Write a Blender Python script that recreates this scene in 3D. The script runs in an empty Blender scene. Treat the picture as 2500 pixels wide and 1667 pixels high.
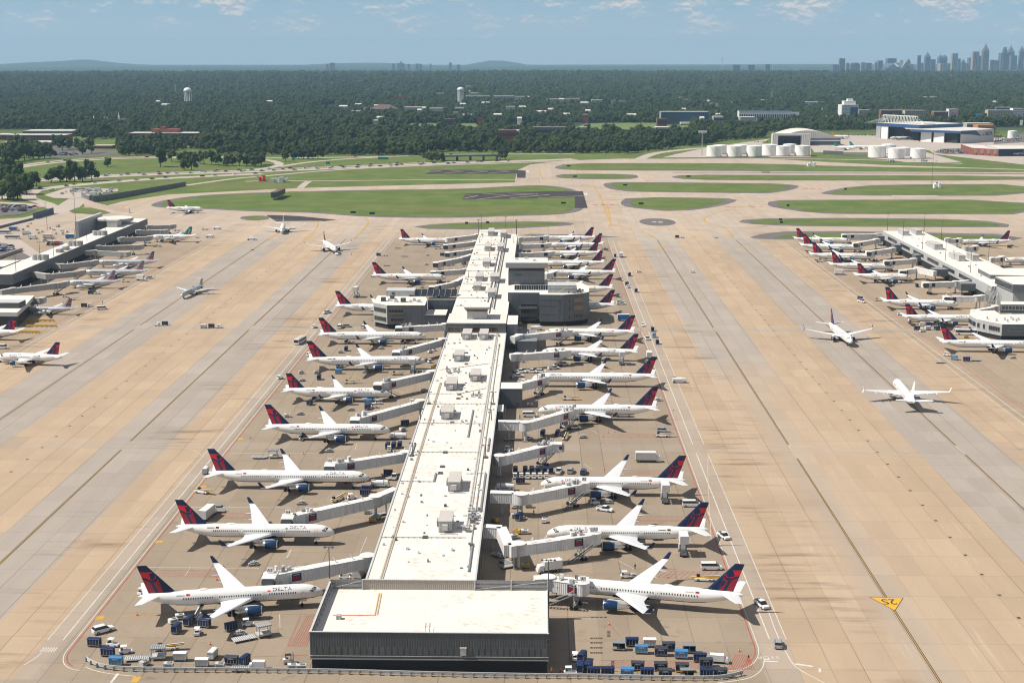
import bpy, math, random
from mathutils import Vector, Matrix
R = random.Random(7)
sc = bpy.context.scene
COL = sc.collection

# ------------------------------------------------------------------ survey helpers
# Ground points were surveyed from the photograph: uv -> point of the real world at height h.
FOC = 3403.; CU, CV = 1250., 833.5; CAMH = 140.
VH, VU = 139., 1318.5
PIT = math.atan((CV-VH)/FOC)
def basis(y):
    f = (math.sin(y)*math.cos(PIT), math.cos(y)*math.cos(PIT), -math.sin(PIT))
    r = (math.cos(y), -math.sin(y), 0)
    u = (r[1]*f[2]-r[2]*f[1], r[2]*f[0]-r[0]*f[2], r[0]*f[1]-r[1]*f[0])
    return f, r, u
YAW = math.radians(-1.12988)
FW, RT, UP = basis(YAW)
TL = dict(A1=(0,100),A2=(620,100),A3=(1240,100),A4=(1860,60),B1=(0,500),B2=(620,500),B3=(1240,500),B4=(1860,500),
          C0=(0,900),C1=(620,900),C2=(1140,900),C3=(1720,900),D1=(140,1247),D2=(700,1247),D3=(1240,1247),D4=(1860,1247))
TK = dict(E1=(880,640,7.84),E2=(1200,600,7.127),E3=(1120,540,8.709),E4=(2200,640,7.84),E5=(0,500,5.88),E6=(2150,90,5.809),
          F=(0,0,.9408),S=(0,0,1.))
def uv(t, x, y):
    if t in TK: a, b, k = TK[t]
    else: (a, b), k = TL[t], 3.675
    return a+x/k, b+y/k
def G(t, x, y, h=0.):
    u, v = uv(t, x, y)
    d = [FW[i]+RT[i]*(u-CU)/FOC-UP[i]*(v-CV)/FOC for i in range(3)]
    k = (h-CAMH)/d[2]
    return Vector((d[0]*k, d[1]*k, h))
def AT(t, x, y, D):
    """point on the sight line at forward distance D (for things beyond the ground survey)"""
    u, v = uv(t, x, y)
    d = [FW[i]+RT[i]*(u-CU)/FOC-UP[i]*(v-CV)/FOC for i in range(3)]
    k = D/d[1]
    return Vector((d[0]*k, D, CAMH+d[2]*k))
def PX(p):
    q = (p[0], p[1], p[2]-CAMH); z = sum(a*b for a, b in zip(FW, q))
    return (CU+FOC*sum(a*b for a, b in zip(RT, q))/z, CV-FOC*sum(a*b for a, b in zip(UP, q))/z)

# ------------------------------------------------------------------ materials
class NB:
    """tiny node-expression builder"""
    def __init__(s, nt): s.nt = nt
    def n(s, typ, **kw):
        nd = s.nt.nodes.new(typ)
        for k, v in kw.items(): setattr(nd, k, v)
        return nd
    def put(s, sock, v):
        if isinstance(v, (int, float)): sock.default_value = v
        elif isinstance(v, (tuple, list)): sock.default_value = v
        else: s.nt.links.new(v, sock)
    def m(s, op, *a, clamp=False):
        nd = s.n('ShaderNodeMath', operation=op, use_clamp=clamp)
        for i, v in enumerate(a): s.put(nd.inputs[i], v)
        return nd.outputs[0]
    def mix(s, f, a, b, mode='MIX'):
        nd = s.n('ShaderNodeMix', data_type='RGBA', blend_type=mode)
        s.put(nd.inputs[0], f)
        for i, v in ((6, a), (7, b)):
            s.put(nd.inputs[i], (*v, 1) if isinstance(v, (tuple, list)) and len(v) == 3 else v)
        return nd.outputs[2]
    def ss(s, x, a, b):
        nd = s.n('ShaderNodeMapRange', interpolation_type='SMOOTHSTEP')
        s.put(nd.inputs[0], x); s.put(nd.inputs[1], a); s.put(nd.inputs[2], b)
        return nd.outputs[0]
    def box(s, x, a, b, e=.3):
        return s.m('MULTIPLY', s.ss(x, a-e, a+e), s.m('SUBTRACT', 1., s.ss(x, b-e, b+e)))
    def noise(s, vec, scale, detail=3, rough=.55, col=False):
        nd = s.n('ShaderNodeTexNoise'); s.put(nd.inputs['Vector'], vec)
        nd.inputs['Scale'].default_value = scale; nd.inputs['Detail'].default_value = detail; nd.inputs['Roughness'].default_value = rough
        return nd.outputs['Color' if col else 'Fac']
    def vec(s, v, sx, sy, sz, ox=0, oy=0, oz=0):
        nd = s.n('ShaderNodeMapping'); s.put(nd.inputs[0], v)
        nd.inputs['Location'].default_value = (ox, oy, oz); nd.inputs['Scale'].default_value = (sx, sy, sz)
        return nd.outputs[0]
def newmat(name):
    m = bpy.data.materials.new(name); m.use_nodes = True
    nt = m.node_tree; b = NB(nt); bs = nt.nodes['Principled BSDF']
    return m, b, bs
MATS = {}
def mat(name, col, rough=.6, metal=0., var=.12, vs=1.5, spec=.35, stripes=None, streak=0., emit=None, brick=None):
    """plain surface with mottling; stripes=(pitch m, axis, depth) gives corrugation bump with groove shade painted in; streak = vertical dirt"""
    if name in MATS: return MATS[name]
    m, b, bs = newmat(name)
    tc = b.n('ShaderNodeTexCoord').outputs['Object']
    n1 = b.noise(tc, vs, 4)
    f = b.m('MULTIPLY_ADD', b.m('SUBTRACT', n1, .5), var*2, 1.)
    n2 = b.noise(tc, vs*.13, 2)
    f = b.m('MULTIPLY', f, b.m('MULTIPLY_ADD', b.m('SUBTRACT', n2, .5), var*1.5, 1.))
    if streak:
        n3 = b.noise(b.vec(tc, 1.7, 1.7, .12), 1., 3)
        f = b.m('MULTIPLY', f, b.m('MULTIPLY_ADD', b.ss(n3, .45, .75), -streak, 1.))
    c = b.mix(1., (*col, 1), f, 'MULTIPLY')
    cc = b.n('ShaderNodeCombineXYZ')
    for i in range(3): b.put(cc.inputs[i], f)
    c = b.mix(1., (*col, 1), cc.outputs[0], 'MULTIPLY')
    if stripes:
        pitch, ax, dep = stripes
        sp = b.n('ShaderNodeSeparateXYZ'); b.put(sp.inputs[0], tc)
        xx = sp.outputs[0]
        if ax == 'xy': xx = b.m('ADD', sp.outputs[0], sp.outputs[1])
        elif ax == 'z': xx = sp.outputs[2]
        w = b.m('SINE', b.m('MULTIPLY', xx, 2*math.pi/pitch))
        bp = b.n('ShaderNodeBump'); bp.inputs['Strength'].default_value = dep; bp.inputs['Distance'].default_value = pitch*.3
        b.put(bp.inputs['Height'], w); b.nt.links.new(bp.outputs[0], bs.inputs['Normal'])
        g = b.ss(w, -1., -.55); c = b.mix(b.m('MULTIPLY_ADD', g, -dep*.7, dep*.7), c, (col[0]*.45, col[1]*.45, col[2]*.45))  # bump troughs darkened: the groove shade is put into the colour
    b.put(bs.inputs['Base Color'], c)
    bs.inputs['Roughness'].default_value = rough; bs.inputs['Metallic'].default_value = metal
    bs.inputs['Specular IOR Level'].default_value = spec
    MATS[name] = m
    return m

M_WHITE = mat('aircraft_white', (.80, .785, .75), .28, var=.03, spec=.5)
M_WING = mat('wing_grey', (.66, .67, .68), .4, var=.06)
M_NAVY = mat('navy_paint', (.012, .026, .085), .35, var=.15)
M_BLUE = mat('engine_blue', (.006, .032, .095), .3, var=.2, spec=.5)
M_RED = mat('bright_red_paint', (.68, .018, .032), .4, var=.1)
M_DRED = mat('dark_red_paint', (.33, .014, .03), .4, var=.1)
M_SILVER = mat('silver_paint', (.52, .54, .57), .32, metal=.35, var=.05)
M_CHROME = mat('polished_metal', (.75, .75, .75), .25, metal=.9)
M_METAL = mat('dull_metal', (.33, .33, .33), .5, metal=.5, var=.25)
M_BLACK = mat('black_rubber', (.02, .02, .022), .8)
M_GLASS = mat('dark_glass', (.018, .022, .028), .12, spec=.6, var=.3)
M_TEAL = mat('teal_paint', (.01, .22, .2), .4)
M_DGREEN = mat('dark_green_paint', (.02, .09, .05), .45)
M_YEL = mat('safety_yellow', (.62, .36, .02), .5, var=.2)
M_ORANGE = mat('orange_plastic', (.72, .12, .02), .5)
M_LGREY = mat('light_grey_paint', (.52, .52, .51), .5, var=.15, vs=.6)
M_MGREY = mat('mid_grey_paint', (.22, .23, .235), .55, var=.2)
M_DGREY = mat('dark_grey_steel', (.075, .08, .085), .6, var=.25)
M_BRIDGE = mat('bridge_panel', (.74, .73, .71), .5, var=.1, vs=.4, stripes=(.55, 'x', .3), streak=.2)
M_BRIDGEROOF = mat('bridge_roof', (.76, .73, .68), .6, var=.15, vs=.5)
M_ROOF = mat('white_membrane', (.74, .685, .61), .75, var=.06, vs=.25)
M_VW = mat('vehicle_white', (.74, .74, .73), .35, var=.06)
M_CARS = [mat('car_silver', (.45, .46, .48), .3, metal=.4), M_VW, mat('car_black', (.02, .02, .025), .25), mat('car_grey', (.14, .145, .15), .3),
          mat('car_red', (.35, .02, .02), .3), mat('car_blue', (.03, .07, .2), .3), mat('car_tan', (.4, .34, .26), .35)]
M_SKYBL = mat('sky_blue_print', (.13, .28, .43), .5, var=.6, vs=1.2)
M_CANV = mat('navy_canvas', (.02, .03, .075), .8, var=.35, vs=2)
M_SKIN = mat('skin', (.35, .2, .14), .6)
M_VEST = mat('hi_vis_vest', (.75, .16, .03), .6)
M_CLOTH = mat('dark_cloth', (.03, .032, .045), .8)
M_BARK = mat('bark', (.07, .052, .04), .9, var=.4, vs=3)

# ------------------------------------------------------------------ mesh builder
class MB:
    def __init__(s): s.v = []; s.f = []; s.m = []; s.sm = []; s.mats = []
    def mi(s, m):
        if m not in s.mats: s.mats.append(m)
        return s.mats.index(m)
    def add(s, vs, fs, m, smooth=False):
        o = len(s.v); k = s.mi(m)
        s.v += [tuple(p) for p in vs]
        for f in fs: s.f.append(tuple(i+o for i in f)); s.m.append(k); s.sm.append(smooth)
    def quad(s, pts, m): s.add(pts, [tuple(range(len(pts)))], m)
    def box(s, c, d, m, rz=0., ry=0.):
        """c = centre, d = full size"""
        ca, sa = math.cos(rz), math.sin(rz); cb, sb = math.cos(ry), math.sin(ry)
        vs = []
        for dz in (-.5, .5):
            for dx, dy in ((-.5, -.5), (.5, -.5), (.5, .5), (-.5, .5)):
                x, y, z = dx*d[0], dy*d[1], dz*d[2]
                x, z = x*cb+z*sb, -x*sb+z*cb
                vs.append((c[0]+x*ca-y*sa, c[1]+x*sa+y*ca, c[2]+z))
        s.add(vs, [(3, 2, 1, 0), (4, 5, 6, 7), (0, 1, 5, 4), (1, 2, 6, 5), (2, 3, 7, 6), (3, 0, 4, 7)], m)
    def prism(s, pts, z0, z1, m, mt=None, bottom=True):
        """vertical extrusion of a ground outline (any winding)"""
        a = sum(pts[i][0]*pts[(i+1) % len(pts)][1]-pts[(i+1) % len(pts)][0]*pts[i][1] for i in range(len(pts)))
        if a < 0: pts = pts[::-1]
        n = len(pts); vs = [(p[0], p[1], z0) for p in pts]+[(p[0], p[1], z1) for p in pts]
        s.add(vs, [(i, (i+1) % n, n+(i+1) % n, n+i) for i in range(n)], m)
        s.add([(p[0], p[1], z1) for p in pts], [tuple(range(n))], mt or m)
        if bottom: s.add([(p[0], p[1], z0) for p in pts], [tuple(range(n-1, -1, -1))], m)
    def cyl(s, p0, p1, r0, m, r1=None, n=10, caps=True, smooth=True):
        r1 = r0 if r1 is None else r1
        p0, p1 = Vector(p0), Vector(p1); d = (p1-p0).normalized()
        a = d.orthogonal().normalized(); b = d.cross(a)
        vs = []
        for p, r in ((p0, r0), (p1, r1)):
            for i in range(n):
                t = 2*math.pi*i/n; vs.append(p+a*r*math.cos(t)+b*r*math.sin(t))
        s.add(vs, [(i, (i+1) % n, n+(i+1) % n, n+i) for i in range(n)], m, smooth)
        if caps:
            s.add(vs[:n], [tuple(range(n-1, -1, -1))], m); s.add(vs[n:], [tuple(range(n))], m)
    def bar(s, p0, p1, w, m): s.cyl(p0, p1, w*.6, m, n=4, smooth=False)
    def loft(s, rings, m, closed=True, caps=True, smooth=True, mf=None):
        n = len(rings[0]); o = len(s.v); s.v += [tuple(p) for r in rings for p in r]
        for j in range(len(rings)-1):
            for i in range(n if closed else n-1):
                k = (i+1) % n
                mm = mf(j, i) if mf else m
                s.f.append((o+j*n+i, o+j*n+k, o+(j+1)*n+k, o+(j+1)*n+i)); s.m.append(s.mi(mm)); s.sm.append(smooth)
        if caps:
            s.add(rings[0], [tuple(range(n-1, -1, -1))], m); s.add(rings[-1], [tuple(range(n))], m)
    def tf(s, fn): s.v = [tuple(fn(Vector(p))) for p in s.v]; return s
    def mesh(s, name):
        me = bpy.data.meshes.new(name); me.from_pydata(s.v, [], s.f)
        for m in s.mats: me.materials.append(m)
        me.polygons.foreach_set('material_index', s.m); me.polygons.foreach_set('use_smooth', s.sm)
        me.update(); return me
    def obj(s, name, parent=None, loc=(0, 0, 0), **kw):
        return mkobj(name, s.mesh(name), parent, loc, **kw)
def mkobj(name, data, parent=None, loc=(0, 0, 0), rz=0., label=None, cat=None, group=None, kind=None):
    o = bpy.data.objects.new(name, data); COL.objects.link(o)
    o.location = loc; o.rotation_euler = (0, 0, rz)
    if parent: o.parent = parent
    tag(o, label, cat, group, kind); return o
def tag(o, label=None, cat=None, group=None, kind=None):
    if label: o['label'] = label
    if cat: o['category'] = cat
    if group: o['group'] = group
    if kind: o['kind'] = kind
    return o
def thing(name, loc, rz, label, cat, group=None): return mkobj(name, None, None, loc, rz, label, cat, group)
KIDS = {}
def kids(o):
    return KIDS.get(o.name) or [c for c in o.children]
def dup(o, loc, rz=0., label=None, scale=None, deep=True, group=None):
    def rec(src, par):
        c = src.copy(); COL.objects.link(c)
        if par: c.parent = par
        for ch in src.children: rec(ch, c)
        return c
    n = rec(o, None) if deep else o.copy()
    if not deep: COL.objects.link(n)
    n.location = loc; n.rotation_euler = (0, 0, rz)
    if scale: n.scale = (scale,)*3 if isinstance(scale, (int, float)) else scale
    if label: n['label'] = label
    if group: n['group'] = group
    return n
class Proto:
    """first placement uses the prototype itself, later ones copy it with its parts"""
    def __init__(s, root): s.root = root; s.used = False
    def put(s, loc, rz=0., label=None, scale=None, group=None):
        if not s.used:
            s.used = True; o = s.root
            o.location = loc; o.rotation_euler = (0, 0, rz)
            if scale: o.scale = (scale,)*3 if isinstance(scale, (int, float)) else scale
            if label: o['label'] = label
            if group: o['group'] = group
            return o
        o = dup(s.root, loc, rz, label, scale, group=group)
        if not scale: o.scale = (1, 1, 1)
        return o
    def drop(s):
        if not s.used:
            for c in list(s.root.children_recursive): bpy.data.objects.remove(c)
            bpy.data.objects.remove(s.root)
ORD = ['zeroth', 'first', 'second', 'third', 'fourth', 'fifth', 'sixth', 'seventh', 'eighth', 'ninth', 'tenth', 'eleventh', 'twelfth',
       'thirteenth', 'fourteenth', 'fifteenth', 'sixteenth', 'seventeenth', 'eighteenth', 'nineteenth', 'twentieth']
def text_mesh(s, size, bold=False, m=None, ext=0.):
    cu = bpy.data.curves.new('lettering', 'FONT'); cu.body = s; cu.size = size; cu.offset = .012*size if bold else 0
    cu.extrude = ext; cu.resolution_u = 3
    o = bpy.data.objects.new('lettering', cu); COL.objects.link(o)
    bpy.context.view_layer.update()
    me = bpy.data.meshes.new_from_object(o.evaluated_get(bpy.context.evaluated_depsgraph_get()))
    bpy.data.objects.remove(o); bpy.data.curves.remove(cu)
    me.materials.clear()
    if m: me.materials.append(m)
    return me
def text_mb(mb, s, size, m, fn, bold=False, center=False):
    me = text_mesh(s, size, bold)
    xs = [v.co.x for v in me.vertices]; cx = (min(xs)+max(xs))/2 if center else 0
    mb.add([fn(v.co.x-cx, v.co.y) for v in me.vertices], [tuple(p.vertices) for p in me.polygons], m)
    w = max(xs)-min(xs); bpy.data.meshes.remove(me); return w

# ------------------------------------------------------------------ camera, sun, sky
cam = bpy.data.cameras.new('camera'); co = bpy.data.objects.new('camera', cam); COL.objects.link(co); sc.camera = co
cam.sensor_width = 36.; cam.lens = FOC*36/2500; cam.clip_start = 1.; cam.clip_end = 80000.
co.location = (0, 0, CAMH); co.rotation_euler = (math.pi/2-PIT, 0, -YAW)
SUN_EL, SUN_DIR = 50.5, 6.5      # shadows run towards +x, a touch +y
sd = Vector((-math.cos(math.radians(SUN_DIR))*math.cos(math.radians(SUN_EL)), -math.sin(math.radians(SUN_DIR))*math.cos(math.radians(SUN_EL)), math.sin(math.radians(SUN_EL))))
sl = bpy.data.lights.new('sun', 'SUN'); so = bpy.data.objects.new('sun', sl); COL.objects.link(so)
sl.energy = 4.7; sl.angle = math.radians(.5); sl.color = (1, .94, .85)
so.rotation_euler = (-sd).to_track_quat('-Z', 'Y').to_euler()
so.location = (0, 0, 500)
w = bpy.data.worlds.new('World'); sc.world = w; w.use_nodes = True
b = NB(w.node_tree); bg = w.node_tree.nodes['Background']
tc = b.n('ShaderNodeTexCoord').outputs['Generated']
sp = b.n('ShaderNodeSeparateXYZ'); b.put(sp.inputs[0], tc)
zz = b.m('MAXIMUM', sp.outputs[2], .004)
zs = b.m('MULTIPLY_ADD', zz, .8, .085)
cb = b.n('ShaderNodeCombineXYZ'); b.put(cb.inputs[0], sp.outputs[0]); b.put(cb.inputs[1], sp.outputs[1]); b.put(cb.inputs[2], zs)
sky = b.n('ShaderNodeTexSky', sky_type='NISHITA', sun_disc=False)
sky.sun_elevation = math.radians(SUN_EL); sky.sun_rotation = math.atan2(sd.x, sd.y); sky.altitude = 400; sky.air_density = 1.0; sky.dust_density = .35; sky.ozone_density = 2.
b.put(sky.inputs[0], cb.outputs[0])
# fair-weather cumulus: noise on a cloud deck seen at a low angle
az = b.m('ARCTAN2', sp.outputs[0], sp.outputs[1])
cv = b.n('ShaderNodeCombineXYZ')
b.put(cv.inputs[0], b.m('MULTIPLY', az, 26.)); b.put(cv.inputs[1], b.m('MULTIPLY', zz, 62.)); cv.inputs[2].default_value = 3.7
big = b.noise(b.vec(cv.outputs[0], 1, 1, 1, .35, .1), 1.1, 2, .5)
det = b.noise(cv.outputs[0], 4.2, 6, .62)
cl = b.m('ADD', b.m('MULTIPLY', big, .62), b.m('MULTIPLY', det, .38))
hi = b.ss(zz, .004, .045)
rt = b.ss(az, -.1, .3); th = b.m('SUBTRACT', b.m('MULTIPLY_ADD', hi, -.105, .575), b.m('MULTIPLY', rt, .03))
mask = b.m('MULTIPLY', b.ss(cl, th, b.m('ADD', th, .13)), b.m('MULTIPLY_ADD', hi, .55, .3))
low = b.noise(b.vec(cv.outputs[0], 1, 1, 1, 0, .12), 4.2, 6, .62)
shade = b.ss(b.m('SUBTRACT', det, low), -.08, .1)
ccol = b.mix(shade, (7.2, 7.9, 8.9), (13.2, 12., 11.4))
base = b.mix(b.m('MULTIPLY_ADD', b.ss(zz, .02, .2), -1., 1.), sky.outputs[0], b.mix(b.ss(zz, .0, .04), (7.3, 8.9, 9.9), (5.5, 8., 9.9)))
skc = b.mix(mask, base, ccol)
bg.inputs[1].default_value = .05
b.put(bg.inputs[0], skc)
sc.view_settings.view_transform = 'Standard'; sc.view_settings.look = 'None'; sc.view_settings.exposure = .33; sc.view_settings.gamma = 1
sc.view_settings.use_curve_mapping = False
cy = sc.cycles
cy.use_denoising = True; cy.max_bounces = 5; cy.diffuse_bounces = 2; cy.glossy_bounces = 2; cy.transmission_bounces = 2; cy.volume_bounces = 0
cy.filter_width = 1.15; cy.use_adaptive_sampling = True; cy.adaptive_threshold = .015; cy.volume_max_steps = 64
# ------------------------------------------------------------------ terrain
def vnoise(x, y, seed=0):
    def hsh(i, j):
        n = (i*374761393+j*668265263+seed*1442695041) & 0xffffffff
        n = ((n ^ (n >> 13))*1274126177) & 0xffffffff
        return ((n ^ (n >> 16)) & 0xffff)/65535.
    i, j = math.floor(x), math.floor(y); fx, fy = x-i, y-j
    fx = fx*fx*(3-2*fx); fy = fy*fy*(3-2*fy)
    return (hsh(i, j)*(1-fx)+hsh(i+1, j)*fx)*(1-fy)+(hsh(i, j+1)*(1-fx)+hsh(i+1, j+1)*fx)*fy
def sst(x, a, b):
    t = min(1, max(0, (x-a)/(b-a))); return t*t*(3-2*t)
def hgt(x, y):
    r = math.hypot(x, y)
    if r < 5200: return 0.
    a = x/r
    z = sst(r, 5200, 7600)*(1-sst(r, 9000, 10500))*(15+9*vnoise(x/900, y/700, 3))
    z += sst(r, 11000, 15500)*(-16+14*vnoise(x/1500, y/1500, 5)+sst(a, -.3, .2)*20)
    # distant mountains
    def hill(t, u, top, wd, D):
        p = AT(t, u, top, D); d = abs(x-p.x)/wd
        e = max(0, 1-d*d)**1.5*(.86+.14*vnoise(x/170, 1, 9))
        return max(0, p.z)*e*max(0, 1-abs(y-D)/2000.)
    if y > 16000:
        z = max(z, hill('A1', 720, 166, 780, 23500), hill('A1', 480, 184, 1150, 23500), hill('A2', 2180, 173, 560, 24000), hill('A2', 990, 196, 1200, 24000))
    return z
gm, b, bs = newmat('ground_green')
P = b.n('ShaderNodeNewGeometry').outputs['Position']
sp = b.n('ShaderNodeSeparateXYZ'); b.put(sp.inputs[0], P)
n1 = b.noise(P, .035, 5); n2 = b.noise(P, .3, 4); n3 = b.noise(b.vec(P, .004, .012, .01), 1., 4)
g = b.mix(b.ss(n1, .35, .68), (.095, .142, .034), (.145, .175, .055))
g = b.mix(b.m('MULTIPLY', b.ss(n3, .52, .7), .55), g, (.18, .155, .07))
g = b.mix(b.m('MULTIPLY', b.ss(n2, .4, .7), .3), g, (.06, .10, .02))
far = b.m('MAXIMUM', b.ss(sp.outputs[1], 2500., 3000.), 0.)
g = b.mix(far, g, b.mix(b.ss(b.noise(P, .02, 6), .35, .65), (.018, .035, .02), (.05, .075, .04)))
b.put(bs.inputs['Base Color'], g); bs.inputs['Roughness'].default_value = .95; bs.inputs['Specular IOR Level'].default_value = .1
M_GROUND = gm
mb = MB()
rs = [-400, 150, 400, 800, 1200, 1600, 2000, 3000, 4000, 5000]+[5200+400*i for i in range(36)]+[20000+500*i for i in range(11)]
NA = 110
rows = []
for r in rs:
    row = []
    for i in range(NA+1):
        x = (-.46+.92*i/NA)*max(r, 900)*1.06
        row.append((x, r, hgt(x, r)-.06))
    rows.append(row)
mb.loft(rows, gm, closed=False, caps=False)
mb.obj('terrain', kind='structure')

# ------------------------------------------------------------------ apron concrete
am, b, bs = newmat('apron_concrete')
P = b.n('ShaderNodeNewGeometry').outputs['Position']
sp = b.n('ShaderNodeSeparateXYZ'); b.put(sp.inputs[0], P); X, Y = sp.outputs[0], sp.outputs[1]
def sb(v, k): return b.m('SUBTRACT', v, k)
# slab grid 7.6 m: per-slab tone and joints
S = 7.62
cx = b.m('FLOOR', b.m('DIVIDE', X, S)); cyy = b.m('FLOOR', b.m('DIVIDE', Y, S*2))
cc = b.n('ShaderNodeCombineXYZ'); b.put(cc.inputs[0], cx); b.put(cc.inputs[1], cyy)
wn = b.n('ShaderNodeTexWhiteNoise', noise_dimensions='2D'); b.put(wn.inputs[0], cc.outputs[0])
tone = b.m('MULTIPLY_ADD', b.m('SUBTRACT', wn.outputs[0], .5), .10, 1.)
c1 = b.n('ShaderNodeCombineXYZ'); b.put(c1.inputs[0], cx)
wn1 = b.n('ShaderNodeTexWhiteNoise', noise_dimensions='2D'); b.put(wn1.inputs[0], c1.outputs[0])
tone = b.m('MULTIPLY', tone, b.m('MULTIPLY_ADD', b.m('SUBTRACT', wn1.outputs[0], .5), .07, 1.))
fx = b.m('ABSOLUTE', b.m('SUBTRACT', b.m('FRACT', b.m('DIVIDE', X, S)), .5)); fy = b.m('ABSOLUTE', b.m('SUBTRACT', b.m('FRACT', b.m('DIVIDE', Y, S*2)), .5))
jx = b.m('MULTIPLY', b.ss(fx, .5-.2/S, .5-.06/S), b.m('MULTIPLY_ADD', b.ss(b.noise(b.vec(P, .3, .006, 1), 1., 2), .4, .6), .30, .08))
jy = b.m('MULTIPLY', b.ss(fy, .5-.14/S, .5-.03/S), .14)
joint = b.m('MAXIMUM', jx, jy)
# colour bands along the taxi lanes
bend = b.m('MULTIPLY_ADD', b.m('SUBTRACT', b.noise(P, .05, 3), .5), 1.2, X)
yd = b.ss(b.m('MULTIPLY_ADD', b.noise(P, .03, 3), 60., Y), 600., 700.)
g1 = b.m('MULTIPLY', b.box(bend, 77.5, 107.3, .5), b.m('MULTIPLY_ADD', yd, .85, .12))
g1b = b.m('MULTIPLY', b.box(bend, 87., 98., 3.), .5)
g2 = b.box(bend, 137.5, 168.5, .5); g3 = b.box(bend, -160.2, -136.2, .5); g4 = b.box(bend, -228., -197., .5)
gate = b.m('MAXIMUM', b.box(bend, -116., 53.5, 1.5), b.m('MULTIPLY', b.m('MAXIMUM', b.box(bend, 190., 420., 2.), b.box(bend, -600., -252., 2.)), .7))
svc = b.m('ADD', b.box(bend, 53., 61., .5), b.box(bend, -120.5, -114.3, .5))
cross = b.box(Y, 714., 724., 1.5); cross2 = b.m('MULTIPLY', b.box(Y, 487., 497., 1.5), .5)
front = b.box(Y, 100., 296., .6)
gr = b.m('MAXIMUM', b.m('MAXIMUM', g1, g1b), b.m('MAXIMUM', g2, b.m('MAXIMUM', g3, g4)))
gr = b.m('MAXIMUM', gr, b.m('MULTIPLY', b.m('MAXIMUM', svc, b.m('MAXIMUM', cross, cross2)), .6))
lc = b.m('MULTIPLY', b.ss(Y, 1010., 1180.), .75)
tan = b.mix(b.noise(b.vec(P, .12, .015, 1), 1., 4), (.37, .272, .182), (.462, .352, .248))
tan = b.mix(b.m('MULTIPLY', b.ss(b.noise(b.vec(P, .5, .03, 1, 5), 1., 3), .6, .75), .5), tan, (.52, .41, .30))
gry = b.mix(b.noise(b.vec(P, .2, .02, 1), 1., 4), (.312, .268, .226), (.388, .34, .292))
gtc = b.mix(b.noise(P, .06, 4), (.245, .196, .145), (.335, .268, .198))
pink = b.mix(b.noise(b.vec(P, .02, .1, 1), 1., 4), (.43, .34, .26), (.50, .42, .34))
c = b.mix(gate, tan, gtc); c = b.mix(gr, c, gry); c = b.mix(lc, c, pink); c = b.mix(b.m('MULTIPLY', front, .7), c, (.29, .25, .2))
# rubber and jet-blast streaks, running across the lanes just behind parked tails
band = b.m('MAXIMUM', b.box(X, 60., 84., 6.), b.m('MAXIMUM', b.box(X, -146., -121., 6.), b.m('MAXIMUM', b.box(X, 172., 196., 6.), b.box(X, -262., -238., 6.))))
st = b.noise(b.vec(P, .028, .24, 1), 1., 5, .62); st2 = b.noise(b.vec(P, .02, .05, 1, 3, 9), 1., 2)
stk = b.m('MULTIPLY', b.m('MULTIPLY', b.ss(st, .46, .68), b.ss(st2, .47, .62)), band)
c = b.mix(b.m('MULTIPLY', stk, .66), c, (.12, .085, .055))
# oil and tyre dirt at the gates
oil = b.m('MULTIPLY', b.ss(b.noise(P, .22, 5, .65), .56, .78), b.m('MULTIPLY', gate, b.m('SUBTRACT', 1., b.ss(Y, 900., 1100.))))
c = b.mix(b.m('MULTIPLY', oil, .6), c, (.14, .115, .09))
blot = b.ss(b.noise(P, .013, 5, .6), .5, .75)
c = b.mix(b.m('MULTIPLY', blot, .38), c, (.25, .195, .14))
scr = b.ss(b.noise(b.vec(P, 2.2, .06, 1), 1., 3, .7), .64, .8)
c = b.mix(b.m('MULTIPLY', scr, .3), c, (.55, .45, .36))
v3 = b.n('ShaderNodeCombineXYZ'); fine = b.m('MULTIPLY', tone, b.m('MULTIPLY_ADD', b.m('SUBTRACT', b.noise(P, 1.3, 5, .7), .5), .22, 1.))
tot = b.m('MULTIPLY', fine, b.m('SUBTRACT', 1., joint))
for i in range(3): b.put(v3.inputs[i], tot)
c = b.mix(1., c, v3.outputs[0], 'MULTIPLY')
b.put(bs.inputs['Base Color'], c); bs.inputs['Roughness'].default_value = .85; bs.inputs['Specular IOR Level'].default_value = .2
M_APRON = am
def surf(name, base, var, s1=.08, s2=1.2, stretch=1.):
    m, b, bs = newmat(name)
    P = b.n('ShaderNodeNewGeometry').outputs['Position']
    a = b.noise(b.vec(P, s1, s1*stretch, s1), 1., 5); f = b.noise(P, s2, 4, .7)
    t = b.m('ADD', b.m('MULTIPLY', b.m('SUBTRACT', a, .5), var*2), b.m('MULTIPLY_ADD', b.m('SUBTRACT', f, .5), var, 1.))
    v = b.n('ShaderNodeCombineXYZ')
    for i in range(3): b.put(v.inputs[i], t)
    b.put(bs.inputs['Base Color'], b.mix(1., (*base, 1), v.outputs[0], 'MULTIPLY')); bs.inputs['Roughness'].default_value = .9
    bs.inputs['Specular IOR Level'].default_value = .15
    return m
M_ASPH = surf('old_asphalt', (.15, .135, .13), .5, .05)
M_DASPH = surf('dark_asphalt', (.055, .05, .052), .35, .05)
M_GRASS = gm; M_LAWN = surf('far_lawn', (.14, .185, .06), .3, .02)
M_ROADC = surf('road_concrete', (.43, .37, .32), .12, .03)
M_MARKW = surf('worn_white_marking', (.57, .54, .49), .35, .3, 3.)
M_MARKR = surf('red_marking', (.36, .10, .075), .5, .3, 3.)
M_MARKY = surf('yellow_marking', (.50, .30, .06), .35, .4, 3.)
M_MARKD = surf('dark_centre_stripe', (.085, .06, .045), .25, .1)
M_PALE = surf('pale_worn_marking', (.50, .41, .31), .3, .3, 3.)

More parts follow.
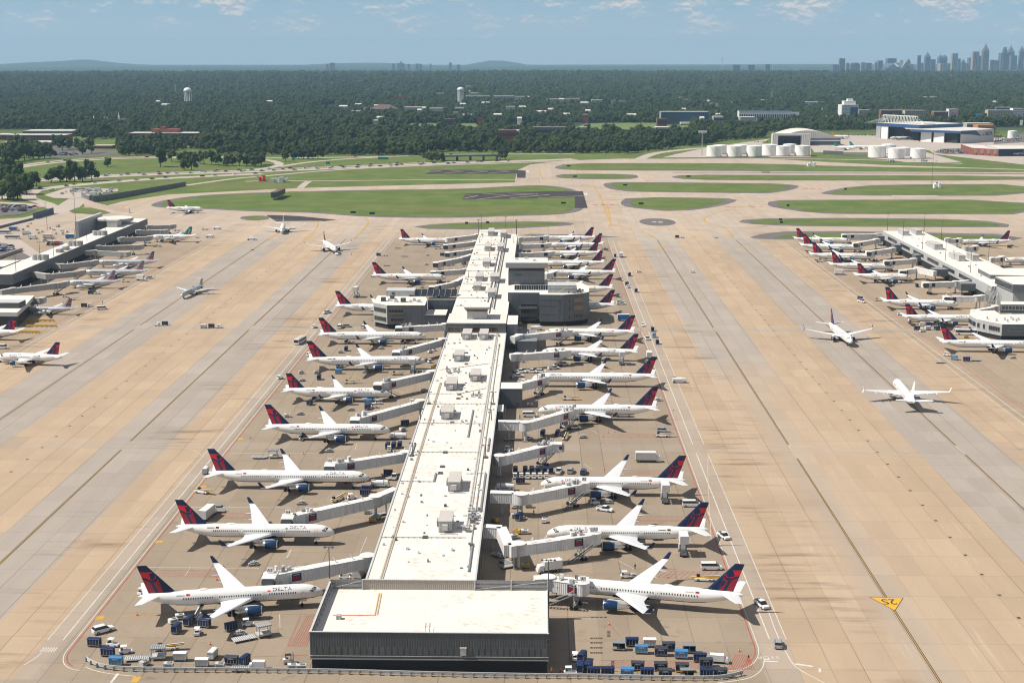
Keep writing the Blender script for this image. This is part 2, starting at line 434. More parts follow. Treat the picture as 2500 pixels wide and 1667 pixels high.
def poly(name, pts, z, m, kind='structure'):
    mb = MB(); n = len(pts)
    a = sum(pts[i][0]*pts[(i+1) % n][1]-pts[(i+1) % n][0]*pts[i][1] for i in range(n))
    if a < 0: pts = pts[::-1]
    mb.quad([(p[0], p[1], z) for p in pts], m)
    return mb.obj(name, kind=kind)
def smooth(pts, it=2):
    for _ in range(it):
        q = []; n = len(pts)
        for i in range(n):
            a, c = pts[i], pts[(i+1) % n]
            q += [(a[0]*.75+c[0]*.25, a[1]*.75+c[1]*.25), (a[0]*.25+c[0]*.75, a[1]*.25+c[1]*.75)]
        pts = q
    return pts
def offs(pts, d):
    n = len(pts); a = sum(pts[i][0]*pts[(i+1) % n][1]-pts[(i+1) % n][0]*pts[i][1] for i in range(n))
    sg = 1 if a > 0 else -1; out = []
    for i in range(n):
        p, q = pts[i-1], pts[(i+1) % n]; dx, dy = q[0]-p[0], q[1]-p[1]; l = math.hypot(dx, dy) or 1
        out.append((pts[i][0]+sg*dy/l*d, pts[i][1]-sg*dx/l*d))
    return out
def strip(mb, pts, w, z, m, dash=None):
    """flat ribbon along a polyline; dash = (on, off) metres"""
    P2 = [Vector((p[0], p[1])) for p in pts]
    if dash:
        out = []; per = dash[0]+dash[1]
        for a, c in zip(P2, P2[1:]):
            L = (c-a).length; t = 0
            while t < L:
                e = min(L, t+dash[0]); strip(mb, [a.lerp(c, t/L), a.lerp(c, e/L)], w, z, m); t += per
        return
    L, Rr = [], []
    for i, p in enumerate(P2):
        a = P2[max(0, i-1)]; c = P2[min(len(P2)-1, i+1)]; d = (c-a).normalized(); n = Vector((-d.y, d.x))*w/2
        L.append((p.x+n.x, p.y+n.y, z)); Rr.append((p.x-n.x, p.y-n.y, z))
    for i in range(len(P2)-1): mb.add([Rr[i], Rr[i+1], L[i+1], L[i]], [(0, 1, 2, 3)], m)
def curve(pts, it=2):
    for _ in range(it):
        q = [pts[0]]
        for a, c in zip(pts, pts[1:]):
            q += [(a[0]*.75+c[0]*.25, a[1]*.75+c[1]*.25), (a[0]*.25+c[0]*.75, a[1]*.25+c[1]*.75)]
        pts = q+[pts[-1]]
    return pts
def gp(s, h=0.):
    """'A1 405 1135 560 1105 | B2 0 50' -> ground points"""
    out = []
    for part in s.split('|'):
        t = part.split(); tile = t[0]; v = [float(q) for q in t[1:]]
        out += [tuple(G(tile, v[i], v[i+1], h)[:2]) for i in range(0, len(v), 2)]
    return out
# concrete sheet of the whole field
edge = gp('A1 960 1478 1100 1440 1500 1380 2352 1336 | A2 500 1318 1200 1300 2352 1270 | A3 60 1262 85 1160 200 1110 500 1075 1000 1058 2352 1060 | A4 1100 1262 2352 1300')
far = [(1500, 1500), (1500, 120), (-900, 120), (-900, 640)]
wall_l = gp('B1 0 130 300 110 760 20 | A1 740 1400 870 1470')
poly('apron', wall_l+edge+far, 0., M_APRON)
ISL = [
 ('A1 1405 1475 1560 1425 1900 1385 2352 1366 | A2 900 1345 1900 1335 | A3 0 1312 350 1298 560 1345 600 1400 610 1500 | B3 520 70 300 86 0 92 | B2 1900 108 1300 108 900 92 560 62 0 52 | B1 1900 30 1560 24', 9, 2),
 ('A3 462 1135 560 1103 1200 1100 2352 1105 | A4 700 1276 2352 1304 2352 1326 0 1314 | A3 2000 1163 1000 1160 520 1155', 8, 1),
 ('A3 475 1212 540 1197 1100 1199 1115 1225 1050 1238 530 1234', 8, 1),
 ('A3 1510 1222 1600 1206 2352 1208 | A4 2352 1362 2352 1396 0 1396 | A3 1640 1242', 8, 1),
 ('A3 920 1282 1000 1272 2300 1284 | A4 200 1438 275 1452 190 1484 0 1510 | A3 2250 1362 1300 1350 1080 1346 950 1318', 9, 1),
 ('A3 1090 1452 1130 1408 1940 1418 1990 1430 1820 1482 1500 1524 1230 1500 1110 1480', 9, 1),
 ('A4 570 1516 900 1450 1500 1440 2352 1437 2352 1530 1200 1530 700 1526', 9, 1),
 ('B4 130 0 150 -30 400 -36 2352 -38 2352 80 1700 76 900 76 500 70 170 20', 9, 1),
 ('B3 2120 148 2352 132 | B4 900 128 1900 142 2210 190 1900 192 500 185 0 172', 9, 1),
 ('B2 1460 206 1700 178 2352 160 | B3 460 164 520 172 400 184 0 204 | B2 2000 212', 9, 1),
 ('B4 110 292 200 268 700 256 2000 278 2230 300 2210 312 110 302', 8, 1),
 ('B2 -80 110 0 104 70 104 92 120 70 136 -60 132', 5, 1),
 ('B1 600 70 740 14 1000 72 900 88', 2, 1),
]
for i, (s, sh, it) in enumerate(ISL):
    g_ = gp(s); sm = smooth(g_, it)
    poly('shoulder', offs(sm, sh), .03+.004*i, M_ASPH); poly('grass_island', sm, .10+.004*i, M_GRASS)
for s in ('A2 1870 1426 1900 1372 2352 1358 | A3 300 1352 672 1350 715 1500 600 1500 600 1400 350 1412 0 1418',
          'A2 1540 1192 1600 1158 2352 1160 | A3 160 1166 158 1230 82 1230 80 1190 0 1192'):
    poly('dark_runoff', gp(s), .17, M_DASPH)
poly('dark_runoff', gp('B2 110 96 160 92 400 102 740 135 620 150 200 150'), .05, M_DASPH)
poly('shoulder', gp('B3 110 275 200 262 700 268 1030 292 500 300'), .02, M_ASPH); poly('shoulder', gp('B4 -110 290 0 262 200 240 700 236 2100 262 2352 300 2200 322 110 312 -60 305'), .022, M_ASPH)
ctr = G('B3', 1342, 155); poly('dark_island', [(ctr.x+15.6*math.cos(a), ctr.y+28*math.sin(a)) for a in [k*math.pi/20 for k in range(40)]], .05, M_ASPH)
mb = MB()
mb.quad([(ctr.x+a, ctr.y+c, .07) for a, c in ((-5, 3), (-1, 5), (-1, -4), (-5, -3))], M_ROADC); mb.quad([(ctr.x+a, ctr.y+c, .07) for a, c in ((0, -6), (4.5, -5), (4.5, 3), (1, 4))], M_ROADC)
mb.obj('taxi_marking', kind='structure')
# ---------------- markings
mk = MB()
for x in (92.1, 153.4, -151.8, -212.3):
    for y0, y1 in ((120, 486), (498, 713), (725, 1085)):
        if x == 92.1 and y0 == 120: y1 = 480
        strip(mk, [(x-.22, y0), (x-.22, y1)], .24, .012, M_MARKD); strip(mk, [(x+.22, y0), (x+.22, y1)], .24, .012, M_MARKD)
        strip(mk, [(x, y0), (x, y1)], .16, .016, M_MARKY)
for x in (92.1, 153.4): strip(mk, [(x, 486), (x, 498)], .2, .012, M_PALE)
for x in (122.6, -181.6):
    for k in range(60): 
        y = 215+15.2*k*1.
        mk.quad([(x-.45, y-.6, .014), (x+.45, y-.6, .014), (x+.45, y+.6, .014), (x-.45, y+.6, .014)], M_MARKD)
for x, m_, w_ in ((52.6, M_MARKR, .32), (53.4, M_MARKW, .22), (56.9, M_MARKW, .3), (61., M_MARKW, .22)):
    strip(mk, [(x, 318 if x < 54 else 322), (x, 486 if x > 56 else 712)], w_, .014, m_)
    if x > 56: strip(mk, [(x, 498), (x, 712)], w_, .014, m_)
    strip(mk, [(x, 726), (x, 1078)], w_, .014, m_)
for x, m_, w_ in ((-112.6, M_MARKR, .32), (-113.4, M_MARKW, .22), (-116.4, M_MARKW, .3), (-120.2, M_MARKW, .22)):
    strip(mk, [(x, 312 if x > -115 else 318), (x, 712)], w_, .014, m_); strip(mk, [(x, 726), (x, 1078)], w_, .014, m_)
for x, m_, w_ in ((196.5, M_MARKR, .32), (192.4, M_MARKW, .3), (188.6, M_MARKW, .22), (-258., M_MARKR, .2), (-254., M_MARKW, .3), (-250.4, M_MARKW, .22)):
    strip(mk, [(x, 300), (x, 712)], w_, .014, m_); strip(mk, [(x, 726), (x, 1040)], w_, .014, m_)
# rounded corners of the gate area
for sx, cx0, rr in ((1, 52.6, 8), (-1, -112.6, 6)):
    for dr, m_, w_ in ((0, M_MARKR, .32), (.8, M_MARKW, .22)):
        c0 = (cx0-sx*rr, 312.+(6 if sx > 0 else 0)); ra = rr+dr; yb = c0[1]
        a = [(c0[0]+sx*ra*math.cos(t), yb-ra*1.6*math.sin(t)) for t in [k*math.pi/24 for k in range(13 if dr else 10)]]
        strip(mk, a, w_, .015, m_)
for s in ('D3 1880 1540 2050 1520 2200 1490 2290 1410 2300 1330', 'D4 60 900 130 1100 260 1350 330 1420 560 1540', 'D1 -140 1270 -200 1320 -300 1380', 'D1 250 1395 330 1430 480 1460 700 1480'):
    strip(mk, curve(gp(s)), .25, .015, M_MARKW)
for s in ('C3 0 612 120 650 340 665 900 690 1750 760 2352 795', 'C3 60 1540 20 800 60 740 200 700 400 695 800 738 1400 785 2352 832', 'C3 350 665 900 700 2352 815',
          'C0 2050 560 1950 610 1700 660 1000 655', 'C0 1830 800 1800 760 1700 715 1500 700 900 690', 'B1 2352 1070 1700 1080 900 1085', 'B3 1330 1090 1850 1110 2352 1140', 'B3 1330 1070 1850 1088 2352 1118', 'B4 0 1140 700 1170 1300 1200', 'B4 0 1165 900 1195'):
    strip(mk, curve(gp(s)), .22, .018, M_PALE)
# thin lead-in lines, hatched safety areas at the gates
for s in ('D1 410 955 900 930 1200 950', 'D1 940 275 1250 275 1500 285'): strip(mk, gp(s), .18, .02, M_MARKY)
for y in [G(*a).y for a in (('D1', 820, 505), ('C0', 1700, 1240), ('C0', 2100, 755), ('C1', 120, 400))]: strip(mk, [(-111, y), (-78, y)], .2, .02, M_MARKW)
def hatch(pts, n, m_=M_MARKR, w_=.16, sl_=3.):
    (x0, y0), (x1, y1) = pts
    strip(mk, [(x0, y0), (x1, y0), (x1, y1), (x0, y1), (x0, y0)], w_, .02, m_)
    for k in range(1, n):
        x = x0+(x1-x0)*k/n; strip(mk, [(x, y0), (min(x1, x+sl_), y1)], w_, .022, m_)
for y in [G(*a).y for a in (('D3', 1500, 570), ('D3', 1500, 70), ('C2', 1700, 930), ('C2', 1300, 600), ('D1', 1100, 560), ('D1', 1500, 40))]:
    xa = 22. if y > 0 else 0
    hatch([(28, y-2.4), (50, y+2.4)], 14) if y not in [G('D1', 1100, 560).y, G('D1', 1500, 40).y] else hatch([(-108, y-2.4), (-86, y+2.4)], 14)
hatch([tuple(gp('D3 830 1400')[0]), tuple(gp('D3 1750 1345')[0])], 26); hatch([tuple(gp('D3 1950 1420')[0]), (50.5, gp('D3 2230 1290')[0][1])], 12)
hatch([tuple(gp('D1 2070 1210')[0]), (gp('D1 2235 1210')[0][0], gp('D1 2200 940')[0][1])], 8, sl_=1.)
strip(mk, gp('D1 1640 1310 2240 1290'), .16, .02, M_MARKR); strip(mk, gp('D3 900 1000 1000 1120'), .16, .02, M_MARKR)
for s in ('D3 985 440 1150 530', 'C2 1110 545 1180 585', 'C2 1050 850 1130 905', 'D1 1145 580 1195 505', 'D1 2055 420 2095 345', 'D1 1995 925 1998 1045', 'D2 5 420 40 345', 'C1 905 725 925 668', 'C1 1385 800 1400 760', 'D2 660 370 718 235'):
    strip(mk, gp(s), .14, .02, M_MARKW)
# black stencils by the hall
for j, yy in enumerate((1140, 1180, 1225, 1270)):
    for k in range(6):
        a = G('D3', 750+k*17+(8 if k else 0), yy); mk.box((a.x, a.y, .02), (.34 if k else .6, .9, .006), M_MARKD)
for xx, yy in ((905, 1100), (940, 1370)):
    for k in range(5): a = G('D3', xx, yy-24+k*12); mk.box((a.x, a.y, .02), (.8, .5, .006), M_MARKD)
# yellow gate-lane diamonds and pads
def pad(t, x, y, w_, l_, m_=M_MARKY): a = G(t, x, y); mk.box((a.x, a.y, .018), (w_, l_, .006), m_)
for a in (('D1', 382, 958), ('D1', 915, 275), ('C0', 2160, 628), ('C0', 1825, 1055), ('B1', 2255, 404), ('B2', 510, 310), ('B3', 1665, 286), ('B3', 1375, 378), ('B3', 2112, 382), ('B2', 0, 405)):
    p = G(*a); sc_ = max(1., p.y/520); pad(*a, 1.6*sc_*1.3, 1.4*sc_*1.6)
mk.quad([(*p, .02) for p in gp('D1 655 1530 690 1482 758 1484 722 1535')], M_MARKY)
for s in ('D3 2300 1330 2352 1330', 'D4 300 1370 455 1392'): strip(mk, gp(s), .8, .02, M_MARKW)
strip(mk, gp('D4 520 1410 520 1445'), .6, .02, M_MARKW); strip(mk, gp('D1 480 1540 545 1455'), .6, .02, M_MARKW)
for k in range(6): strip(mk, [tuple(G('D1', -155+k*14*1.7, 1262)[:2]), tuple(G('D1', -120+k*14*1.7, 1222)[:2])], .3, .02, M_MARKW)
strip(mk, gp('D4 20 1345 145 1350'), .5, .02, M_MARKW)
mk.obj('painted_marking', kind='structure')
# yellow triangle with spot number, black on yellow, facing pilots who come from the north
tri = gp('D4 975 773 1262 780 1192 890')
mt = MB(); cxy = (sum(p[0] for p in tri)/3, sum(p[1] for p in tri)/3)
mt.quad([(*p, .026) for p in ((cxy[0]+(q[0]-cxy[0])*1.08, cxy[1]+(q[1]-cxy[1])*1.08) for q in (tri[0], tri[2], tri[1]))], M_MARKD)
mt.quad([(*p, .03) for p in (tri[0], tri[2], tri[1])], mat('fresh_yellow_marking', (.66, .36, .03), .8, var=.15))
c0 = G('D4', 1143, 816)
text_mb(mt, '2S', 4.3, M_MARKD, lambda x, y: (c0.x-x*.95, c0.y-y*1.2+1.9, .036), bold=True, center=True)
mt.obj('spot_number_marking', kind='structure')
# road stencil
ms = MB(); c0 = G('D4', 60, 1315); text_mb(ms, 'STOP', 2.2, M_MARKW, lambda x, y: (c0.x-x, c0.y-y+.8, .03), center=True)
ms.obj('road_lettering', kind='structure')
# ---------------- runway and taxiway detail
rw = MB()
for s, w_, m_ in (('A3 680 1375 712 1375', 22, M_MARKW), ('A3 2085 1374 2280 1378', 5, M_MARKW), ('A4 1165 1536 1580 1539', 5, M_MARKW), ('A3 720 1368 1150 1372', 5, M_ROADC), ('A3 165 1172 190 1172', 22, M_MARKW),
                  ('A3 1310 1168 2352 1174', 7, M_ROADC), ('A4 0 1322 2352 1330', 9, M_ROADC), ('A4 0 1345 2352 1352', 9, M_ROADC), ('A4 0 1333 2352 1339', 8, M_DASPH), ('A4 180 1345 520 1346', 5, M_MARKW),
                  ('A3 1420 1190 2352 1192', 8, M_ROADC), ('A3 800 1172 950 1174', 4, M_MARKW), ('A3 1300 1378 1640 1382', 4, M_ROADC), ('A3 1480 1182 2352 1184', 5, M_ASPH)):
    strip(rw, gp(s), w_, .06 if m_ is not M_MARKW else .08, m_)
for s in ('A3 830 1390 860 1490 880 1540 | B3 900 120 930 170 900 200', 'B3 930 180 1050 205 1250 250 1330 305', 'B3 1255 240 1320 215 1500 210 1850 240 2020 290', 'B3 2020 290 1960 200 1780 165 1750 130 1800 100 2000 30 2150 10 2230 0',
          'B2 980 225 1040 150 980 110', 'B2 980 225 1100 245 1500 260', 'B2 440 315 570 215 575 150', 'B2 135 315 215 250', 'B2 890 310 975 230', 'A3 700 1290 790 1320 830 1395', 'A3 860 1485 1020 1520', 'B3 890 0 920 130',
          'A3 2160 1465 2200 1510 2352 1535', 'A3 280 1160 300 1230 350 1252', 'A1 1100 1500 1120 1470 1300 1420 1700 1385'):
    strip(rw, curve(gp(s)), 1.1, .05, M_MARKY)
for s in ('A3 760 1472 990 1472', 'A3 1950 1490 2040 1490', 'A3 2180 1492 2290 1492', 'A3 180 1232 430 1234', 'A3 1240 1254 1300 1256', 'A4 370 1473 540 1478', 'A4 2090 1250 2300 1252'):
    strip(rw, gp(s), 4, .05, M_MARKR, dash=(5, 3))
for s in ('A3 0 1390 270 1375', 'A3 0 1368 270 1378', 'A3 270 1410 690 1390', 'A2 1900 1385 2010 1393 1890 1412', 'A2 2000 1425 2280 1388 2050 1368', 'A3 20 1412 380 1380',
          'A2 1550 1180 1680 1170 1600 1162', 'A2 1700 1190 1880 1172 1760 1162', 'A2 1900 1190 2100 1172 1960 1162', 'A2 2100 1190 2300 1172 2180 1162', 'B2 160 140 400 145 620 148'):
    strip(rw, gp(s), 1.6, .19, M_PALE)
rw.obj('runway_marking', kind='structure')
# ---------------- airfield roads and highways on the green
def road(name, s, w_, m_=M_ROADC, z=.03): mb = MB(); strip(mb, curve(gp(s), 2), w_, z, m_); return mb.obj(name, kind='structure')
road('perimeter_road', 'A1 1665 1297 2100 1235 2352 1215 | A2 0 1222 700 1158 1500 1120 2352 1096 | A3 300 1085 1180 1062 2352 1056 | A4 1000 1215 1800 1250', 9)
road('service_road', 'A1 2200 1262 2352 1256 | A2 700 1256 1500 1248 2352 1244', 7)
road('service_road', 'A2 415 1320 470 1270 510 1256', 8); road('service_road', 'A2 330 1400 300 1375 360 1355', 7)
road('highway', 'A1 -100 1262 290 1258 900 1218 1500 1195 2352 1172 | A2 300 1160 800 1142 1500 1108 2352 1080 | A3 600 1062', 26, z=.02)
road('highway', 'A1 -200 1260 400 1238 870 1208 1500 1183 2352 1158 | A2 300 1147 800 1128 1500 1094 2000 1078', 12, z=.024)
road('highway', 'A1 -100 1190 0 1165 400 1100 900 1062 1420 1048 2352 1052 | A2 150 1052 800 1046 1300 1036', 13, z=.03)
road('highway', 'A1 -100 1178 0 1150 400 1085 900 1050 1420 1040 2352 1042', 12, z=.034)
road('slip_road', 'A2 -10 1060 150 1072 240 1100 200 1130 60 1150 -100 1160', 12, z=.045)
road('slip_road', 'A2 230 1130 500 1085 900 1055 1300 1034 1640 1024 2240 1015 | A3 0 1018 600 1012', 11, z=.05)
road('airport_road', 'A1 -60 1420 150 1370 330 1335 600 1300 1200 1250 1700 1222 2352 1192', 22, z=.04)
road('airport_road', 'A1 330 1335 250 1390 270 1420 420 1460 480 1500 560 1520', 14, z=.05)
road('airport_road', 'A1 750 1400 660 1450 600 1500 | B1 560 60 300 120 0 200', 22, z=.06)
road('airport_road', 'B1 -60 60 100 60 300 20 | A1 380 1490 250 1465 60 1455 -60 1450', 13, z=.07)
road('airport_road', 'B1 -60 270 60 300 250 440 330 520', 16, z=.08); road('airport_road', 'A3 1180 1062 1300 1010 1500 985 1760 958 | A4 -340 1110', 16, z=.05)
# median lines of the highway
mb = MB()
for s in ('A1 290 1251 900 1212 1500 1189 2352 1165 | A2 300 1153 800 1135 1500 1101', 'A1 0 1157 400 1092 900 1056 1420 1044'): strip(mb, curve(gp(s)), 2., .06, M_DASPH)
mb.obj('road_median', kind='structure')
ZI = iter(range(99))
# paved ground of the far side: car parks, hangar apron, tank farm
for nm, s, m_ in (('hangar_apron', 'A4 -60 1090 440 1100 470 1150 960 1150 1500 1130 1550 1165 2352 1260 2352 1000 1700 1050 1020 1000 640 990 440 1085', M_ROADC),
                  ('car_park', 'A1 380 985 1060 985 1060 1015 880 1035 480 1050 400 1010', M_ASPH), ('car_park', 'A1 -60 950 500 930 760 900 750 960 480 985 200 1010 -60 1000', M_ASPH),
                  ('depot_yard', 'A1 395 1385 600 1320 1060 1330 1060 1350 740 1400 660 1420 480 1412', M_ROADC), ('car_park', 'A1 -60 1470 240 1470 320 1520 180 1560 -60 1580', M_ASPH),
                  ('car_park', 'A4 1540 1150 1600 1118 1900 1110 1900 1170 1640 1165', M_ASPH), ('car_park', 'A4 2080 1050 2352 980 2352 1060 2080 1075', M_ASPH), ('car_park', 'B1 -60 340 60 350 290 480 240 490 -60 480', M_ASPH),
                  ('tank_farm_ground', 'A3 1380 1050 1500 1020 1780 960 2352 880 | A4 0 1070 440 1100 440 1190 -40 1192', M_ROADC), ('tank_farm_ground', 'A4 960 1200 1000 1150 1480 1150 1800 1240 1300 1240 1130 1215', M_ROADC),
                  ('cemetery_lawn', 'A2 1370 765 1420 740 2000 742 2000 775', M_LAWN), ('cemetery_lawn', 'A3 560 790 700 745 1020 735 1640 735 1620 775 1300 800', M_LAWN)):
    poly(nm, gp(s), .2+.01*ZI.__next__(), m_)
# ------------------------------------------------------------------ aircraft
AC = {
 '752': dict(L=47.3, R=1.95, zc=4.2, sp=19., wx=17.6, rc=8.4, tc=1.9, sw=.50, ey=6.5, ex=15.8, er=1.42, el=6.2, ez=2.15, ft=13.6, frc=7., ftc=2.4, fsw=7.3, hs=7.6, hc=4.8, wl='blend', nw=46, mg=3.7),
 '753': dict(L=54.4, R=1.95, zc=4.2, sp=19., wx=21.2, rc=8.4, tc=1.9, sw=.50, ey=6.5, ex=19.2, er=1.42, el=6.2, ez=2.15, ft=13.6, frc=7., ftc=2.4, fsw=7.3, hs=7.6, hc=4.8, wl='blend', nw=49, mg=3.7),
 '739': dict(L=42.1, R=1.95, zc=3.55, sp=17.1, wx=14.8, rc=7.6, tc=1.6, sw=.50, ey=4.9, ex=13.6, er=1.08, el=4.6, ez=1.75, ft=12.4, frc=6.8, ftc=2.1, fsw=6.1, hs=7.1, hc=4.2, wl='split', nw=42, mg=2.9),
 '321': dict(L=44.5, R=2.0, zc=3.8, sp=17.0, wx=16.6, rc=7.4, tc=1.6, sw=.46, ey=5.75, ex=14.6, er=1.22, el=4.9, ez=2.0, ft=11.9, frc=6.6, ftc=2.3, fsw=5.6, hs=6.2, hc=4.0, wl='blend', nw=44, mg=3.8),
 '319': dict(L=34.4, R=2.0, zc=3.8, sp=16.9, wx=11.2, rc=7.4, tc=1.6, sw=.46, ey=5.75, ex=9.3, er=1.22, el=4.9, ez=2.0, ft=11.9, frc=6.6, ftc=2.3, fsw=5.6, hs=6.2, hc=4.0, wl='fence', nw=30, mg=3.8),
 '175': dict(L=30.5, R=1.55, zc=3.1, sp=13.0, wx=10.6, rc=5.6, tc=1.3, sw=.46, ey=4.2, ex=9.0, er=.85, el=3.8, ez=1.55, ft=9.7, frc=5.6, ftc=2.0, fsw=4.6, hs=5.0, hc=3.0, wl='blend', nw=24, mg=2.6),
 'crj': dict(L=36.2, R=1.38, zc=2.7, sp=12.2, wx=16.0, rc=5.0, tc=1.2, sw=.48, ey=2.5, ex=26.5, er=.72, el=4.2, ez=3.1, ft=7.4, frc=5.0, ftc=3.6, fsw=3.4, hs=4.2, hc=2.6, wl='blend', nw=26, mg=2.0, tt=True),
}
def naca(c, t):   # closed section, x aft positive
    return [(0, 0), (.06*c, .5*t), (.35*c, .62*t), (.75*c, .3*t), (c, 0), (.75*c, -.16*t), (.35*c, -.4*t), (.06*c, -.34*t)]
NEG_AC = {}
def aircraft(ty, liv, near):
    key = (ty, liv, near)
    if key in NEG_AC: return NEG_AC[key]
    a = AC[ty]; L, Rf, zc = a['L'], a['R'], a['zc']
    body = {'delta': M_WHITE, 'american': M_SILVER, 'frontier': M_WHITE, 'white': M_WHITE, 'teal': M_WHITE, 'orange': M_WHITE}[liv]
    belly = {'delta': M_NAVY}.get(liv, body); eng = {'delta': M_BLUE, 'frontier': M_DGREEN, 'american': M_SILVER}.get(liv, M_WHITE)
    fx = lambda n: L/2-n           # distance from nose -> local x
    root = mkobj('airliner', None); root['category'] = 'airliner'
    # fuselage
    N = 24 if near else 16
    st = [(0, .04, -.30), (.25, .30, -.28), (.8, .50, -.24), (1.6, .67, -.18), (2.6, .82, -.11), (3.8, .92, -.05), (5.4, .985, -.01), (7., 1, 0)]
    st = [(n*Rf/1.95, r, z) for n, r, z in st]
    t0 = L-13.5*Rf/1.95
    st += [(L*.3, 1, 0), (L*.5, 1, 0), (t0, 1, 0), (t0+(L-t0)*.3, .93, .06), (t0+(L-t0)*.55, .74, .22), (t0+(L-t0)*.78, .50, .40), (t0+(L-t0)*.93, .28, .50), (L-.3, .15, .53), (L, .09, .53)]
    rings = [[(fx(n), Rf*r*math.cos(2*math.pi*i/N), zc+Rf*z+Rf*1.04*r*math.sin(2*math.pi*i/N)) for i in range(N)] for n, r, z in st]
    def mf(j, i):
        s_ = math.sin(2*math.pi*(i+.5)/N)
        if liv == 'delta' and s_ < (-.66 if near else -.6) and 3 <= j <= 10: return belly
        return body
    f = MB(); f.loft(rings, body, mf=mf)
    # wing-body fairing
    wx, rc = a['wx'], a['rc']
    f.loft([[(fx(wx-2.2+q*(rc+4.6)), 1.02*Rf*w_*math.cos(t), zc-.62*Rf+.62*Rf*w_*math.sin(t)) for t in [2*math.pi*i/12 for i in range(12)]] for q, w_ in ((0, .3), (.15, .8), (.35, 1), (.7, 1), (.9, .75), (1, .3))], belly)
    if near or liv == 'delta': f.loft([[(fx(L*.62+q*3.), .5*w_*math.cos(t), zc+Rf*1.02+.36*w_*math.sin(t)) for t in [2*math.pi*i/8 for i in range(8)]] for q, w_ in ((0, .2), (.3, 1), (.7, 1), (1, .2))], body)
    fo = f.obj('fuselage', root)
    if near: dr = MB()
    sides = (1, -1)
    # windscreen
    for s in sides:
        ck = MB()
        for k, (a0, a1, n0, n1) in enumerate(((1.30, .98, 1.75, 2.7), (.92, .62, 1.95, 3.1), (.56, .32, 2.35, 3.6))):
            def pt(n, t):
                n = n*Rf/1.95
                for (x0, r0, z0), (x1, r1, z1) in zip(st, st[1:]):
                    if x0 <= n <= x1:
                        q = (n-x0)/(x1-x0); r = r0+(r1-r0)*q; z = z0+(z1-z0)*q; break
                return (fx(n)+.02, s*(Rf*r+.03)*math.cos(t), zc+Rf*z+(Rf*1.04*r+.03)*math.sin(t))
            q = [pt(n0, a0), pt(n0+.1, a1), pt(n1, a1+.06), pt(n1-.3, a0+.02)]
            ck.quad(q if s < 0 else q[::-1], M_GLASS)
        ck.obj('cockpit_window', root)
    # doors and cabin windows
    wz = zc+.24*Rf
    wy = Rf*math.sqrt(max(0, 1-(.24/1.04)**2))+.015
    n0, n1 = 7.2*Rf/1.95, t0+2.6
    gaps = [n0+(n1-n0)*.27, n0+(n1-n0)*.70]
    dw = [5.2*Rf/1.95, gaps[0], gaps[1], t0+4.3]
    if near:
        wm = MB(); wm.quad([(-.14, 0, -.22), (.14, 0, -.22), (.14, 0, .22), (-.14, 0, .22)], M_GLASS); wme = wm.mesh('cabin_window')
        dm = MB()
        for (x0, x1, z0, z1) in ((-.45, .45, .93, .97), (-.45, .45, -.97, -.93), (-.47, -.43, -.97, .97), (.43, .47, -.97, .97), (-.12, .1, .25, .5)):
            dm.quad([(x0, 0, z0), (x1, 0, z0), (x1, 0, z1), (x0, 0, z1)], M_MGREY)
        dme = dm.mesh('door')
        pitch = (n1-n0)/(a['nw']+2)
        for s in sides:
            for k in range(a['nw']+2):
                n = n0+pitch*k
                if any(abs(n-g) < .8 for g in gaps): continue
                o = mkobj('cabin_window', wme, root, (fx(n), s*wy, wz), 0 if s < 0 else math.pi)
                o.rotation_euler = (-.23, 0, 0 if s < 0 else math.pi)
            for n in dw[:3] if ty != '319' else dw[:1]:
                o = mkobj('door', dme, root, (fx(n), s*(Rf+.02), zc+.1)); o.rotation_euler = (0, 0, 0 if s < 0 else math.pi)
    else:
        pitch = (n1-n0)/(a['nw'])
        for s in sides:
            wr = MB(); k = n0
            while k < n1:
                if not any(abs(k-g) < .8 for g in gaps):
                    q = [(fx(k)+.15, s*(wy+.03), wz-.2), (fx(k)-.15, s*(wy+.03), wz-.2), (fx(k)-.15, s*(wy-.1), wz+.2), (fx(k)+.15, s*(wy-.1), wz+.2)]
                    wr.quad(q if s > 0 else q[::-1], M_GLASS)
                k += pitch
            wr.obj('cabin_window_band', root)
    # titles
    def surfp(x, h, s):      # h = height along the skin above the centre line
        t = h/Rf; return (x, s*(Rf+.02)*math.cos(t), zc+(Rf*1.04+.02)*math.sin(t))
    ti = {'delta': ('DELTA', 1.3, M_NAVY, 1.16), 'american': ('American', 2.1, M_DGREY, .15), 'frontier': ('FRONTIER', 2.2, M_DGREEN, .1), 'teal': None, 'white': None, 'orange': None}[liv]
    if ti:
        word, size, tm, h0 = ti; nx = (6.6 if liv == 'delta' else 5.2)*Rf/1.95
        for s in sides:
            tb = MB(); wd = len(word)*size*(.78 if word.isupper() else .56)
            lead = 1.25 if liv == 'delta' else 0
            if s > 0: fn = lambda x, y: surfp(fx(nx+lead)-x*1.3, h0+y, 1)
            else: fn = lambda x, y: surfp(fx(nx+wd*1.3)+x*1.3, h0+y, -1)
            text_mb(tb, word, size, tm, fn, bold=True)
            if liv == 'delta':
                xo = fx(nx) if s > 0 else fx(nx+wd*1.3)-1.3
                g = -1 if s > 0 else 1
                for pts in (((0, -.05), (.5, .3), (.5, 1.1)), ((1.0, -.05), (.5, 1.1), (.5, .3)), ((0, -.12), (1., -.12), (.5, .2))):
                    q = [surfp(xo+g*x, h0+y, s) for x, y in pts]; tb.quad(q, M_RED); tb.quad(q[::-1], M_RED)
            tb.obj('airline_title', root)
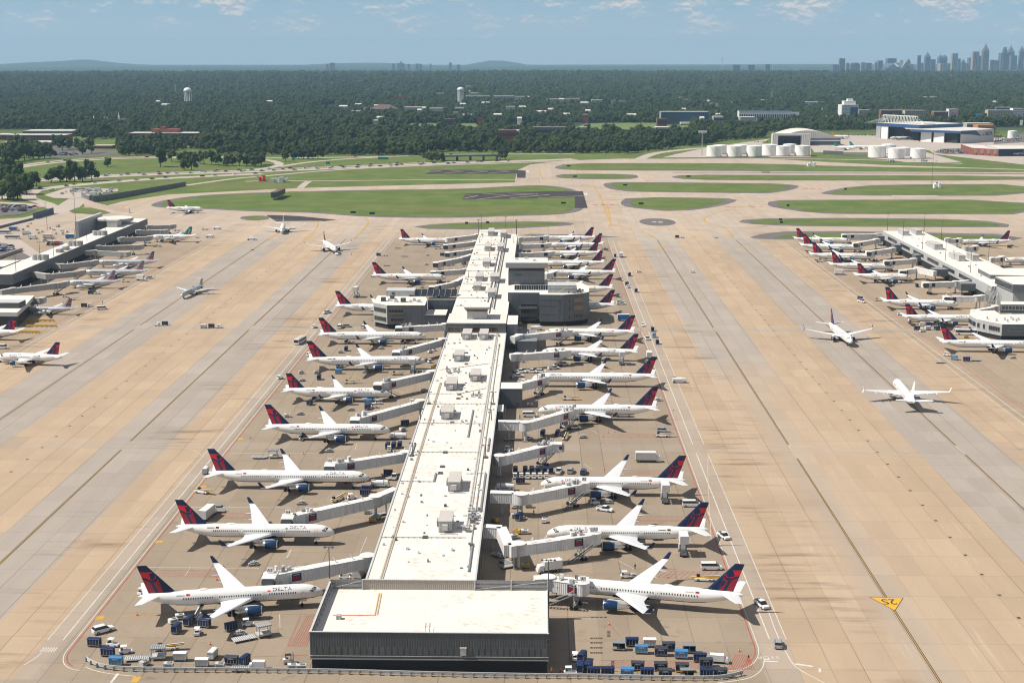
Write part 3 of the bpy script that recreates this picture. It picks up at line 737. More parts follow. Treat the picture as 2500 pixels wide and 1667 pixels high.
    if liv == 'delta':
        for s in sides:
            fb = MB(); xo = fx(n1-1.2)
            for (x0, x1, z0, z1, m_) in ((0, .45, .25, .5, M_NAVY), (.45, 1., .25, .5, M_RED), (0, 1., 0, .22, M_RED), (-2.6, -.4, .06, .3, M_LGREY)):
                q = [surfp(xo-s*x, 1.15+z, s) for x, z in ((x0, z0), (x1, z0), (x1, z1), (x0, z1))]; fb.quad(q, m_); fb.quad(q[::-1], m_)
            fb.obj('flag', root)
    # wings
    sp_, tc, sw = a['sp'], a['tc'], a['sw']
    zr = zc-.5*Rf
    for s in sides:
        wgb = MB(); secs = []
        for q, ch in ((.02, rc*1.04), (.33, rc*.62), (.66, rc*.62+(tc-rc*.62)*.5), (1, tc)):
            y = Rf*.55+q*(sp_-Rf*.55); le = wx+(y-Rf*.55)*sw*(1.12 if q < .34 else 1.08)
            z = zr+(y-Rf*.55)*.145; th = ch*(.13-.04*q)
            secs.append([(fx(le+px), s*y, z+pz) for px, pz in naca(ch, th)])
        if s > 0: secs = [r[::-1] for r in secs]
        wgb.loft(secs, M_WING, smooth=False)
        wo = wgb.obj('wing', root)
        tip = secs[-1]; lex = max(p[0] for p in tip); tz = tip[0][2] if s < 0 else tip[-1][2]
        if a['wl'] in ('blend', 'split'):
            wb = MB(); col = M_NAVY if liv == 'delta' else body
            for up in ((1,) if a['wl'] == 'blend' else (1, -1)):
                hh = (2.5 if ty in ('752', '753') else 2.2)*(1 if up > 0 else .5)
                sc3 = []
                for q, ch in ((0, tc), (.25, tc*.86), (1, tc*.42)):
                    xx = lex-q*(hh*.85)-.02; yy = sp_+q*.55+(.18 if q > 0 else 0); z_ = tz+up*(hh*max(0, q-.08))
                    sc3.append([(xx-px, s*(yy+pz), z_) for px, pz in naca(ch, .16)])
                wb.loft(sc3, col, smooth=False, mf=(lambda j, i: M_WING if j == 0 and up > 0 else col))
            wb.obj('winglet', wo)
        for q in (.25, .48, .70):
            fl = MB(); y = Rf*.55+q*(sp_-Rf*.55); le = wx+(y-Rf*.55)*sw*1.1; ch = rc*.62*(1-q)+tc*q+.9; zf = zr+(y-Rf*.55)*.145-.25
            fl.loft([[(fx(le+ch*.55+d), s*y+.2*w_*math.cos(t), zf+.24*w_*math.sin(t)) for t in [k*math.pi/3 for k in range(6)]] for d, w_ in ((0, .2), (.8, 1), (2.2, .8), (3.1, .15))], M_WING)
            fl.obj('flap_fairing', wo)
        # engine
        e = MB(); ex, er, el, ez, ey = a['ex'], a['er'], a['el'], a['ez'], s*a['ey']
        prof = [(0, .84), (.06, .95), (.3, 1.0), (.6, .98), (.82, .86)]
        rg = [[(fx(ex+q*el*.72), ey+er*r*math.cos(t), ez+er*r*math.sin(t)) for t in [2*math.pi*k/16 for k in range(16)]] for q, r in prof]
        e.loft(rg, eng, caps=False, mf=lambda j, i: M_CHROME if j == 0 else eng)
        e.loft([[(fx(ex+q), ey+er*r*math.cos(t), ez+er*r*math.sin(t)) for t in [2*math.pi*k/16 for k in range(16)]] for q, r in ((0, .84), (.5, .78))], M_DGREY, caps=False)
        eo = e.obj('engine', root)
        i_ = MB(); i_.cyl((fx(ex+.5), ey, ez), (fx(ex+.45), ey, ez), er*.78, M_BLACK, n=16); i_.cyl((fx(ex+.45), ey, ez), (fx(ex+.1), ey, ez), er*.25, M_MGREY, r1=.03, n=8); i_.obj('fan', eo)
        x_ = MB(); x_.loft([[(fx(ex+q), ey+er*r*math.cos(t), ez+er*r*math.sin(t)) for t in [2*math.pi*k/12 for k in range(12)]] for q, r in ((el*.6, .80), (el*.74, .62), (el*.92, .5), (el*1.02, .34), (el*1.12, .1))], M_CHROME); x_.obj('exhaust', eo)
        py = MB()
        if a.get('tt'): py.box((fx(ex+el*.4), s*(a['ey']+Rf)*.5, ez), (el*.5, abs(a['ey']-Rf*.5), .3), body)
        else: py.loft([[(fx(ex+.6), ey-.16, ez+er*.9), (fx(ex+.6), ey+.16, ez+er*.9), (fx(ex+el*1.1), ey+.16, ez+er*.4), (fx(ex+el*1.1), ey-.16, ez+er*.4)], [(fx(ex+1.6), ey-.14, zr+.5), (fx(ex+1.6), ey+.14, zr+.5), (fx(ex+el*1.2), ey+.14, zr+.3), (fx(ex+el*1.2), ey-.14, zr+.3)]], body, smooth=False)
        py.obj('pylon', eo)
        # tailplane
        tt = a.get('tt'); hz = (a['ft']-.1) if tt else zc+.50*Rf
        hx = L-2.2*(a['hc']/4.6)-a['hc']*.75 if not tt else L-3.2
        hb_ = MB(); sc2 = []
        for q, ch in ((0, a['hc']), (1, a['hc']*.36)):
            y = (0.05 if tt else .25)+q*a['hs']; le = hx+q*a['hs']*.58
            sc2.append([(fx(le+px), s*y, hz+q*a['hs']*(.1 if not tt else -.02)+pz) for px, pz in naca(ch, ch*.09)])
        if s > 0: sc2 = [r[::-1] for r in sc2]
        hb_.loft(sc2, M_WING if liv != 'american' else M_SILVER, smooth=False); hb_.obj('tailplane', root)
    # fin
    z0 = zc+Rf*.86; z1 = a['ft']; fl_ = L-a['frc']-(2.6 if not a.get('tt') else 1.5); ftm = {'delta': M_NAVY, 'frontier': M_TEAL, 'teal': M_TEAL, 'orange': M_YEL}.get(liv, body)
    fr, ftc, fsw = a['frc'], a['ftc'], a['fsw']
    fb = MB()
    def fp(u, v, y): # u along chord, v up
        ch = fr+(ftc-fr)*v; return (fx(fl_+fsw*v+u*ch), y, z0+(z1-z0)*v)
    se = []
    for v in (0, .5, 1):
        ch = fr+(ftc-fr)*v; se.append([(fx(fl_+fsw*v+px), pz, z0+(z1-z0)*v) for px, pz in [(0, 0), (.1*ch, .05*ch*.8), (.4*ch, .05*ch), (ch, 0), (.4*ch, -.05*ch), (.1*ch, -.05*ch*.8)]])
    fb.loft(se, ftm, smooth=False)
    fb.loft([[(fx(fl_-3.2), .02, z0+.25), (fx(fl_-3.2), -.02, z0+.25), (fx(fl_-3.2), 0, z0)], [(fx(fl_+.5), .12, z0+(z1-z0)*.06), (fx(fl_+.5), -.12, z0+(z1-z0)*.06), (fx(fl_+.5), 0, z0-.1)]], ftm, smooth=False)
    fo_ = fb.obj('tail_fin', root)
    em = MB()
    def side(pts, m_, e=.02):
        for s in sides:
            vs = []
            for u, v in pts:
                ch = fr+(ftc-fr)*v; hw = ch*.05*(min(1, u/.1)*.8+(min(1, max(0, u-.1)/.3)*.2) if u < .4 else (1-u)/.6)
                vs.append(fp(u, v, s*(hw+e)))
            em.quad(vs if s < 0 else vs[::-1], m_)
    def band(v0, v1, m_, u0=.0, u1=1.):
        side([(u0, v0), (.1 if u0 < .1 else u0+.01, v0), (.4, v0), (u1, v0), (u1, v1), (.4, v1), (.1 if u0 < .1 else u0+.01, v1), (u0, v1)], m_)
    if liv == 'delta':
        side([(.02, .76), (.10, .77), (.4, .77), (1., .78), (1., .60), (.78, .55), (.60, .50)], M_RED)
        side([(.02, .76), (.60, .50), (.40, .50), (.26, .53), (.10, .62)], M_RED)
        side([(.12, .56), (.28, .47), (.40, .42), (.55, .40), (.58, .22), (.60, .04), (.50, .0), (.40, .12)], M_DRED)
        side([(.68, .43), (1., .52), (1., .12), (.90, .0), (.74, .0), (.72, .2)], M_DRED)
    elif liv == 'american':
        k = 0; v = -.02
        cols = [M_RED, M_RED, M_SILVER, M_NAVY, M_SILVER, M_RED]
        for k in range(9): band(k/9., k/9.+.075, M_RED if k in (0, 1, 4) else M_NAVY, .0, 1.)
    elif liv == 'frontier':
        side([(.25, .15), (.6, .1), (.75, .5), (.6, .85), (.35, .7)], M_LGREY); side([(.5, .0), (1., .0), (1., .35), (.8, .2)], M_ORANGE)
    if em.f: em.obj('tail_emblem', fo_)
    # landing gear
    def gear(nm, n, y, r, hgt_, tw):
        g = MB(); g.cyl((fx(n), y, r), (fx(n), y, hgt_), .13, M_LGREY, n=6)
        for dx in ((-.6, .6) if ty in ('752', '753') and nm == 'main_gear' else (0,)):
            for dy in (-tw, tw): g.cyl((fx(n)+dx, y+dy-.16, r), (fx(n)+dx, y+dy+.16, r), r, M_BLACK, n=10)
        g.box((fx(n)+.5, y, hgt_-.7), (1.4, .06, 1.1), body); g.obj(nm, root)
    gear('nose_gear', 5.6*Rf/1.95, 0, .42, zc-.8*Rf, .25)
    for s in sides: gear('main_gear', wx+rc*.72, s*a['mg'], .55, zr+.3, .42)
    NEG_AC[key] = Proto(root); return NEG_AC[key]
def plane(ty, liv, nose, tail, label, group, near=False, ang=None, hn=3.9, ht=5.3, fix=None):
    a = AC[ty]; L = a['L']
    if isinstance(nose, Vector): A_, B_ = nose, tail
    else: A_, B_ = G(*nose, hn), G(*tail, ht)
    th = math.atan2(A_.y-B_.y, A_.x-B_.x) if ang is None else math.radians(ang)
    (u0, v0), (u1, v1) = PX(A_), PX(B_)
    c = G('S', (u0+u1)/2, (v0+v1)/2, (hn+ht)/2)
    d = Vector((math.cos(th), math.sin(th), 0))*L/2
    pa, pb = PX((c.x+d.x, c.y+d.y, hn)), PX((c.x-d.x, c.y-d.y, ht))
    s = fix or min(1.07, max(.94, math.hypot(u0-u1, v0-v1)/max(1, math.hypot(pa[0]-pb[0], pa[1]-pb[1]))))
    c.z = 0
    return aircraft(ty, liv, near).put(tuple(c), th, label, s, group)
GA = 'airliners parked nose in at the left side of the central concourse'
GB = 'airliners parked nose in at the right side of the central concourse'
LW = 'white airliner'
for k, (ty, n, t, ang, nr, extra) in enumerate([
    ('752', ('D2', 335, 700), ('D1', 738, 778), 10., 1, 'slightly turned, nearest the end hall on its left side'),
    ('752', ('D2', 428, 185), ('D1', 1068, 133), 0., 1, 'second from the end hall, left of the concourse'),
    ('753', ('C1', 1037, 972), ('C0', 1870, 928), 0., 1, 'third from the end hall, left of the concourse'),
    ('752', ('C1', 1222, 545), ('C1', 102, 513), 0., 1, 'fourth from the end hall, left side, one belt loader'),
    ('321', ('C1', 1218, 215), ('C1', 262, 175), 0., 1, 'fifth from the end hall, left side, two belt loaders'),
    ('753', ('B2', 1540, 1392), ('B2', 478, 1385), 3., 1, 'with catering truck at its nose, left of the concourse'),
    ('753', ('B2', 1545, 1175), ('B2', 583, 1155), 2., 1, 'just in front of the grey octagonal block on the left'),
    ('752', ('B2', 1480, 918), ('B2', 730, 908), 0., 0, 'with its front half hidden behind the left octagonal block'),
    ('752', ('B2', 1725, 640), ('B2', 1060, 640), 0., 0, 'alone beyond the grey octagonal block on the left'),
    ('739', ('B2', 1785, 315), ('B2', 1300, 300), 0., 0, 'farthest one on the left of the central concourse')]):
    plane(ty, 'delta', n, t, LW+' '+extra, GA, bool(nr), ang)
for k, (ty, n, t, ang, nr, extra) in enumerate([
    ('753', ('D3', 235, 625), ('D3', 2095, 768), 168.5, 1, 'slightly turned, nearest the end hall on its right side'),
    ('752', ('D3', 350, 190), ('D3', 1795, 165), 180., 1, 'second from the end hall on the right, jet bridge over its name'),
    ('752', ('C2', 660, 1020), ('C2', 1960, 1005), 180., 1, 'third from the end hall on the right, catering truck at tail'),
    ('752', ('C2', 640, 365), ('C2', 1715, 348), 180., 1, 'fourth on the right, beyond the gate with an empty jet bridge'),
    ('753', ('B3', 219, 1530), ('C2', 1700, 75), 180., 1, 'with name in full view, fifth from the end hall, right side'),
    ('752', ('B3', 300, 1300), ('B3', 1170, 1318), 176., 1, 'sixth on the right, catering truck behind its wing'),
    ('752', ('B3', 325, 1130), ('B3', 1140, 1140), 177., 1, 'seventh on the right, just in front of the dark grey octagonal tower'),
    ('752', ('B3', 219, 900), ('B3', 960, 897), 180., 0, 'only its tail showing beside the dark octagonal tower, the nearer of two'),
    ('752', ('B3', 256, 748), ('B3', 945, 745), 180., 0, 'only its tail showing beside the dark octagonal tower, the farther of two'),
    ('752', ('B3', 325, 602), ('B3', 970, 605), 180., 0, 'right beside the tall grey tower block of the concourse'),
    ('739', ('B3', 317, 512), ('B3', 868, 510), 180., 0, 'fourth from the far end on the right of the central concourse'),
    ('739', ('B3', 305, 420), ('B3', 830, 425), 180., 0, 'third from the far end on the right of the central concourse'),
    ('739', ('B3', 357, 345), ('B3', 860, 350), 180., 0, 'second from the far end on the right of the central concourse'),
    ('739', ('B3', 302, 290), ('B3', 785, 285), 180., 0, 'farthest one on the right of the central concourse')]):
    plane(ty, 'delta', n, t, LW+' '+extra, GB, bool(nr), ang)
GC = 'airliners parked along the right concourse'
for ty, n, t, ang, extra in [
    ('739', (795, 320), (290, 290), -3., 'farthest one on the left of the right concourse'), ('739', (905, 385), (345, 352), -3., 'second from the far end, left of the right concourse'),
    ('739', (1005, 465), (430, 432), -3., 'third from the far end, left of the right concourse'), ('739', (1185, 555), (605, 518), -3., 'box truck beside its tail, left of the right concourse'),
    ('319', (1340, 650), (830, 622), -2., 'short, belt loader under its wing, at the right concourse'), ('739', (1765, 885), (1080, 845), -3., 'with split wingtips, third nearest at the right concourse'),
    ('321', (1965, 1015), (1265, 985), -2., 'nose hidden behind the rounded grey block of the right concourse'), ('753', (2530, 1262), (1615, 1208), -2., 'nearest at the right concourse, nose cut by the picture edge'),
    ('739', (1790, 312), (2215, 320), 182., 'farthest, on the far side of the right concourse'), ('739', (2165, 475), (2700, 485), 182., 'on the far side of the right concourse, cut by the picture edge')]:
    plane(ty, 'delta', ('B4',)+n, ('B4',)+t, LW+' '+extra, GC, False, ang)
for i, (n, t, y) in enumerate([((2352+60, 640), (2352+600, 650), 0)]): pass
GD = 'silver airliners with striped tails at the left concourse'
for ty, n, t, ang, extra in [('321', (880, 508), (1385, 497), 180., 'farthest of the striped tails at the left concourse'), ('321', (768, 598), (1290, 583), 180., 'middle one, two carts beside its tail'),
                             ('319', (605, 685), (1050, 682), 180., 'whole nose showing, wing shadow on the concrete'), ('175', (250, 905), (645, 915), 178., 'small one nearest, beside the dark glass corner block')]:
    plane(ty, 'american', ('B1',)+n, ('B1',)+t, 'silver airliner, '+extra, GD, False, ang)
plane('319', 'frontier', ('B1', 1345, 287), ('B1', 1745, 275), 'white airliner with large green lettering, teal tail and green engine at the left concourse', None, False, 180.)
GE = 'airliners moving on the lanes'
plane('319', 'delta', ('B1', 1830, 30), ('B1', 1490, 30), 'white airliner taxiing in front of the far left grass, navy and red tail', GE, False, 3.)
plane('739', 'white', ('B2', 215, 232), ('B2', 300, 150), 'white airliner taxiing towards camera beside the small dark asphalt pad', GE, False, -82., fix=1.)
plane('321', 'delta', ('B2', 735, 400), ('B2', 615, 310), 'white airliner pushed back by a tug, nose to the camera, left lane', GE, False, -70., fix=1.)
plane('crj', 'american', ('B1', 1620, 785), ('B1', 1830, 690), 'small silver jet with T-tail taxiing on the left lane', GE, False, -97., fix=1.)
plane('739', 'delta', ('B4', 785, 1215), ('B4', 620, 1040), 'white airliner facing the camera on the right lane, upturned wingtips', GE, False, -87., fix=1.)
plane('739', 'white', ('C3', 1815, 95), ('C3', 1780, 282), 'white airliner seen from behind on the right lane, shadow below', GE, False, 86., fix=1.)
plane('319', 'delta', ('B1', 0, 1335), ('B1', 550, 1360), 'white airliner with navy and red tail at the left picture edge, whole body showing', GE, False, 172.)
plane('319', 'delta', ('B1', -380, 1120), ('B1', 170, 1138), 'white airliner with navy and red tail, only its rear showing at the left edge', GE, False, 172.)
# at the far hangars
GH = 'airliners parked at the far hangars'
plane('319', 'teal', ('A4', 815, 1112), ('A4', 665, 1090), 'white airliner with small teal tail beside the arched hangar, the left one', GH, False, -15., fix=1.)
plane('319', 'teal', ('A4', 965, 1102), ('A4', 790, 1085), 'white airliner with teal tail behind the white tanks, the right one', GH, False, -12., fix=1.)
plane('319', 'orange', ('A4', 770, 1005), ('A4', 640, 1000), 'white airliner with yellow tail half hidden by the arched hangar roof', GH, False, 0., fix=1.)
plane('319', 'delta', ('A4', 1180, 1008), ('A4', 1290, 1015), 'white airliner nosing out of the large blue-trimmed hangar', GH, False, 190., fix=1.)
# ------------------------------------------------------------------ terminal buildings
M_WALLG = mat('ribbed_grey_cladding', (.09, .10, .106), .55, var=.1, vs=.3, stripes=(.6, 'xy', .2), streak=.2)
M_WALLD = mat('grey_panel_wall', (.125, .14, .155), .55, var=.12, vs=.25, streak=.25)
M_WALLS = mat('pale_grey_panel', (.40, .41, .41), .5, var=.1, vs=.3, streak=.2)
M_WALLB = mat('beige_corrugated', (.44, .40, .35), .6, var=.08, vs=.3, stripes=(.5, 'xy', .7))
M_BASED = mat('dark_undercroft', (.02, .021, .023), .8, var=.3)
M_UNIT = mat('rooftop_unit_panel', (.42, .42, .41), .5, var=.12, stripes=(.8, 'xy', .35))
M_UNITTOP = mat('rooftop_unit_lid', (.50, .47, .43), .6, var=.12)
M_STAIN = mat('rust_stain', (.42, .27, .19), .8, var=.4, vs=.8)
M_TINT = mat('bronze_window', (.05, .036, .022), .15, var=.6, vs=.7, spec=.6)
M_AMB = mat('amber_blind', (.30, .20, .09), .5, var=.4, vs=1)
def roof_mat():
    m, b, bs = newmat('weathered_roof')
    P = b.n('ShaderNodeNewGeometry').outputs['Position']; sp = b.n('ShaderNodeSeparateXYZ'); b.put(sp.inputs[0], P)
    f = b.m('ABSOLUTE', b.m('SUBTRACT', b.m('FRACT', b.m('DIVIDE', sp.outputs[1], 11.3)), .5)); fx_ = b.m('ABSOLUTE', b.m('SUBTRACT', b.m('FRACT', b.m('DIVIDE', sp.outputs[0], 13.7)), .5))
    seam = b.m('MAXIMUM', b.ss(f, .488, .497), b.m('MULTIPLY', b.ss(fx_, .491, .497), .8))
    c = b.mix(b.noise(P, .12, 5), (.70, .63, .55), (.78, .73, .66))
    r = b.m('MULTIPLY', b.ss(b.noise(P, .10, 2), .45, .6), b.ss(b.noise(b.vec(P, .5, 1.1, 1), 1., 6, .75), .49, .62))
    c = b.mix(b.m('MULTIPLY', r, .6), c, (.40, .26, .19))
    c = b.mix(b.m('MULTIPLY', b.ss(b.noise(P, .35, 5, .7), .62, .8), .35), c, (.45, .42, .40))
    c = b.mix(b.m('MULTIPLY', seam, .35), c, (.40, .36, .32))
    b.put(bs.inputs['Base Color'], c); bs.inputs['Roughness'].default_value = .8; bs.inputs['Specular IOR Level'].default_value = .2
    return m
M_WROOF = roof_mat()
def rect(x0, y0, x1, y1): return [(x0, y0), (x1, y0), (x1, y1), (x0, y1)]
def part(name, parent, fn):
    m = MB(); fn(m); return m.obj(name, parent)
def unit(parent, t, x, y, wpx, d, h, z, vent=True):
    p = G(t, x, y, z); u0 = PX(p); s = PX((p.x+1, p.y, z))[0]-u0[0]; k = TK[t][2] if t in TK else 3.675
    w_ = wpx/k/s
    m = MB(); m.box((p.x, p.y+d/2, z+.15+h/2), (w_, d, h), M_UNIT); m.box((p.x, p.y+d/2, z+.15+h+.06), (w_+.3, d+.3, .12), M_UNITTOP)
    if vent: m.box((p.x, p.y-.5, z+h*.55), (w_*.42, 1., h*.5), M_LGREY); m.box((p.x-w_*.62, p.y+d*.7, z+.9), (w_*.24, d*.3, 1.6), M_MGREY); m.box((p.x+w_*.3, p.y-1.2, z+.12), (w_*1.3, 1., .1), M_LGREY)
    return m.obj('rooftop_unit', parent)
def win_on(parent, a, c, z0, z1, m_=None, mull=1.6, frame=M_MGREY, off=.06):
    """window band on the vertical face from a to c (outward = right of a->c)"""
    a, c = Vector((a[0], a[1])), Vector((c[0], c[1])); d = c-a; L = d.length; d.normalize(); n = Vector((d.y, -d.x))
    ang = math.atan2(d.y, d.x); mid = (a+c)/2+n*off; h = z1-z0
    m = MB(); m.box((mid.x, mid.y, (z0+z1)/2), (L, .08, h), m_ or M_TINT, ang); o = m.obj('window', parent)
    f = MB(); mid = (a+c)/2+n*(off+.06)
    for zz in (z0, z1): f.box((mid.x, mid.y, zz), (L+.1, .14, .14), frame, ang)
    k = max(1, round(L/mull))
    for i in range(k+1):
        q = a+d*L*i/k+n*(off+.065); f.box((q.x, q.y, (z0+z1)/2), (.09, .12, h+.12), frame, ang)
    f.obj('window_frame', o); return o
def lerp2(a, c, t): return (a[0]+(c[0]-a[0])*t, a[1]+(c[1]-a[1])*t)

# --- end hall -------------------------------------------------------------
HX0, HX1, HY0, HY1 = -52.7, 2.45, 301., 333.
hall = thing('end_hall', (0, 0, 0), 0, 'low dark-fronted end hall with white roof and parapet nearest the camera', 'building')
def f(m):
    m.prism(rect(HX0+.3, HY0+.35, HX1-.3, HY1-.2), 0, 3.4, M_BASED, bottom=False)
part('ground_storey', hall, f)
def f(m):
    m.prism(rect(HX0, HY0, HX1, HY1), 3.4, 7.9, M_WALLG, M_WROOF)
part('upper_storey', hall, f)
def f(m):   # parapet walls
    m.box(((HX0+HX1)/2, HY0+.12, 8.95), (HX1-HX0, .24, 2.1), M_WALLG); m.box((HX0+.12, (HY0+HY1)/2, 8.95), (.24, HY1-HY0-.5, 2.1), M_WALLG)
part('parapet', hall, f)
def f(m):
    m.box(((HX0+HX1)/2, HY0+.12, 10.06), (HX1-HX0+.3, .5, .12), M_LGREY); m.box((HX0+.12, (HY0+HY1)/2, 10.06), (.5, HY1-HY0, .118), M_LGREY)
    m.box((HX1-.15, (HY0+HY1)/2, 8.05), (.3, HY1-HY0, .3), M_LGREY)
part('coping', hall, f)
def f(m): m.box((-30.2, HY1-.2, 9.2), (28.2, .3, 2.6), M_WALLB); m.box((-30.2, HY1-.2, 10.54), (28.4, .5, .1), M_LGREY)
part('back_parapet', hall, f)
for xa, xb in ((HX0, -44.4), (-16., HX1)):
    def f(m, xa=xa, xb=xb):
        m.box(((xa+xb)/2, HY1+.1, 9.3), (xb-xa, .12, 2.2), M_UNIT)
        for z in (8.2, 9.3, 10.35): m.box(((xa+xb)/2, HY1-.1, z), (xb-xa, .22, .22), M_MGREY)
        n = max(1, round((xb-xa)/9))
        for i in range(n+1): m.box((xa+(xb-xa)*i/n, HY1-.35, 9.2), (.35, .4, 2.7), M_LGREY)
        m.bar((xa+.4, HY1-.45, 8.2), (xb-.4, HY1-.45, 10.3), .12, M_LGREY)
    part('screen_wall', hall, f)
def f(m):
    for i in range(10): m.bar((HX0+.5, HY0+2+i*3.2, 7.95), (HX0+.3, HY0+2+i*3.2, 10), .14, M_MGREY)
    for z in (8.7, 9.4): m.bar((HX0+.5, HY0+1, z), (HX0+.5, HY1-1, z), .12, M_LGREY)
part('parapet_bracing', hall, f)
def f(m):
    n = 38
    for i in range(n):
        x = HX0+.9+(HX1-HX0-1.8)*i/(n-1); m.box((x, HY0-.05, 5.4), (1.05, .06, 2.0), mat('facade_panel', (.10, .11, .115), .4, var=.4, vs=.3))
    m.box(((HX0+HX1)/2, HY0-.07, 4.2), (HX1-HX0+.1, .12, .1), M_LGREY)
    m.box(((HX0+HX1)/2, HY0-.1, 3.45), (HX1-HX0+.15, .22, .25), M_MGREY)
part('facade_panel_row', hall, f)
def f(m): p = AT('D2', 1585, 1262, HY0); m.box((p.x, HY0-.35, 5.6), (1.4, .6, 1.7), M_LGREY); m.box((p.x, HY0-.5, 6.55), (1.6, .8, .15), M_WALLB)
part('wall_vent', hall, f)
def f(m):
    p = G('D2', 800, 935, 7.9); q = G('D2', 838, 740, 7.9)
    for dx in (-.3, .3): m.bar((p.x+dx, p.y, 8.1), (q.x+dx, q.y, 8.1), .12, M_YEL)
    for i in range(12): k = i/11; m.bar((p.x-.3+(q.x-p.x)*k, p.y+(q.y-p.y)*k, 8.1), (p.x+.3+(q.x-p.x)*k, p.y+(q.y-p.y)*k, 8.1), .1, M_YEL)
    a = G('D2', 415, 938, 7.9); m.bar((a.x, a.y, 8.0), (p.x, p.y, 8.0), .12, M_ORANGE)
part('roof_walkway', hall, f)
def f(m): a = G('D2', 465, 975, 7.9); m.box((a.x, a.y+.6, 8.4), (1.2, 1.2, 1.), M_UNIT)
part('roof_hatch', hall, f)
def f(m):
    a = G('D2', 1270, 1060, 7.9)
    for dx in (-.5, .5): m.bar((a.x+dx, a.y-2, 8.), (a.x+dx, a.y-2, 10.4), .08, M_DGREY); m.bar((a.x+dx, a.y-2, 8.9), (a.x+dx, a.y+1.5, 8.9), .08, M_DGREY)
    m.bar((a.x-.5, a.y-2, 9.6), (a.x+.5, a.y-2, 9.6), .08, M_DGREY)
part('access_rail', hall, f)

# --- central concourse -----------------------------------------------------
YM = G('B2', 1990, 1150, 8.2).y
con = thing('concourse', (0, 0, 0), 0, 'long white-roofed central concourse running away from the end hall', 'building')
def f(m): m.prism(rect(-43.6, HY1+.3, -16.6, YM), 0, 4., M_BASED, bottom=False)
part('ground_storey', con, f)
def f(m): m.prism(rect(-44.3, HY1+.2, -16., YM), 4., 8.2, M_WALLD, M_WROOF)
part('upper_storey', con, f)
def f(m):
    for x in (-44.2, -16.1): m.box((x, (HY1+YM)/2, 8.3), (.5, YM-HY1-1, .25), M_LGREY)
part('roof_edge', con, f)
far = thing('far_concourse', (0, 0, 0), 0, 'raised far half of the central concourse beyond the cross block', 'building')
YE = 1041.
def f(m): m.prism(rect(-43.8, YM+28, -16.5, YE-.3), 0, 5., M_BASED, bottom=False)
part('ground_storey', far, f)
def f(m): m.prism(rect(-44.4, YM+27.8, -25.5, YE), 5., 12.8, M_WALLD, M_WROOF); m.prism(rect(-25.5, YM+27.8, -16., YE-18), 5., 12., M_WALLD, M_WROOF)
part('upper_storey', far, f)
# cross block between them
a = G('B2', 1725, 1062, 12.8); c = G('B2', 2262, 1062, 12.8)
YB = a.y
xb = thing('cross_block', (0, 0, 0), 0, 'raised white-roofed block crossing the concourse, with a small penthouse on top', 'building')
cb_ = rect(a.x, YM+.1, c.x, YM+27.6)
def f(m): m.prism(cb_, 8.0, 12.8, M_WALLD, M_WROOF); m.prism(rect(a.x+.3, YM+.4, c.x-.3, YM+27.3), 0, 8, M_WALLD)
part('wall', xb, f)
def f(m): m.box(((a.x+c.x)/2, YM+.1, 12.95), (c.x-a.x+.4, .4, .35), M_WALLS)
part('fascia', xb, f)
p1 = AT('B2', 1915, 1025, YM+6); 
def f(m):
    q0 = G('B2', 1912, 1025, 12.8); q1 = G('B2', 2090, 1025, 12.8); y0 = q0.y
    m.prism(rect(q0.x, y0, q1.x, y0+11), 12.8, 16.6, M_WALLS)
    m.loft([[(q0.x, y0, 16.6), (q1.x, y0, 16.6), (q1.x, y0+11, 16.6), (q0.x, y0+11, 16.6)], [(q0.x-1.2, y0-1.2, 18.2), (q1.x+1.2, y0-1.2, 18.2), (q1.x+1.2, y0+12, 18.2), (q0.x-1.2, y0+12, 18.2)]], M_TINT, caps=False, smooth=False)
    m.prism(rect(q0.x-1.4, y0-1.4, q1.x+1.4, y0+12.2), 18.2, 19.1, M_WALLS, M_ROOF)
part('penthouse', xb, f)
win_on(xb, (a.x+1, YM+.1), (c.x-4, YM+.1), 8.6, 11.2, M_TINT, 3.)
for t, x, y, wpx, d, h in (('C1', 1715, 1470, 118, 9.5, 3.2), ('C1', 1795, 1104, 108, 11, 3.), ('C1', 1732, 456, 104, 11, 2.7), ('C1', 1768, 196, 96, 12, 2.7), ('C1', 1985, 116, 88, 12, 2.7),
                           ('B2', 1836, 1407, 84, 12, 2.8), ('B2', 1908, 1212, 78, 13, 2.8), ('B2', 2060, 1213, 76, 13, 2.8)):
    unit(con, t, x, y, wpx, d, h, 8.2)
for t, x, y, wpx, d, h in (('B2', 2130, 832, 66, 14, 2.8), ('B2', 2000, 772, 64, 15, 2.8), ('B2', 2160, 692, 78, 16, 3), ('B2', 2020, 690, 60, 16, 3), ('B2', 2085, 557, 66, 17, 3), ('B2', 2096, 417, 54, 20, 3), ('B2', 2210, 416, 52, 20, 3), ('B2', 2124, 280, 50, 22, 3), ('B2', 2236, 292, 50, 22, 3)):
    unit(far, t, x, y, wpx, d, h, 12.8, False)
def ladder(m, xs, y0, y1, z, w_=.7, step=1.6, mm=M_LGREY):
    (xa, xb2) = xs
    for dx in (-w_/2, w_/2): m.bar((xa+dx, y0, z), (xb2+dx, y1, z), .16, mm)
    n = int((y1-y0)/step)
    for i in range(n):
        k = i/n; xx = xa+(xb2-xa)*k; m.box((xx, y0+(y1-y0)*k, z), (w_*1.5, .16, .14), mm)
xp = G('C1', 2090, 280, 8.5).x
def f(m): ladder(m, (xp, xp), 378, YM-1, 8.55, .7, 1.3, M_LGREY); m.bar((xp+1.7, 360, 8.5), (xp+1.7, 640, 8.5), .2, M_MGREY)
part('roof_pipe_run', con, f)
xq = G('C1', 1560, 500, 8.5).x; xq2 = G('D2', 850, 600, 8.3).x
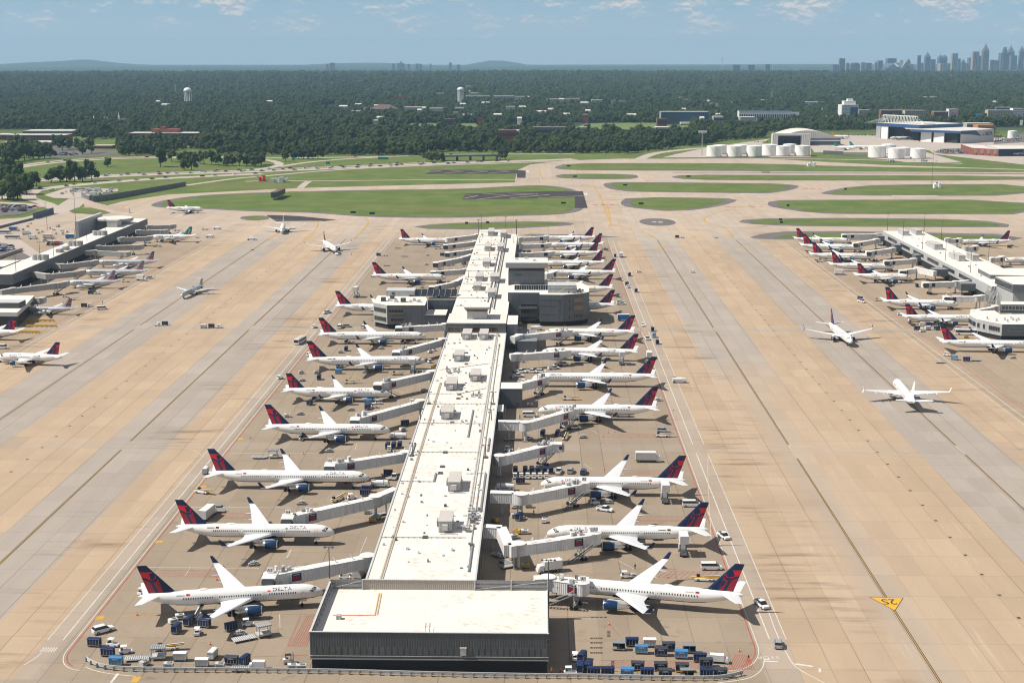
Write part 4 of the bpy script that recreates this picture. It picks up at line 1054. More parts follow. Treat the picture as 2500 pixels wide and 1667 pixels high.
def f(m): ladder(m, (xq2, xq), 336, 560, 8.5, .55, 1.5, mat('beige_pipe', (.5, .43, .33), .6))
part('roof_pipe_run', con, f)
def f(m):
    for t, x0, y0, x1, y1 in (('C1', 1480, 485, 2060, 490), ('C1', 1390, 745, 2030, 748), ('C1', 1280, 1005, 1620, 1010), ('C1', 1130, 1508, 1900, 1512), ('C1', 1540, 222, 1800, 222), ('C1', 1850, 220, 2080, 175), ('C1', 1560, 312, 2110, 312), ('B2', 1660, 1480, 2120, 1420), ('C1', 1900, 940, 2060, 935)):
        p, q = G(t, x0, y0, 8.4), G(t, x1, y1, 8.4); m.bar(p, q, .22, M_LGREY)
        n = int((q-p).length/1.6)
        for i in range(1, n, 1): r = p.lerp(q, i/n); m.box((r.x, r.y, 8.32), (.3, .5, .16), M_DGREY)
    for t, x0, y0, x1, y1 in (('C1', 1965, 370, 1920, 610), ('C1', 2060, 930, 2050, 1280), ('C1', 1635, 935, 1610, 1010), ('D2', 1660, 285, 1638, 540), ('C1', 1440, 665, 1420, 760), ('C1', 2110, 620, 2100, 740)):
        p, q = G(t, x0, y0, 8.45), G(t, x1, y1, 8.45); m.box(((p.x+q.x)/2, (p.y+q.y)/2, 8.45), (.5, abs(p.y-q.y), .4), M_MGREY)
part('roof_conduit', con, f)
def f(m):
    rr = random.Random(12)
    for i in range(150): x, y, h = rr.uniform(-43, -18), rr.uniform(345, YM-3), rr.uniform(.12, .7); m.box((x, y, 8.2+h/2), (rr.uniform(.2, .9), rr.uniform(.3, 1.6), h), rr.choice([M_LGREY, M_MGREY, M_DGREY, M_UNIT]))
part('roof_vents', con, f)
def f(m):
    for t, x, y in (('D2', 1242, 238), ('C1', 1717, 752), ('C1', 1672, 938), ('C1', 1690, 880), ('C1', 1778, 485), ('C1', 1842, 232), ('C1', 1833, 268), ('B2', 1905, 1330), ('B2', 1905, 1430), ('C1', 2145, 318), ('C1', 1570, 315), ('C1', 1415, 780), ('C1', 2078, 797)):
        p = G(t, x, y, 8.2); m.box((p.x, p.y, 8.35), (1.5, 2.1, .3), M_DGREY)
part('skylight', con, f)
def f(m):
    rr = random.Random(5)
    for t, x, y, n in (('C1', 1980, 1330, 20), ('C1', 1990, 240, 8), ('C1', 1890, 1440, 6), ('D2', 1580, 160, 8), ('C1', 1800, 30, 8), ('B2', 1750, 1495, 8)):
        for i in range(n):
            p = G(t, x+rr.uniform(-45, 45), y+rr.uniform(-60, 60) if n > 9 else y+rr.uniform(-25, 25), 8.2); h = rr.uniform(.4, 1.3); m.box((p.x, p.y, 8.2+h/2), (rr.uniform(.5, 1.2), rr.uniform(.6, 1.4), h), rr.choice([M_LGREY, M_UNIT, M_MGREY]))
part('condenser_cluster', con, f)
def f(m):
    rr = random.Random(8)
    for i in range(90):
        y = rr.uniform(YM+45, YE-20); x = rr.uniform(-43, -27); h = rr.uniform(.2, .8); m.box((x, y, 12.8+h/2), (rr.uniform(.3, 1.), rr.uniform(.5, 2), h), rr.choice([M_LGREY, M_DGREY, M_MGREY]))
    for y in range(int(YM)+50, int(YE)-10, 24): m.bar((-43.5, y, 13.), (-26, y, 13.), .22, M_MGREY)
    for x in (-27.2, -24.2): m.box((x, (YM+YE)/2+14, 13.1), (.5, YE-YM-60, .5), M_MGREY)
part('roof_fittings', far, f)
def f(m):   # steel stub brackets and columns under the east side
    for i in range(26): m.bar((-15.9, 345+i*12.5, 0), (-15.9, 345+i*12.5, 8), .3, M_MGREY)
part('column_row', con, f)
# east side rooms hanging on the near concourse
def block(name, label, cat, corners, z0, z1, wall, roof=None, extra=None):
    o = thing(name, (0, 0, 0), 0, label, cat)
    def f(m): m.prism(corners, z0, z1, wall, roof or M_ROOF)
    part('wall', o, f); 
    return o
p = G('C2', 305, 178, 8.2); q = G('C2', 495, 178, 8.2)
o = block('service_block', 'grey box-shaped service block on the right side of the concourse, between two jet bridges', 'building', rect(-15.7, p.y, q.x, p.y+12), 0, 8., M_WALLD); part('door', o, lambda m: m.box((q.x-2, p.y-.05, 1.3), (1.2, .12, 2.4), M_DGREY)); part('parapet', o, lambda m: m.box(((q.x-15.7)/2, p.y+.1, 8.1), (q.x+15.7, .3, .3), M_LGREY))
p = G('C2', 262, 395, 6.); q = G('C2', 325, 395, 6.)
o = block('stair_tower', 'small grey stair tower against the right wall of the concourse', 'building', rect(-15.8, p.y, q.x, p.y+11), 0, 6.5, M_WALLD, M_ROOF); part('ladder', o, lambda m: [m.bar((q.x+.2+k, p.y+4, 0), (q.x+.2+k, p.y+4, 7.4), .12, M_LGREY) for k in (0, .6)])

p = G('C2', 300, 100, 9)
sa = thing('side_annex', (0, 0, 0), 0, 'dark grey annex between cross block and octagonal tower block', 'building')
part('wall', sa, lambda m: (m.prism(rect(-15.8, YM+2, -10.5, YM+26), 0, 12.2, M_WALLD, M_ROOF), m.prism(rect(-10.5, YM-6, -1., YM+24), 0, 5.5, M_WALLD, M_MGREY)))
part('rooftop_unit', sa, lambda m: m.box((-8, YM+2, 6.4), (4, 4, 1.8), M_UNIT))
# --- left octagonal block ---------------------------------------------------
lo = thing('octagonal_block', (0, 0, 0), 0, 'grey octagonal block left of the concourse with bands of bronze windows', 'building')
Z = 12.8
lp = [tuple(G('E1', x, y, Z)[:2]) for x, y in ((248, 775), (510, 825), (1235, 825), (1275, 720), (1250, 655), (330, 640))]
def f(m): m.prism(lp, 2.6, Z, M_WALLD, M_ROOF)
part('wall', lo, f)
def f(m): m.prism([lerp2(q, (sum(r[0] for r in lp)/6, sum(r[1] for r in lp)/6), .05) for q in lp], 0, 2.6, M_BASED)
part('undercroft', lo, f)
def f(m):
    a, c = lp[0], lp[1]; d = Vector((c[0]-a[0], c[1]-a[1])); ang = math.atan2(d.y, d.x); mid = lerp2(a, c, .5)
    m.box((mid[0]+.02*math.sin(ang), mid[1]-.04, 7.7), (d.length-.05, .1, 10.1), M_WALLS, ang)
part('pale_facade', lo, f)
for (i, j, t0, t1, z0, z1, mm) in ((0, 1, .08, .92, 8.6, 10.8, M_TINT), (0, 1, .08, .92, 4.0, 6.2, M_TINT), (1, 2, .04, .42, 9.0, 10.6, M_TINT), (1, 2, .04, .42, 8.2, 9.0, M_AMB), (1, 2, .1, .45, 4.2, 6.0, M_TINT)):
    win_on(lo, lerp2(lp[i], lp[j], t0), lerp2(lp[i], lp[j], t1), z0, z1, mm, 1.5, off=.16)
def f(m):
    rr = random.Random(3)
    for x, y, w_, d_, h in ((440, 745, 2.4, 3, 2.), (610, 700, 2.2, 3, 1.8), (820, 760, 2.6, 3, 2.), (560, 740, 1.6, 2, 1.2), (680, 760, 2, 2.5, 1.), (960, 770, 1.4, 2, 1.1), (1030, 745, 1.6, 2, 1.4), (1120, 765, 2, 2, 1.1)):
        p = G('E1', x, y, Z); m.box((p.x, p.y, Z+h/2), (w_, d_, h), M_DGREY if h > 1.5 else M_LGREY)
        m.cyl((p.x, p.y, Z+h), (p.x, p.y, Z+h+.2), w_*.35, M_METAL)
part('rooftop_unit', lo, f)
p, q = G('E1', 495, 640, Z), G('E1', 1045, 640, Z)
def f(m): m.prism(rect(p.x, p.y-2, q.x, p.y+8), Z, Z+3.1, M_WALLS, M_LGREY); m.box((p.x+4, p.y-2.06, Z+1.2), (1.7, .1, 2.1), M_DGREY)
part('penthouse', lo, f)
lw = thing('glazed_link', (0, 0, 0), 0, 'link with sloping glass roof between octagonal block and concourse', 'building')
p, q = G('E1', 1280, 725, 12.), G('E1', 1640, 725, 12.)
p0 = lp[2]
def f(m): m.prism(rect(p.x+.3, p.y, -44.6, p.y+9), 0, 12., M_WALLD)
part('wall', lw, f)
def f(m):
    x0 = G('E1', 890, 715, 13).x
    m.add([(x0, p.y+6, 13.1), (-44.6, p.y+6, 13.1), (-44.6, p.y+14, 15.6), (x0, p.y+14, 15.6), (x0, p.y+14, 13.), (-44.6, p.y+14, 13.)], [(0, 1, 2, 3), (2, 5, 4, 3), (0, 3, 4), (1, 5, 2)], M_GLASS)
    for i in range(9): xx = x0+(-44.6-x0)*i/8; m.bar((xx, p.y+6, 13.2), (xx, p.y+14, 15.7), .12, M_LGREY)
part('glass_roof', lw, f)
a1, a2 = G('E1', 1230, 1015, 7.5), G('E1', 1632, 1018, 7.5)
def f(m): m.prism(rect(a1.x, a1.y, a2.x, a1.y+17), 0, 7.5, M_WALLD, M_ROOF); m.box(((a1.x+a2.x)/2, a1.y, 7.6), (a2.x-a1.x, .3, .2), M_LGREY)
part('low_wing', lw, f)

# --- right tower ------------------------------------------------------------
rt = thing('octagonal_tower_block', (0, 0, 0), 0, 'large dark grey octagonal block right of the concourse with three window rows', 'building')
Z = 17.
rp = [tuple(G('E2', x, y, Z)[:2]) for x, y in ((285, 812), (835, 815), (836, 849), (1240, 852), (1600, 826), (1700, 798), (1690, 700), (1560, 645), (975, 600), (285, 690))]
def f(m): m.prism(rp, 2.5, Z, M_WALLD, M_ROOF)
part('wall', rt, f)
def f(m): m.prism([lerp2(q, (sum(r[0] for r in rp)/10, sum(r[1] for r in rp)/10), .04) for q in rp], 0, 2.5, M_BASED)
part('undercroft', rt, f)
for z0 in (12.2, 8., 3.6):
    win_on(rt, lerp2(rp[3], rp[2], .13)if 0 else lerp2(rp[2], rp[3], .82), lerp2(rp[3], rp[4], .36), z0, z0+2., M_TINT, 1.4)
    win_on(rt, lerp2(rp[3], rp[4], .55), lerp2(rp[3], rp[4], .98), z0+.3, z0+2.4, M_AMB if z0 > 4 else M_TINT, .9)
for z0, mm in ((10., M_GLASS), (7., M_TINT), (3.2, M_GLASS)): win_on(rt, lerp2(rp[0], rp[1], .42), lerp2(rp[0], rp[1], .92), z0-1.2, z0+.9, mm, 1.3)
for z0 in (14.5, 11.2, 6.8):
    def f(m, z0=z0):
        for i, j in ((2, 3), (3, 4), (4, 5)):
            a, c = rp[i], rp[j]; d = Vector((c[0]-a[0], c[1]-a[1])); mid = lerp2(a, c, .5); ang = math.atan2(d.y, d.x)
            m.box((mid[0]+.04*math.sin(ang), mid[1]-.04*math.cos(ang), z0), (d.length, .1, .08), M_MGREY, ang)
    part('panel_joint', rt, f)
def f(m):
    a, c = G('E2', 485, 1100, 9), G('E2', 790, 1100, 9); y = rp[0][1]-1.
    xa, xc = AT('E2', 485, 1050, y).x, AT('E2', 790, 1050, y).x
    for z in (8.6, 9.6): m.bar((xa, y, z), (xc, y, z), .16, M_LGREY)
    for i in range(12): x = xa+(xc-xa)*i/11; m.bar((x, y, 8.6), (x, y, 9.6), .12, M_LGREY)
    m.box(((xa+xc)/2, y+.5, 8.5), (xc-xa, 1., .15), M_MGREY)
part('balcony', rt, f)
def f(m):
    a, c = G('E2', 400, 770, Z), G('E2', 980, 770, Z)
    for i in range(15): x = a.x+(c.x-a.x)*i/14; m.bar((x, a.y, Z), (x, a.y+.4, Z+2.6), .18, M_LGREY)
    m.add([(a.x, a.y+.1, Z+.05), (c.x, a.y+.1, Z+.05), (c.x, a.y+.5, Z+2.6), (a.x, a.y+.5, Z+2.6)], [(0, 1, 2, 3)], M_GLASS); m.bar((a.x, a.y+.4, Z+2.6), (c.x, a.y+.4, Z+2.6), .2, M_LGREY)
part('solar_screen', rt, f)
def f(m):
    a, c = G('E2', 980, 822, Z), G('E2', 1480, 822, Z); m.prism(rect(a.x, a.y, c.x, a.y+11), Z, Z+4.2, M_WALLS, M_LGREY)
    m.box(((a.x+c.x)/2, a.y-.06, Z+3.), (c.x-a.x, .1, .5), M_LGREY)
part('penthouse', rt, f)
def f(m):
    rr = random.Random(4)
    for i in range(26):
        p = G('E2', rr.uniform(1180, 1600), rr.uniform(770, 822), Z); h = rr.uniform(.5, 2.2); m.box((p.x, p.y-.6, Z+h/2), (rr.uniform(.4, 1.4), rr.uniform(.5, 1.5), h), rr.choice([M_DGREY, M_LGREY, M_METAL]))
    p = G('E2', 1130, 830, Z); q = G('E2', 1250, 740, Z); m.bar((p.x, p.y, Z+.2), (p.x+4.5, p.y, Z+2.8), .4, M_LGREY); m.bar((p.x+4.5, p.y, Z+2.8), (p.x+9, p.y, Z+2.8), .3, M_LGREY)
part('roof_plant', rt, f)
tw = thing('tower_block', (0, 0, 0), 0, 'tall windowless grey tower block with overhanging white-roofed top beside the concourse', 'building')
YT = rp[9][1]+3
A0, A1 = AT('E2', 292, 435, YT), AT('E2', 925, 435, YT); B0, B1 = AT('E2', 245, 295, YT-2.6), AT('E2', 980, 295, YT-2.6); zc1 = AT('E2', 600, 375, YT).z
dz = G('E2', 400, 208, B0.z)
def f(m): m.prism(rect(A0.x, YT, A1.x, YT+24), 2, A0.z, M_WALLD)
part('shaft', tw, f)
def f(m): m.prism(rect(A0.x+.2, YT+1, A1.x-.2, YT+24), A0.z, zc1, M_TINT)
part('glazed_storey', tw, f)
def f(m): m.prism(rect(B0.x, YT-2.6, B1.x, min(dz.y, YT+40)), zc1, B0.z, M_WALLS if 0 else mat('tower_cap', (.27, .28, .29), .55), M_ROOF)
part('overhanging_top', tw, f)
def f(m):
    for x in (650, 760, 860, 930): p = G('E2', x, 265, B0.z); m.bar(p, (p.x, p.y, p.z+1.1), .1, M_MGREY)
    for x, y in ((440, 240), (600, 225), (745, 262)): p = G('E2', x, y, B0.z); m.box((p.x, p.y, p.z+.4), (1.6, 2, .8), M_LGREY)
    for k in range(12): p = G('E2', 560+k*36, 215, B0.z); m.bar(p, (p.x, p.y, p.z+1.1), .1, M_MGREY)
part('roof_fittings', tw, f)
def f(m):
    for k in range(3): z = A0.z-4-k*4.2; m.box(((A0.x+A1.x)/2, YT-.04, z), (A1.x-A0.x, .08, .12), M_MGREY)
    m.box((A0.x+5.5, YT-.06, A0.z-2.2), (3.6, .1, 1.), M_DGREY)
part('panel_joint', tw, f)

# --- right concourse ---------------------------------------------------------
rc_ = thing('side_concourse', (0, 0, 0), 0, 'white-roofed side concourse at the right with big pale rooftop units', 'building')
def f(m): m.prism(rect(261.2, 800, 289.5, 1058), 0, 4.6, M_BASED)
part('ground_storey', rc_, f)
def f(m): m.prism(rect(260.6, 798, 290.2, 1059), 4.6, 10.5, M_WALLS, M_ROOF)
part('upper_storey', rc_, f)
for t, x, y, wpx, d, h in (('B4', 1295, 278, 55, 16, 3.2), ('B4', 1410, 272, 52, 16, 3.2), ('B4', 1585, 405, 75, 15, 3.6), ('B4', 1795, 508, 62, 14, 3.6), ('B4', 1920, 505, 60, 14, 3.6), ('B4', 1545, 385, 66, 12, 3.), ('B4', 1750, 490, 60, 12, 3.)): unit(rc_, t, x, y, wpx, d, h, 10.5, False)
def f(m):
    rr = random.Random(2)
    for i in range(24): m.box((rr.uniform(263, 288), rr.uniform(830, 1050), 10.7), (rr.uniform(.5, 1.4), rr.uniform(.5, 2), .5), rr.choice([M_DGREY, M_LGREY]))
part('roof_fittings', rc_, f)
for k in range(6): y0 = 835+k*36; win_on(rc_, (260.6, y0+26), (260.6, y0), 6.4, 8.6, M_GLASS, 3.)
def eblock(name, label, pts, z0, z1, wall, roof=M_ROOF):
    o = thing(name, (0, 0, 0), 0, label, 'building'); P_ = [tuple(G('E4', x, y, z1)[:2]) for x, y in pts]
    part('wall', o, lambda m: m.prism(P_, z0, z1, wall, roof)); return o, P_
o, P_ = eblock('grey_block', 'flat white-roofed grey block joined to the right concourse', ((1472, 122), (1712, 243), (2900, 262), (2700, 112)), 0, 13., M_WALLD)
win_on(o, lerp2(P_[0], P_[1], .05), lerp2(P_[0], P_[1], .95), 6.5, 9.5, M_GLASS, 3.)
o, P_ = eblock('control_block', 'grey block with sloping glazed side and overhanging white roof at right edge', ((1800, 275), (2145, 425), (2700, 440), (2600, 262)), 13.4, 17.5, M_WALLD)
part('shaft', o, lambda m: m.prism([lerp2(q, (sum(r[0] for r in P_)/4, sum(r[1] for r in P_)/4), .08) for q in P_], 0, 13.4, M_WALLS))
win_on(o, lerp2(P_[0], P_[1], .04), lerp2(P_[0], P_[1], .96), 13.6, 17., M_GLASS, 1.6, M_LGREY, .1)
o, P_ = eblock('rounded_block', 'rounded pale grey block with white roof at the near end of the right concourse', ((1298, 1000), (1370, 1050), (1450, 1090), (1935, 1188), (2900, 1190), (2900, 985), (1900, 1000), (1790, 925), (1430, 930), (1340, 960)), 2.4, 8.4, M_WALLS)
part('undercroft', o, lambda m: m.prism([lerp2(q, (sum(r[0] for r in P_)/10, sum(r[1] for r in P_)/10), .03) for q in P_], 0, 2.4, M_BASED))
part('painted_shade_facade', o, lambda m: m.box(((P_[3][0]+P_[4][0])/2, P_[3][1]-.05, 5.4), (P_[4][0]-P_[3][0], .1, 5.9), M_WALLD, math.atan2(P_[4][1]-P_[3][1], P_[4][0]-P_[3][0])))  # darker sheet over the pale wall, its shade put into the colour
for i, j, t0, t1 in ((0, 1, .1, .9), (1, 2, .1, .8), (2, 3, .04, .12), (2, 3, .27, .34), (2, 3, .5, .92), (3, 4, .15, .42)): win_on(o, lerp2(P_[i], P_[j], t0), lerp2(P_[i], P_[j], t1), 4.4, 6.6, M_GLASS, 1.2, off=.14)
def f(m):
    for x, y in ((1640, 1085), (1820, 1130), (1975, 1110), (2100, 1090), (2130, 1110), (2200, 1135), (2240, 1110), (2030, 1140)): p = G('E4', x, y, 8.4); m.cyl(p, (p.x, p.y, 9.8), .6, M_LGREY)
part('roof_vent', o, f)
o, P_ = eblock('clerestory_block', 'grey clerestory with a row of tall windows above the rounded block', ((1905, 808), (2900, 812), (2900, 760), (1905, 750)), 8.6, 13.2, M_WALLD)
win_on(o, lerp2(P_[0], P_[1], .02), lerp2(P_[0], P_[1], .7), 10.2, 12.6, M_GLASS, 1.8, M_LGREY)
# apron-side boxes between walkways and the right concourse
for x0, y0, x1, y1, z, lb in ((1040, 282, 1140, 340, 7.4, 'dark grey box room at the first jet bridge of the right concourse'), (1190, 362, 1300, 410, 7.4, 'dark grey box room at the third jet bridge of the right concourse'),
                           (1380, 452, 1485, 505, 7.4, 'dark grey box room at the fourth jet bridge of the right concourse'), (1550, 580, 1735, 640, 7.4, 'dark grey box room at the fifth jet bridge of the right concourse'), (1790, 708, 1978, 765, 7.4, 'dark grey box room near the lattice frame of the right concourse')):
    p, q = G('B4', x0, y0, z), G('B4', x1, y0, z)
    o = block('walkway_room', lb, 'building', rect(p.x, p.y, q.x, p.y+9), 3.0, z, M_WALLD, M_MGREY)
    part('leg', o, lambda m: [m.bar((x, p.y+1, 0), (x, p.y+1, 3), .5, M_DGREY) for x in (p.x+1, q.x-1)])
fr = thing('lattice_frame', (0, 0, 0), 0, 'cluster of grey steel lattice frames beside the right concourse', 'steel frame')
def f(m):
    rr = random.Random(11)
    for k in range(9):
        p = G('E4', 1600+k*32, 760, 5); h = rr.uniform(8, 14)
        m.bar((p.x, p.y+k, 0), (p.x, p.y+k, h), .35, M_LGREY); m.bar((p.x, p.y+k, 1), (p.x+4, p.y+k, h), .25, M_LGREY); m.bar((p.x, p.y+k, h), (p.x+3.4, p.y+k, h-2), .25, M_LGREY)
part('strut', fr, f)

# --- left concourse ----------------------------------------------------------
lc_ = thing('side_concourse', (0, 0, 0), 0, 'white-roofed side concourse at the left with drum-like cooling units', 'building')
xl = G('E5', 215, 862, 10.5).x; xr = G('E5', 210, 1000, 10.5).x
y0_, y1_ = G('E5', 190, 1000, 10.5).y, G('E5', 2120, 200, 10.5).y
X0, X1 = G('E5', 700, 650, 10.5).x, G('E5', 1000, 660, 10.5).x
def f(m): m.prism(rect(X0+.4, y0_, X1-.5, y1_), 0, 4.2, M_BASED)
part('ground_storey', lc_, f)
def f(m): m.prism(rect(X0, y0_, X1, y1_), 4.2, 10.5, M_WALLD, M_ROOF); m.box((X1, (y0_+y1_)/2, 10.6), (.4, y1_-y0_, .25), M_LGREY)
part('upper_storey', lc_, f)
for x, y in ((568, 790), (1067, 590), (1425, 440)):
    p = G('E5', x, y, 10.5)
    def f(m, p=p):
        for dx in (-3, 0, 3): m.cyl((p.x+dx, p.y, 10.5), (p.x+dx, p.y, 14.), 1.9, M_UNIT, n=14)
        m.box((p.x, p.y+2.5, 12.), (9.6, 4, 3.), M_UNIT)
    part('cooling_unit', lc_, f)
for t, x, y, wpx, d, h in (('E5', 830, 690, 60, 8, 2.2), ('E5', 920, 655, 52, 8, 2.2), ('E5', 1610, 325, 150, 12, 5.)): unit(lc_, t, x, y, wpx, d, h, 10.5, False)
dr_ = thing('rotunda_hall', (0, 0, 0), 0, 'stepped pale hall with a white disc roof at the far end of the left concourse', 'building')
p = G('E5', 1655, 190, 15.)
def f(m): m.prism(rect(G('E5', 1370, 240, 12.5).x, G('E5', 1370, 240, 12.5).y, G('E5', 1760, 240, 12.5).x, p.y+26), 0, 12.5, M_WALLS, M_ROOF)
part('wall', dr_, f)
def f(m): m.cyl((p.x, p.y, 12.5), (p.x, p.y, 13.8), 9., M_MGREY, n=32); m.cyl((p.x, p.y, 13.8), (p.x, p.y, 15.), 14., M_WALLS, n=40); m.cyl((p.x, p.y, 15.), (p.x, p.y, 15.25), 13.4, M_ROOF, n=40)
part('disc_roof', dr_, f)
for x0, y0, x1, y1, dd, z, zb in ((1080, 430, 1130, 430, 60, 17.5, 0), (1140, 440, 1190, 440, 44, 15., 0), (1200, 360, 1300, 360, 20, 13.5, 0)):
    a_, c_ = G('E5', x0, y0-60, z*.6), G('E5', x1, y0-60, z*.6)
    part('side_wall', dr_, lambda m: m.prism(rect(a_.x, a_.y, c_.x, a_.y+dd), 0, z, M_WALLS, M_LGREY))
nb = thing('dark_glass_block', (0, 0, 0), 0, 'dark low building at the left edge below the left concourse', 'building')
a_, c_ = G('E5', 0, 880, 9.5), G('E5', 202, 830, 9.5)
part('wall', nb, lambda m: m.prism([(c_.x-60, c_.y-18), (c_.x, c_.y-18), (c_.x, c_.y+10), (c_.x-60, c_.y+10)], 0, 9.5, M_WALLD, M_ROOF))
win_on(nb, (c_.x-50, c_.y-18), (c_.x-1, c_.y-18), 3, 7, M_GLASS, 3)
cb2 = thing('corner_block', (0, 0, 0), 0, 'dark glass corner block with grey parapet at the left edge, yellow barriers beside it', 'building')
a_ = G('B1', 148, 965, 8.); e_ = G('B1', 235, 885, 8.)
pts_ = [(a_.x-60, a_.y+3), (a_.x, a_.y), (e_.x, e_.y), (e_.x-5, e_.y+25), (a_.x-60, e_.y+25)]
part('wall', cb2, lambda m: m.prism(pts_, 0, 5.8, M_GLASS, M_ROOF)); part('parapet', cb2, lambda m: m.prism([lerp2(q, (a_.x-20, a_.y+10), -.02) for q in pts_], 5.8, 8., M_LGREY, M_ROOF))
part('penthouse', cb2, lambda m: m.prism(rect(a_.x-50, a_.y+12, a_.x-3, a_.y+22), 8., 11., M_DGREY, M_LGREY))

# ------------------------------------------------------------------ jet bridges
M_POSTER = mat('navy_poster', (.025, .035, .085), .5, var=.3)
def cbox(m, a, c, w_, h, mat_, roofm=None, ov=0.):
    """box along the segment a->c (points at floor centre), width w, height h"""
    a, c = Vector(a), Vector(c); d = (c-a); L = d.length; dn = d.normalized(); s = Vector((-dn.y, dn.x, 0)).normalized()*w_/2; up = Vector((0, 0, h))
    v = [a-s, a+s, c+s, c-s]; vs = v+[p+up for p in v]
    m.add(vs, [(3, 2, 1, 0), (0, 1, 5, 4), (1, 2, 6, 5), (2, 3, 7, 6), (3, 0, 4, 7)], mat_)
    s2 = s*1.06; rr = [a-s2+up, a+s2+up, c+s2+up, c-s2+up]; r2 = [p+Vector((0, 0, .14)) for p in rr]
    m.add(rr+r2, [(3, 2, 1, 0), (4, 5, 6, 7), (0, 1, 5, 4), (1, 2, 6, 5), (2, 3, 7, 6), (3, 0, 4, 7)], roofm or M_BRIDGEROOF)
GJ = 'jet bridges'
def bridge(pts, label, gate=None, detail=True, stairs=1, grey=False, frames=True, plane_side=None, zf=4.5):
    """pts: attach, [knee], rotunda, cab"""
    pts = [Vector((p[0], p[1], 0)) for p in pts]
    if plane_side and plane_side[1] and abs(plane_side[0]) < .1: pts[-1].y -= plane_side[1]*2.2
    cab = pts[-1]; rot = pts[-2]
    o = thing('jet_bridge', (rot.x, rot.y, 0), 0, label, 'jet bridge', GJ); off = rot.copy()
    pts = [p-off for p in pts]; cab = pts[-1]; rot = pts[-2]
    Z = Vector((0, 0, zf)); dn = (cab-rot).normalized(); sn = Vector((-dn.y, dn.x, 0)); L = (cab-rot).length
    bm_ = M_BRIDGE if not grey else mat('grey_bridge_panel', (.40, .40, .39), .5, var=.12, vs=.4, stripes=(.55, 'x', .5)); rm = M_BRIDGEROOF if not grey else mat('grey_bridge_roof', (.5, .48, .45), .6)
    for a_, c_ in zip(pts[:-2], pts[1:-1]):
        m = MB(); cbox(m, a_+Z-Vector((0, 0, .4)), c_+Z-Vector((0, 0, .4)), 2.8, 3.2, bm_, rm); m.obj('fixed_walkway', o)
        mid = (a_+c_)/2; m = MB(); m.bar(mid, mid+Z, .5, M_LGREY); m.obj('column', o)
    m = MB(); m.cyl(rot+Vector((0, 0, zf-.3)), rot+Vector((0, 0, zf+2.9)), 1.9, M_LGREY if not grey else bm_, n=16); m.cyl(rot+Vector((0, 0, zf+2.9)), rot+Vector((0, 0, zf+3.1)), 2.1, rm, n=16); m.obj('rotunda', o)
    m = MB(); m.cyl(rot, rot+Vector((0, 0, zf-.3)), .45, M_LGREY); m.box((rot.x, rot.y, .2), (2., 2., .4), M_MGREY); m.obj('column', o)
    n = 3 if L > 24 else 2; cuts = [0, .36, .68, 1] if n == 3 else [0, .52, 1]
    zc_ = lambda t: zf+(-.35*t)
    for i in range(n):
        a_ = rot+dn*L*cuts[i]; c_ = rot+dn*L*cuts[i+1]; k = 1+.07*(i if n == 3 else i)
        m = MB(); cbox(m, a_+Vector((0, 0, zc_(cuts[i])-.5-.1*i)), c_+Vector((0, 0, zc_(cuts[i+1])-.5-.1*i)), 2.6*k, 3.05*k, bm_, rm)
        m.obj('tunnel', o)
    m = MB(); c_ = cab; ang = math.atan2(dn.y, dn.x)
    m.cyl(c_+Vector((0, 0, zf-.5)), c_+Vector((0, 0, zf+2.6)), 1.9, bm_, n=14); m.cyl(c_+Vector((0, 0, zf+2.6)), c_+Vector((0, 0, zf+2.8)), 2., rm, n=14)
    ps = plane_side if plane_side is not None else dn
    ps = Vector((ps[0], ps[1], 0)).normalized(); q = c_+ps*2.2; m.box((q.x, q.y, zf+1.05), (2.6, 3.4, 3.), bm_, math.atan2(ps.y, ps.x)); m.box((q.x, q.y, zf+2.62), (2.9, 3.6, .16), rm, math.atan2(ps.y, ps.x))
    co_ = m.obj('cab', o)
    m = MB(); m.box((q.x+ps.x*.9, q.y+ps.y*.9, zf+1.4), (1., 3.56, 1.1), M_GLASS, math.atan2(ps.y, ps.x)); m.obj('cab_window', co_)
    m = MB(); q2 = q+ps*1.5
    for k in range(4): m.box((q2.x+ps.x*k*.22, q2.y+ps.y*k*.22, zf+1.1), (.12, 3.1-.1*k, 2.7-.1*k), M_DGREY, math.atan2(ps.y, ps.x))
    m.obj('canopy', co_)
    wp = rot+dn*L*.82; m = MB()
    for s in (-1, 1):
        b_ = wp+sn*1.9*s; m.bar(b_+Vector((0, 0, .7)), b_+Vector((0, 0, zf+2.3)), .42, M_LGREY)
        for e in (-.5, .5): m.cyl(b_+dn*e*1.1-sn*.2+Vector((0, 0, .55)), b_+dn*e*1.1+sn*.2+Vector((0, 0, .55)), .55, M_BLACK, n=10)
    m.bar(wp-sn*2+Vector((0, 0, .9)), wp+sn*2+Vector((0, 0, .9)), .5, M_LGREY); m.bar(wp-sn*2+Vector((0, 0, zf-.4)), wp+sn*2+Vector((0, 0, zf-.4)), .4, M_LGREY)
    m.bar(wp-sn*1.9+Vector((0, 0, .9)), wp+sn*1.9+Vector((0, 0, zf-.4)), .2, M_LGREY); m.bar(wp+sn*1.9+Vector((0, 0, .9)), wp-sn*1.9+Vector((0, 0, zf-.4)), .2, M_LGREY)
    m.obj('wheel_column', o)
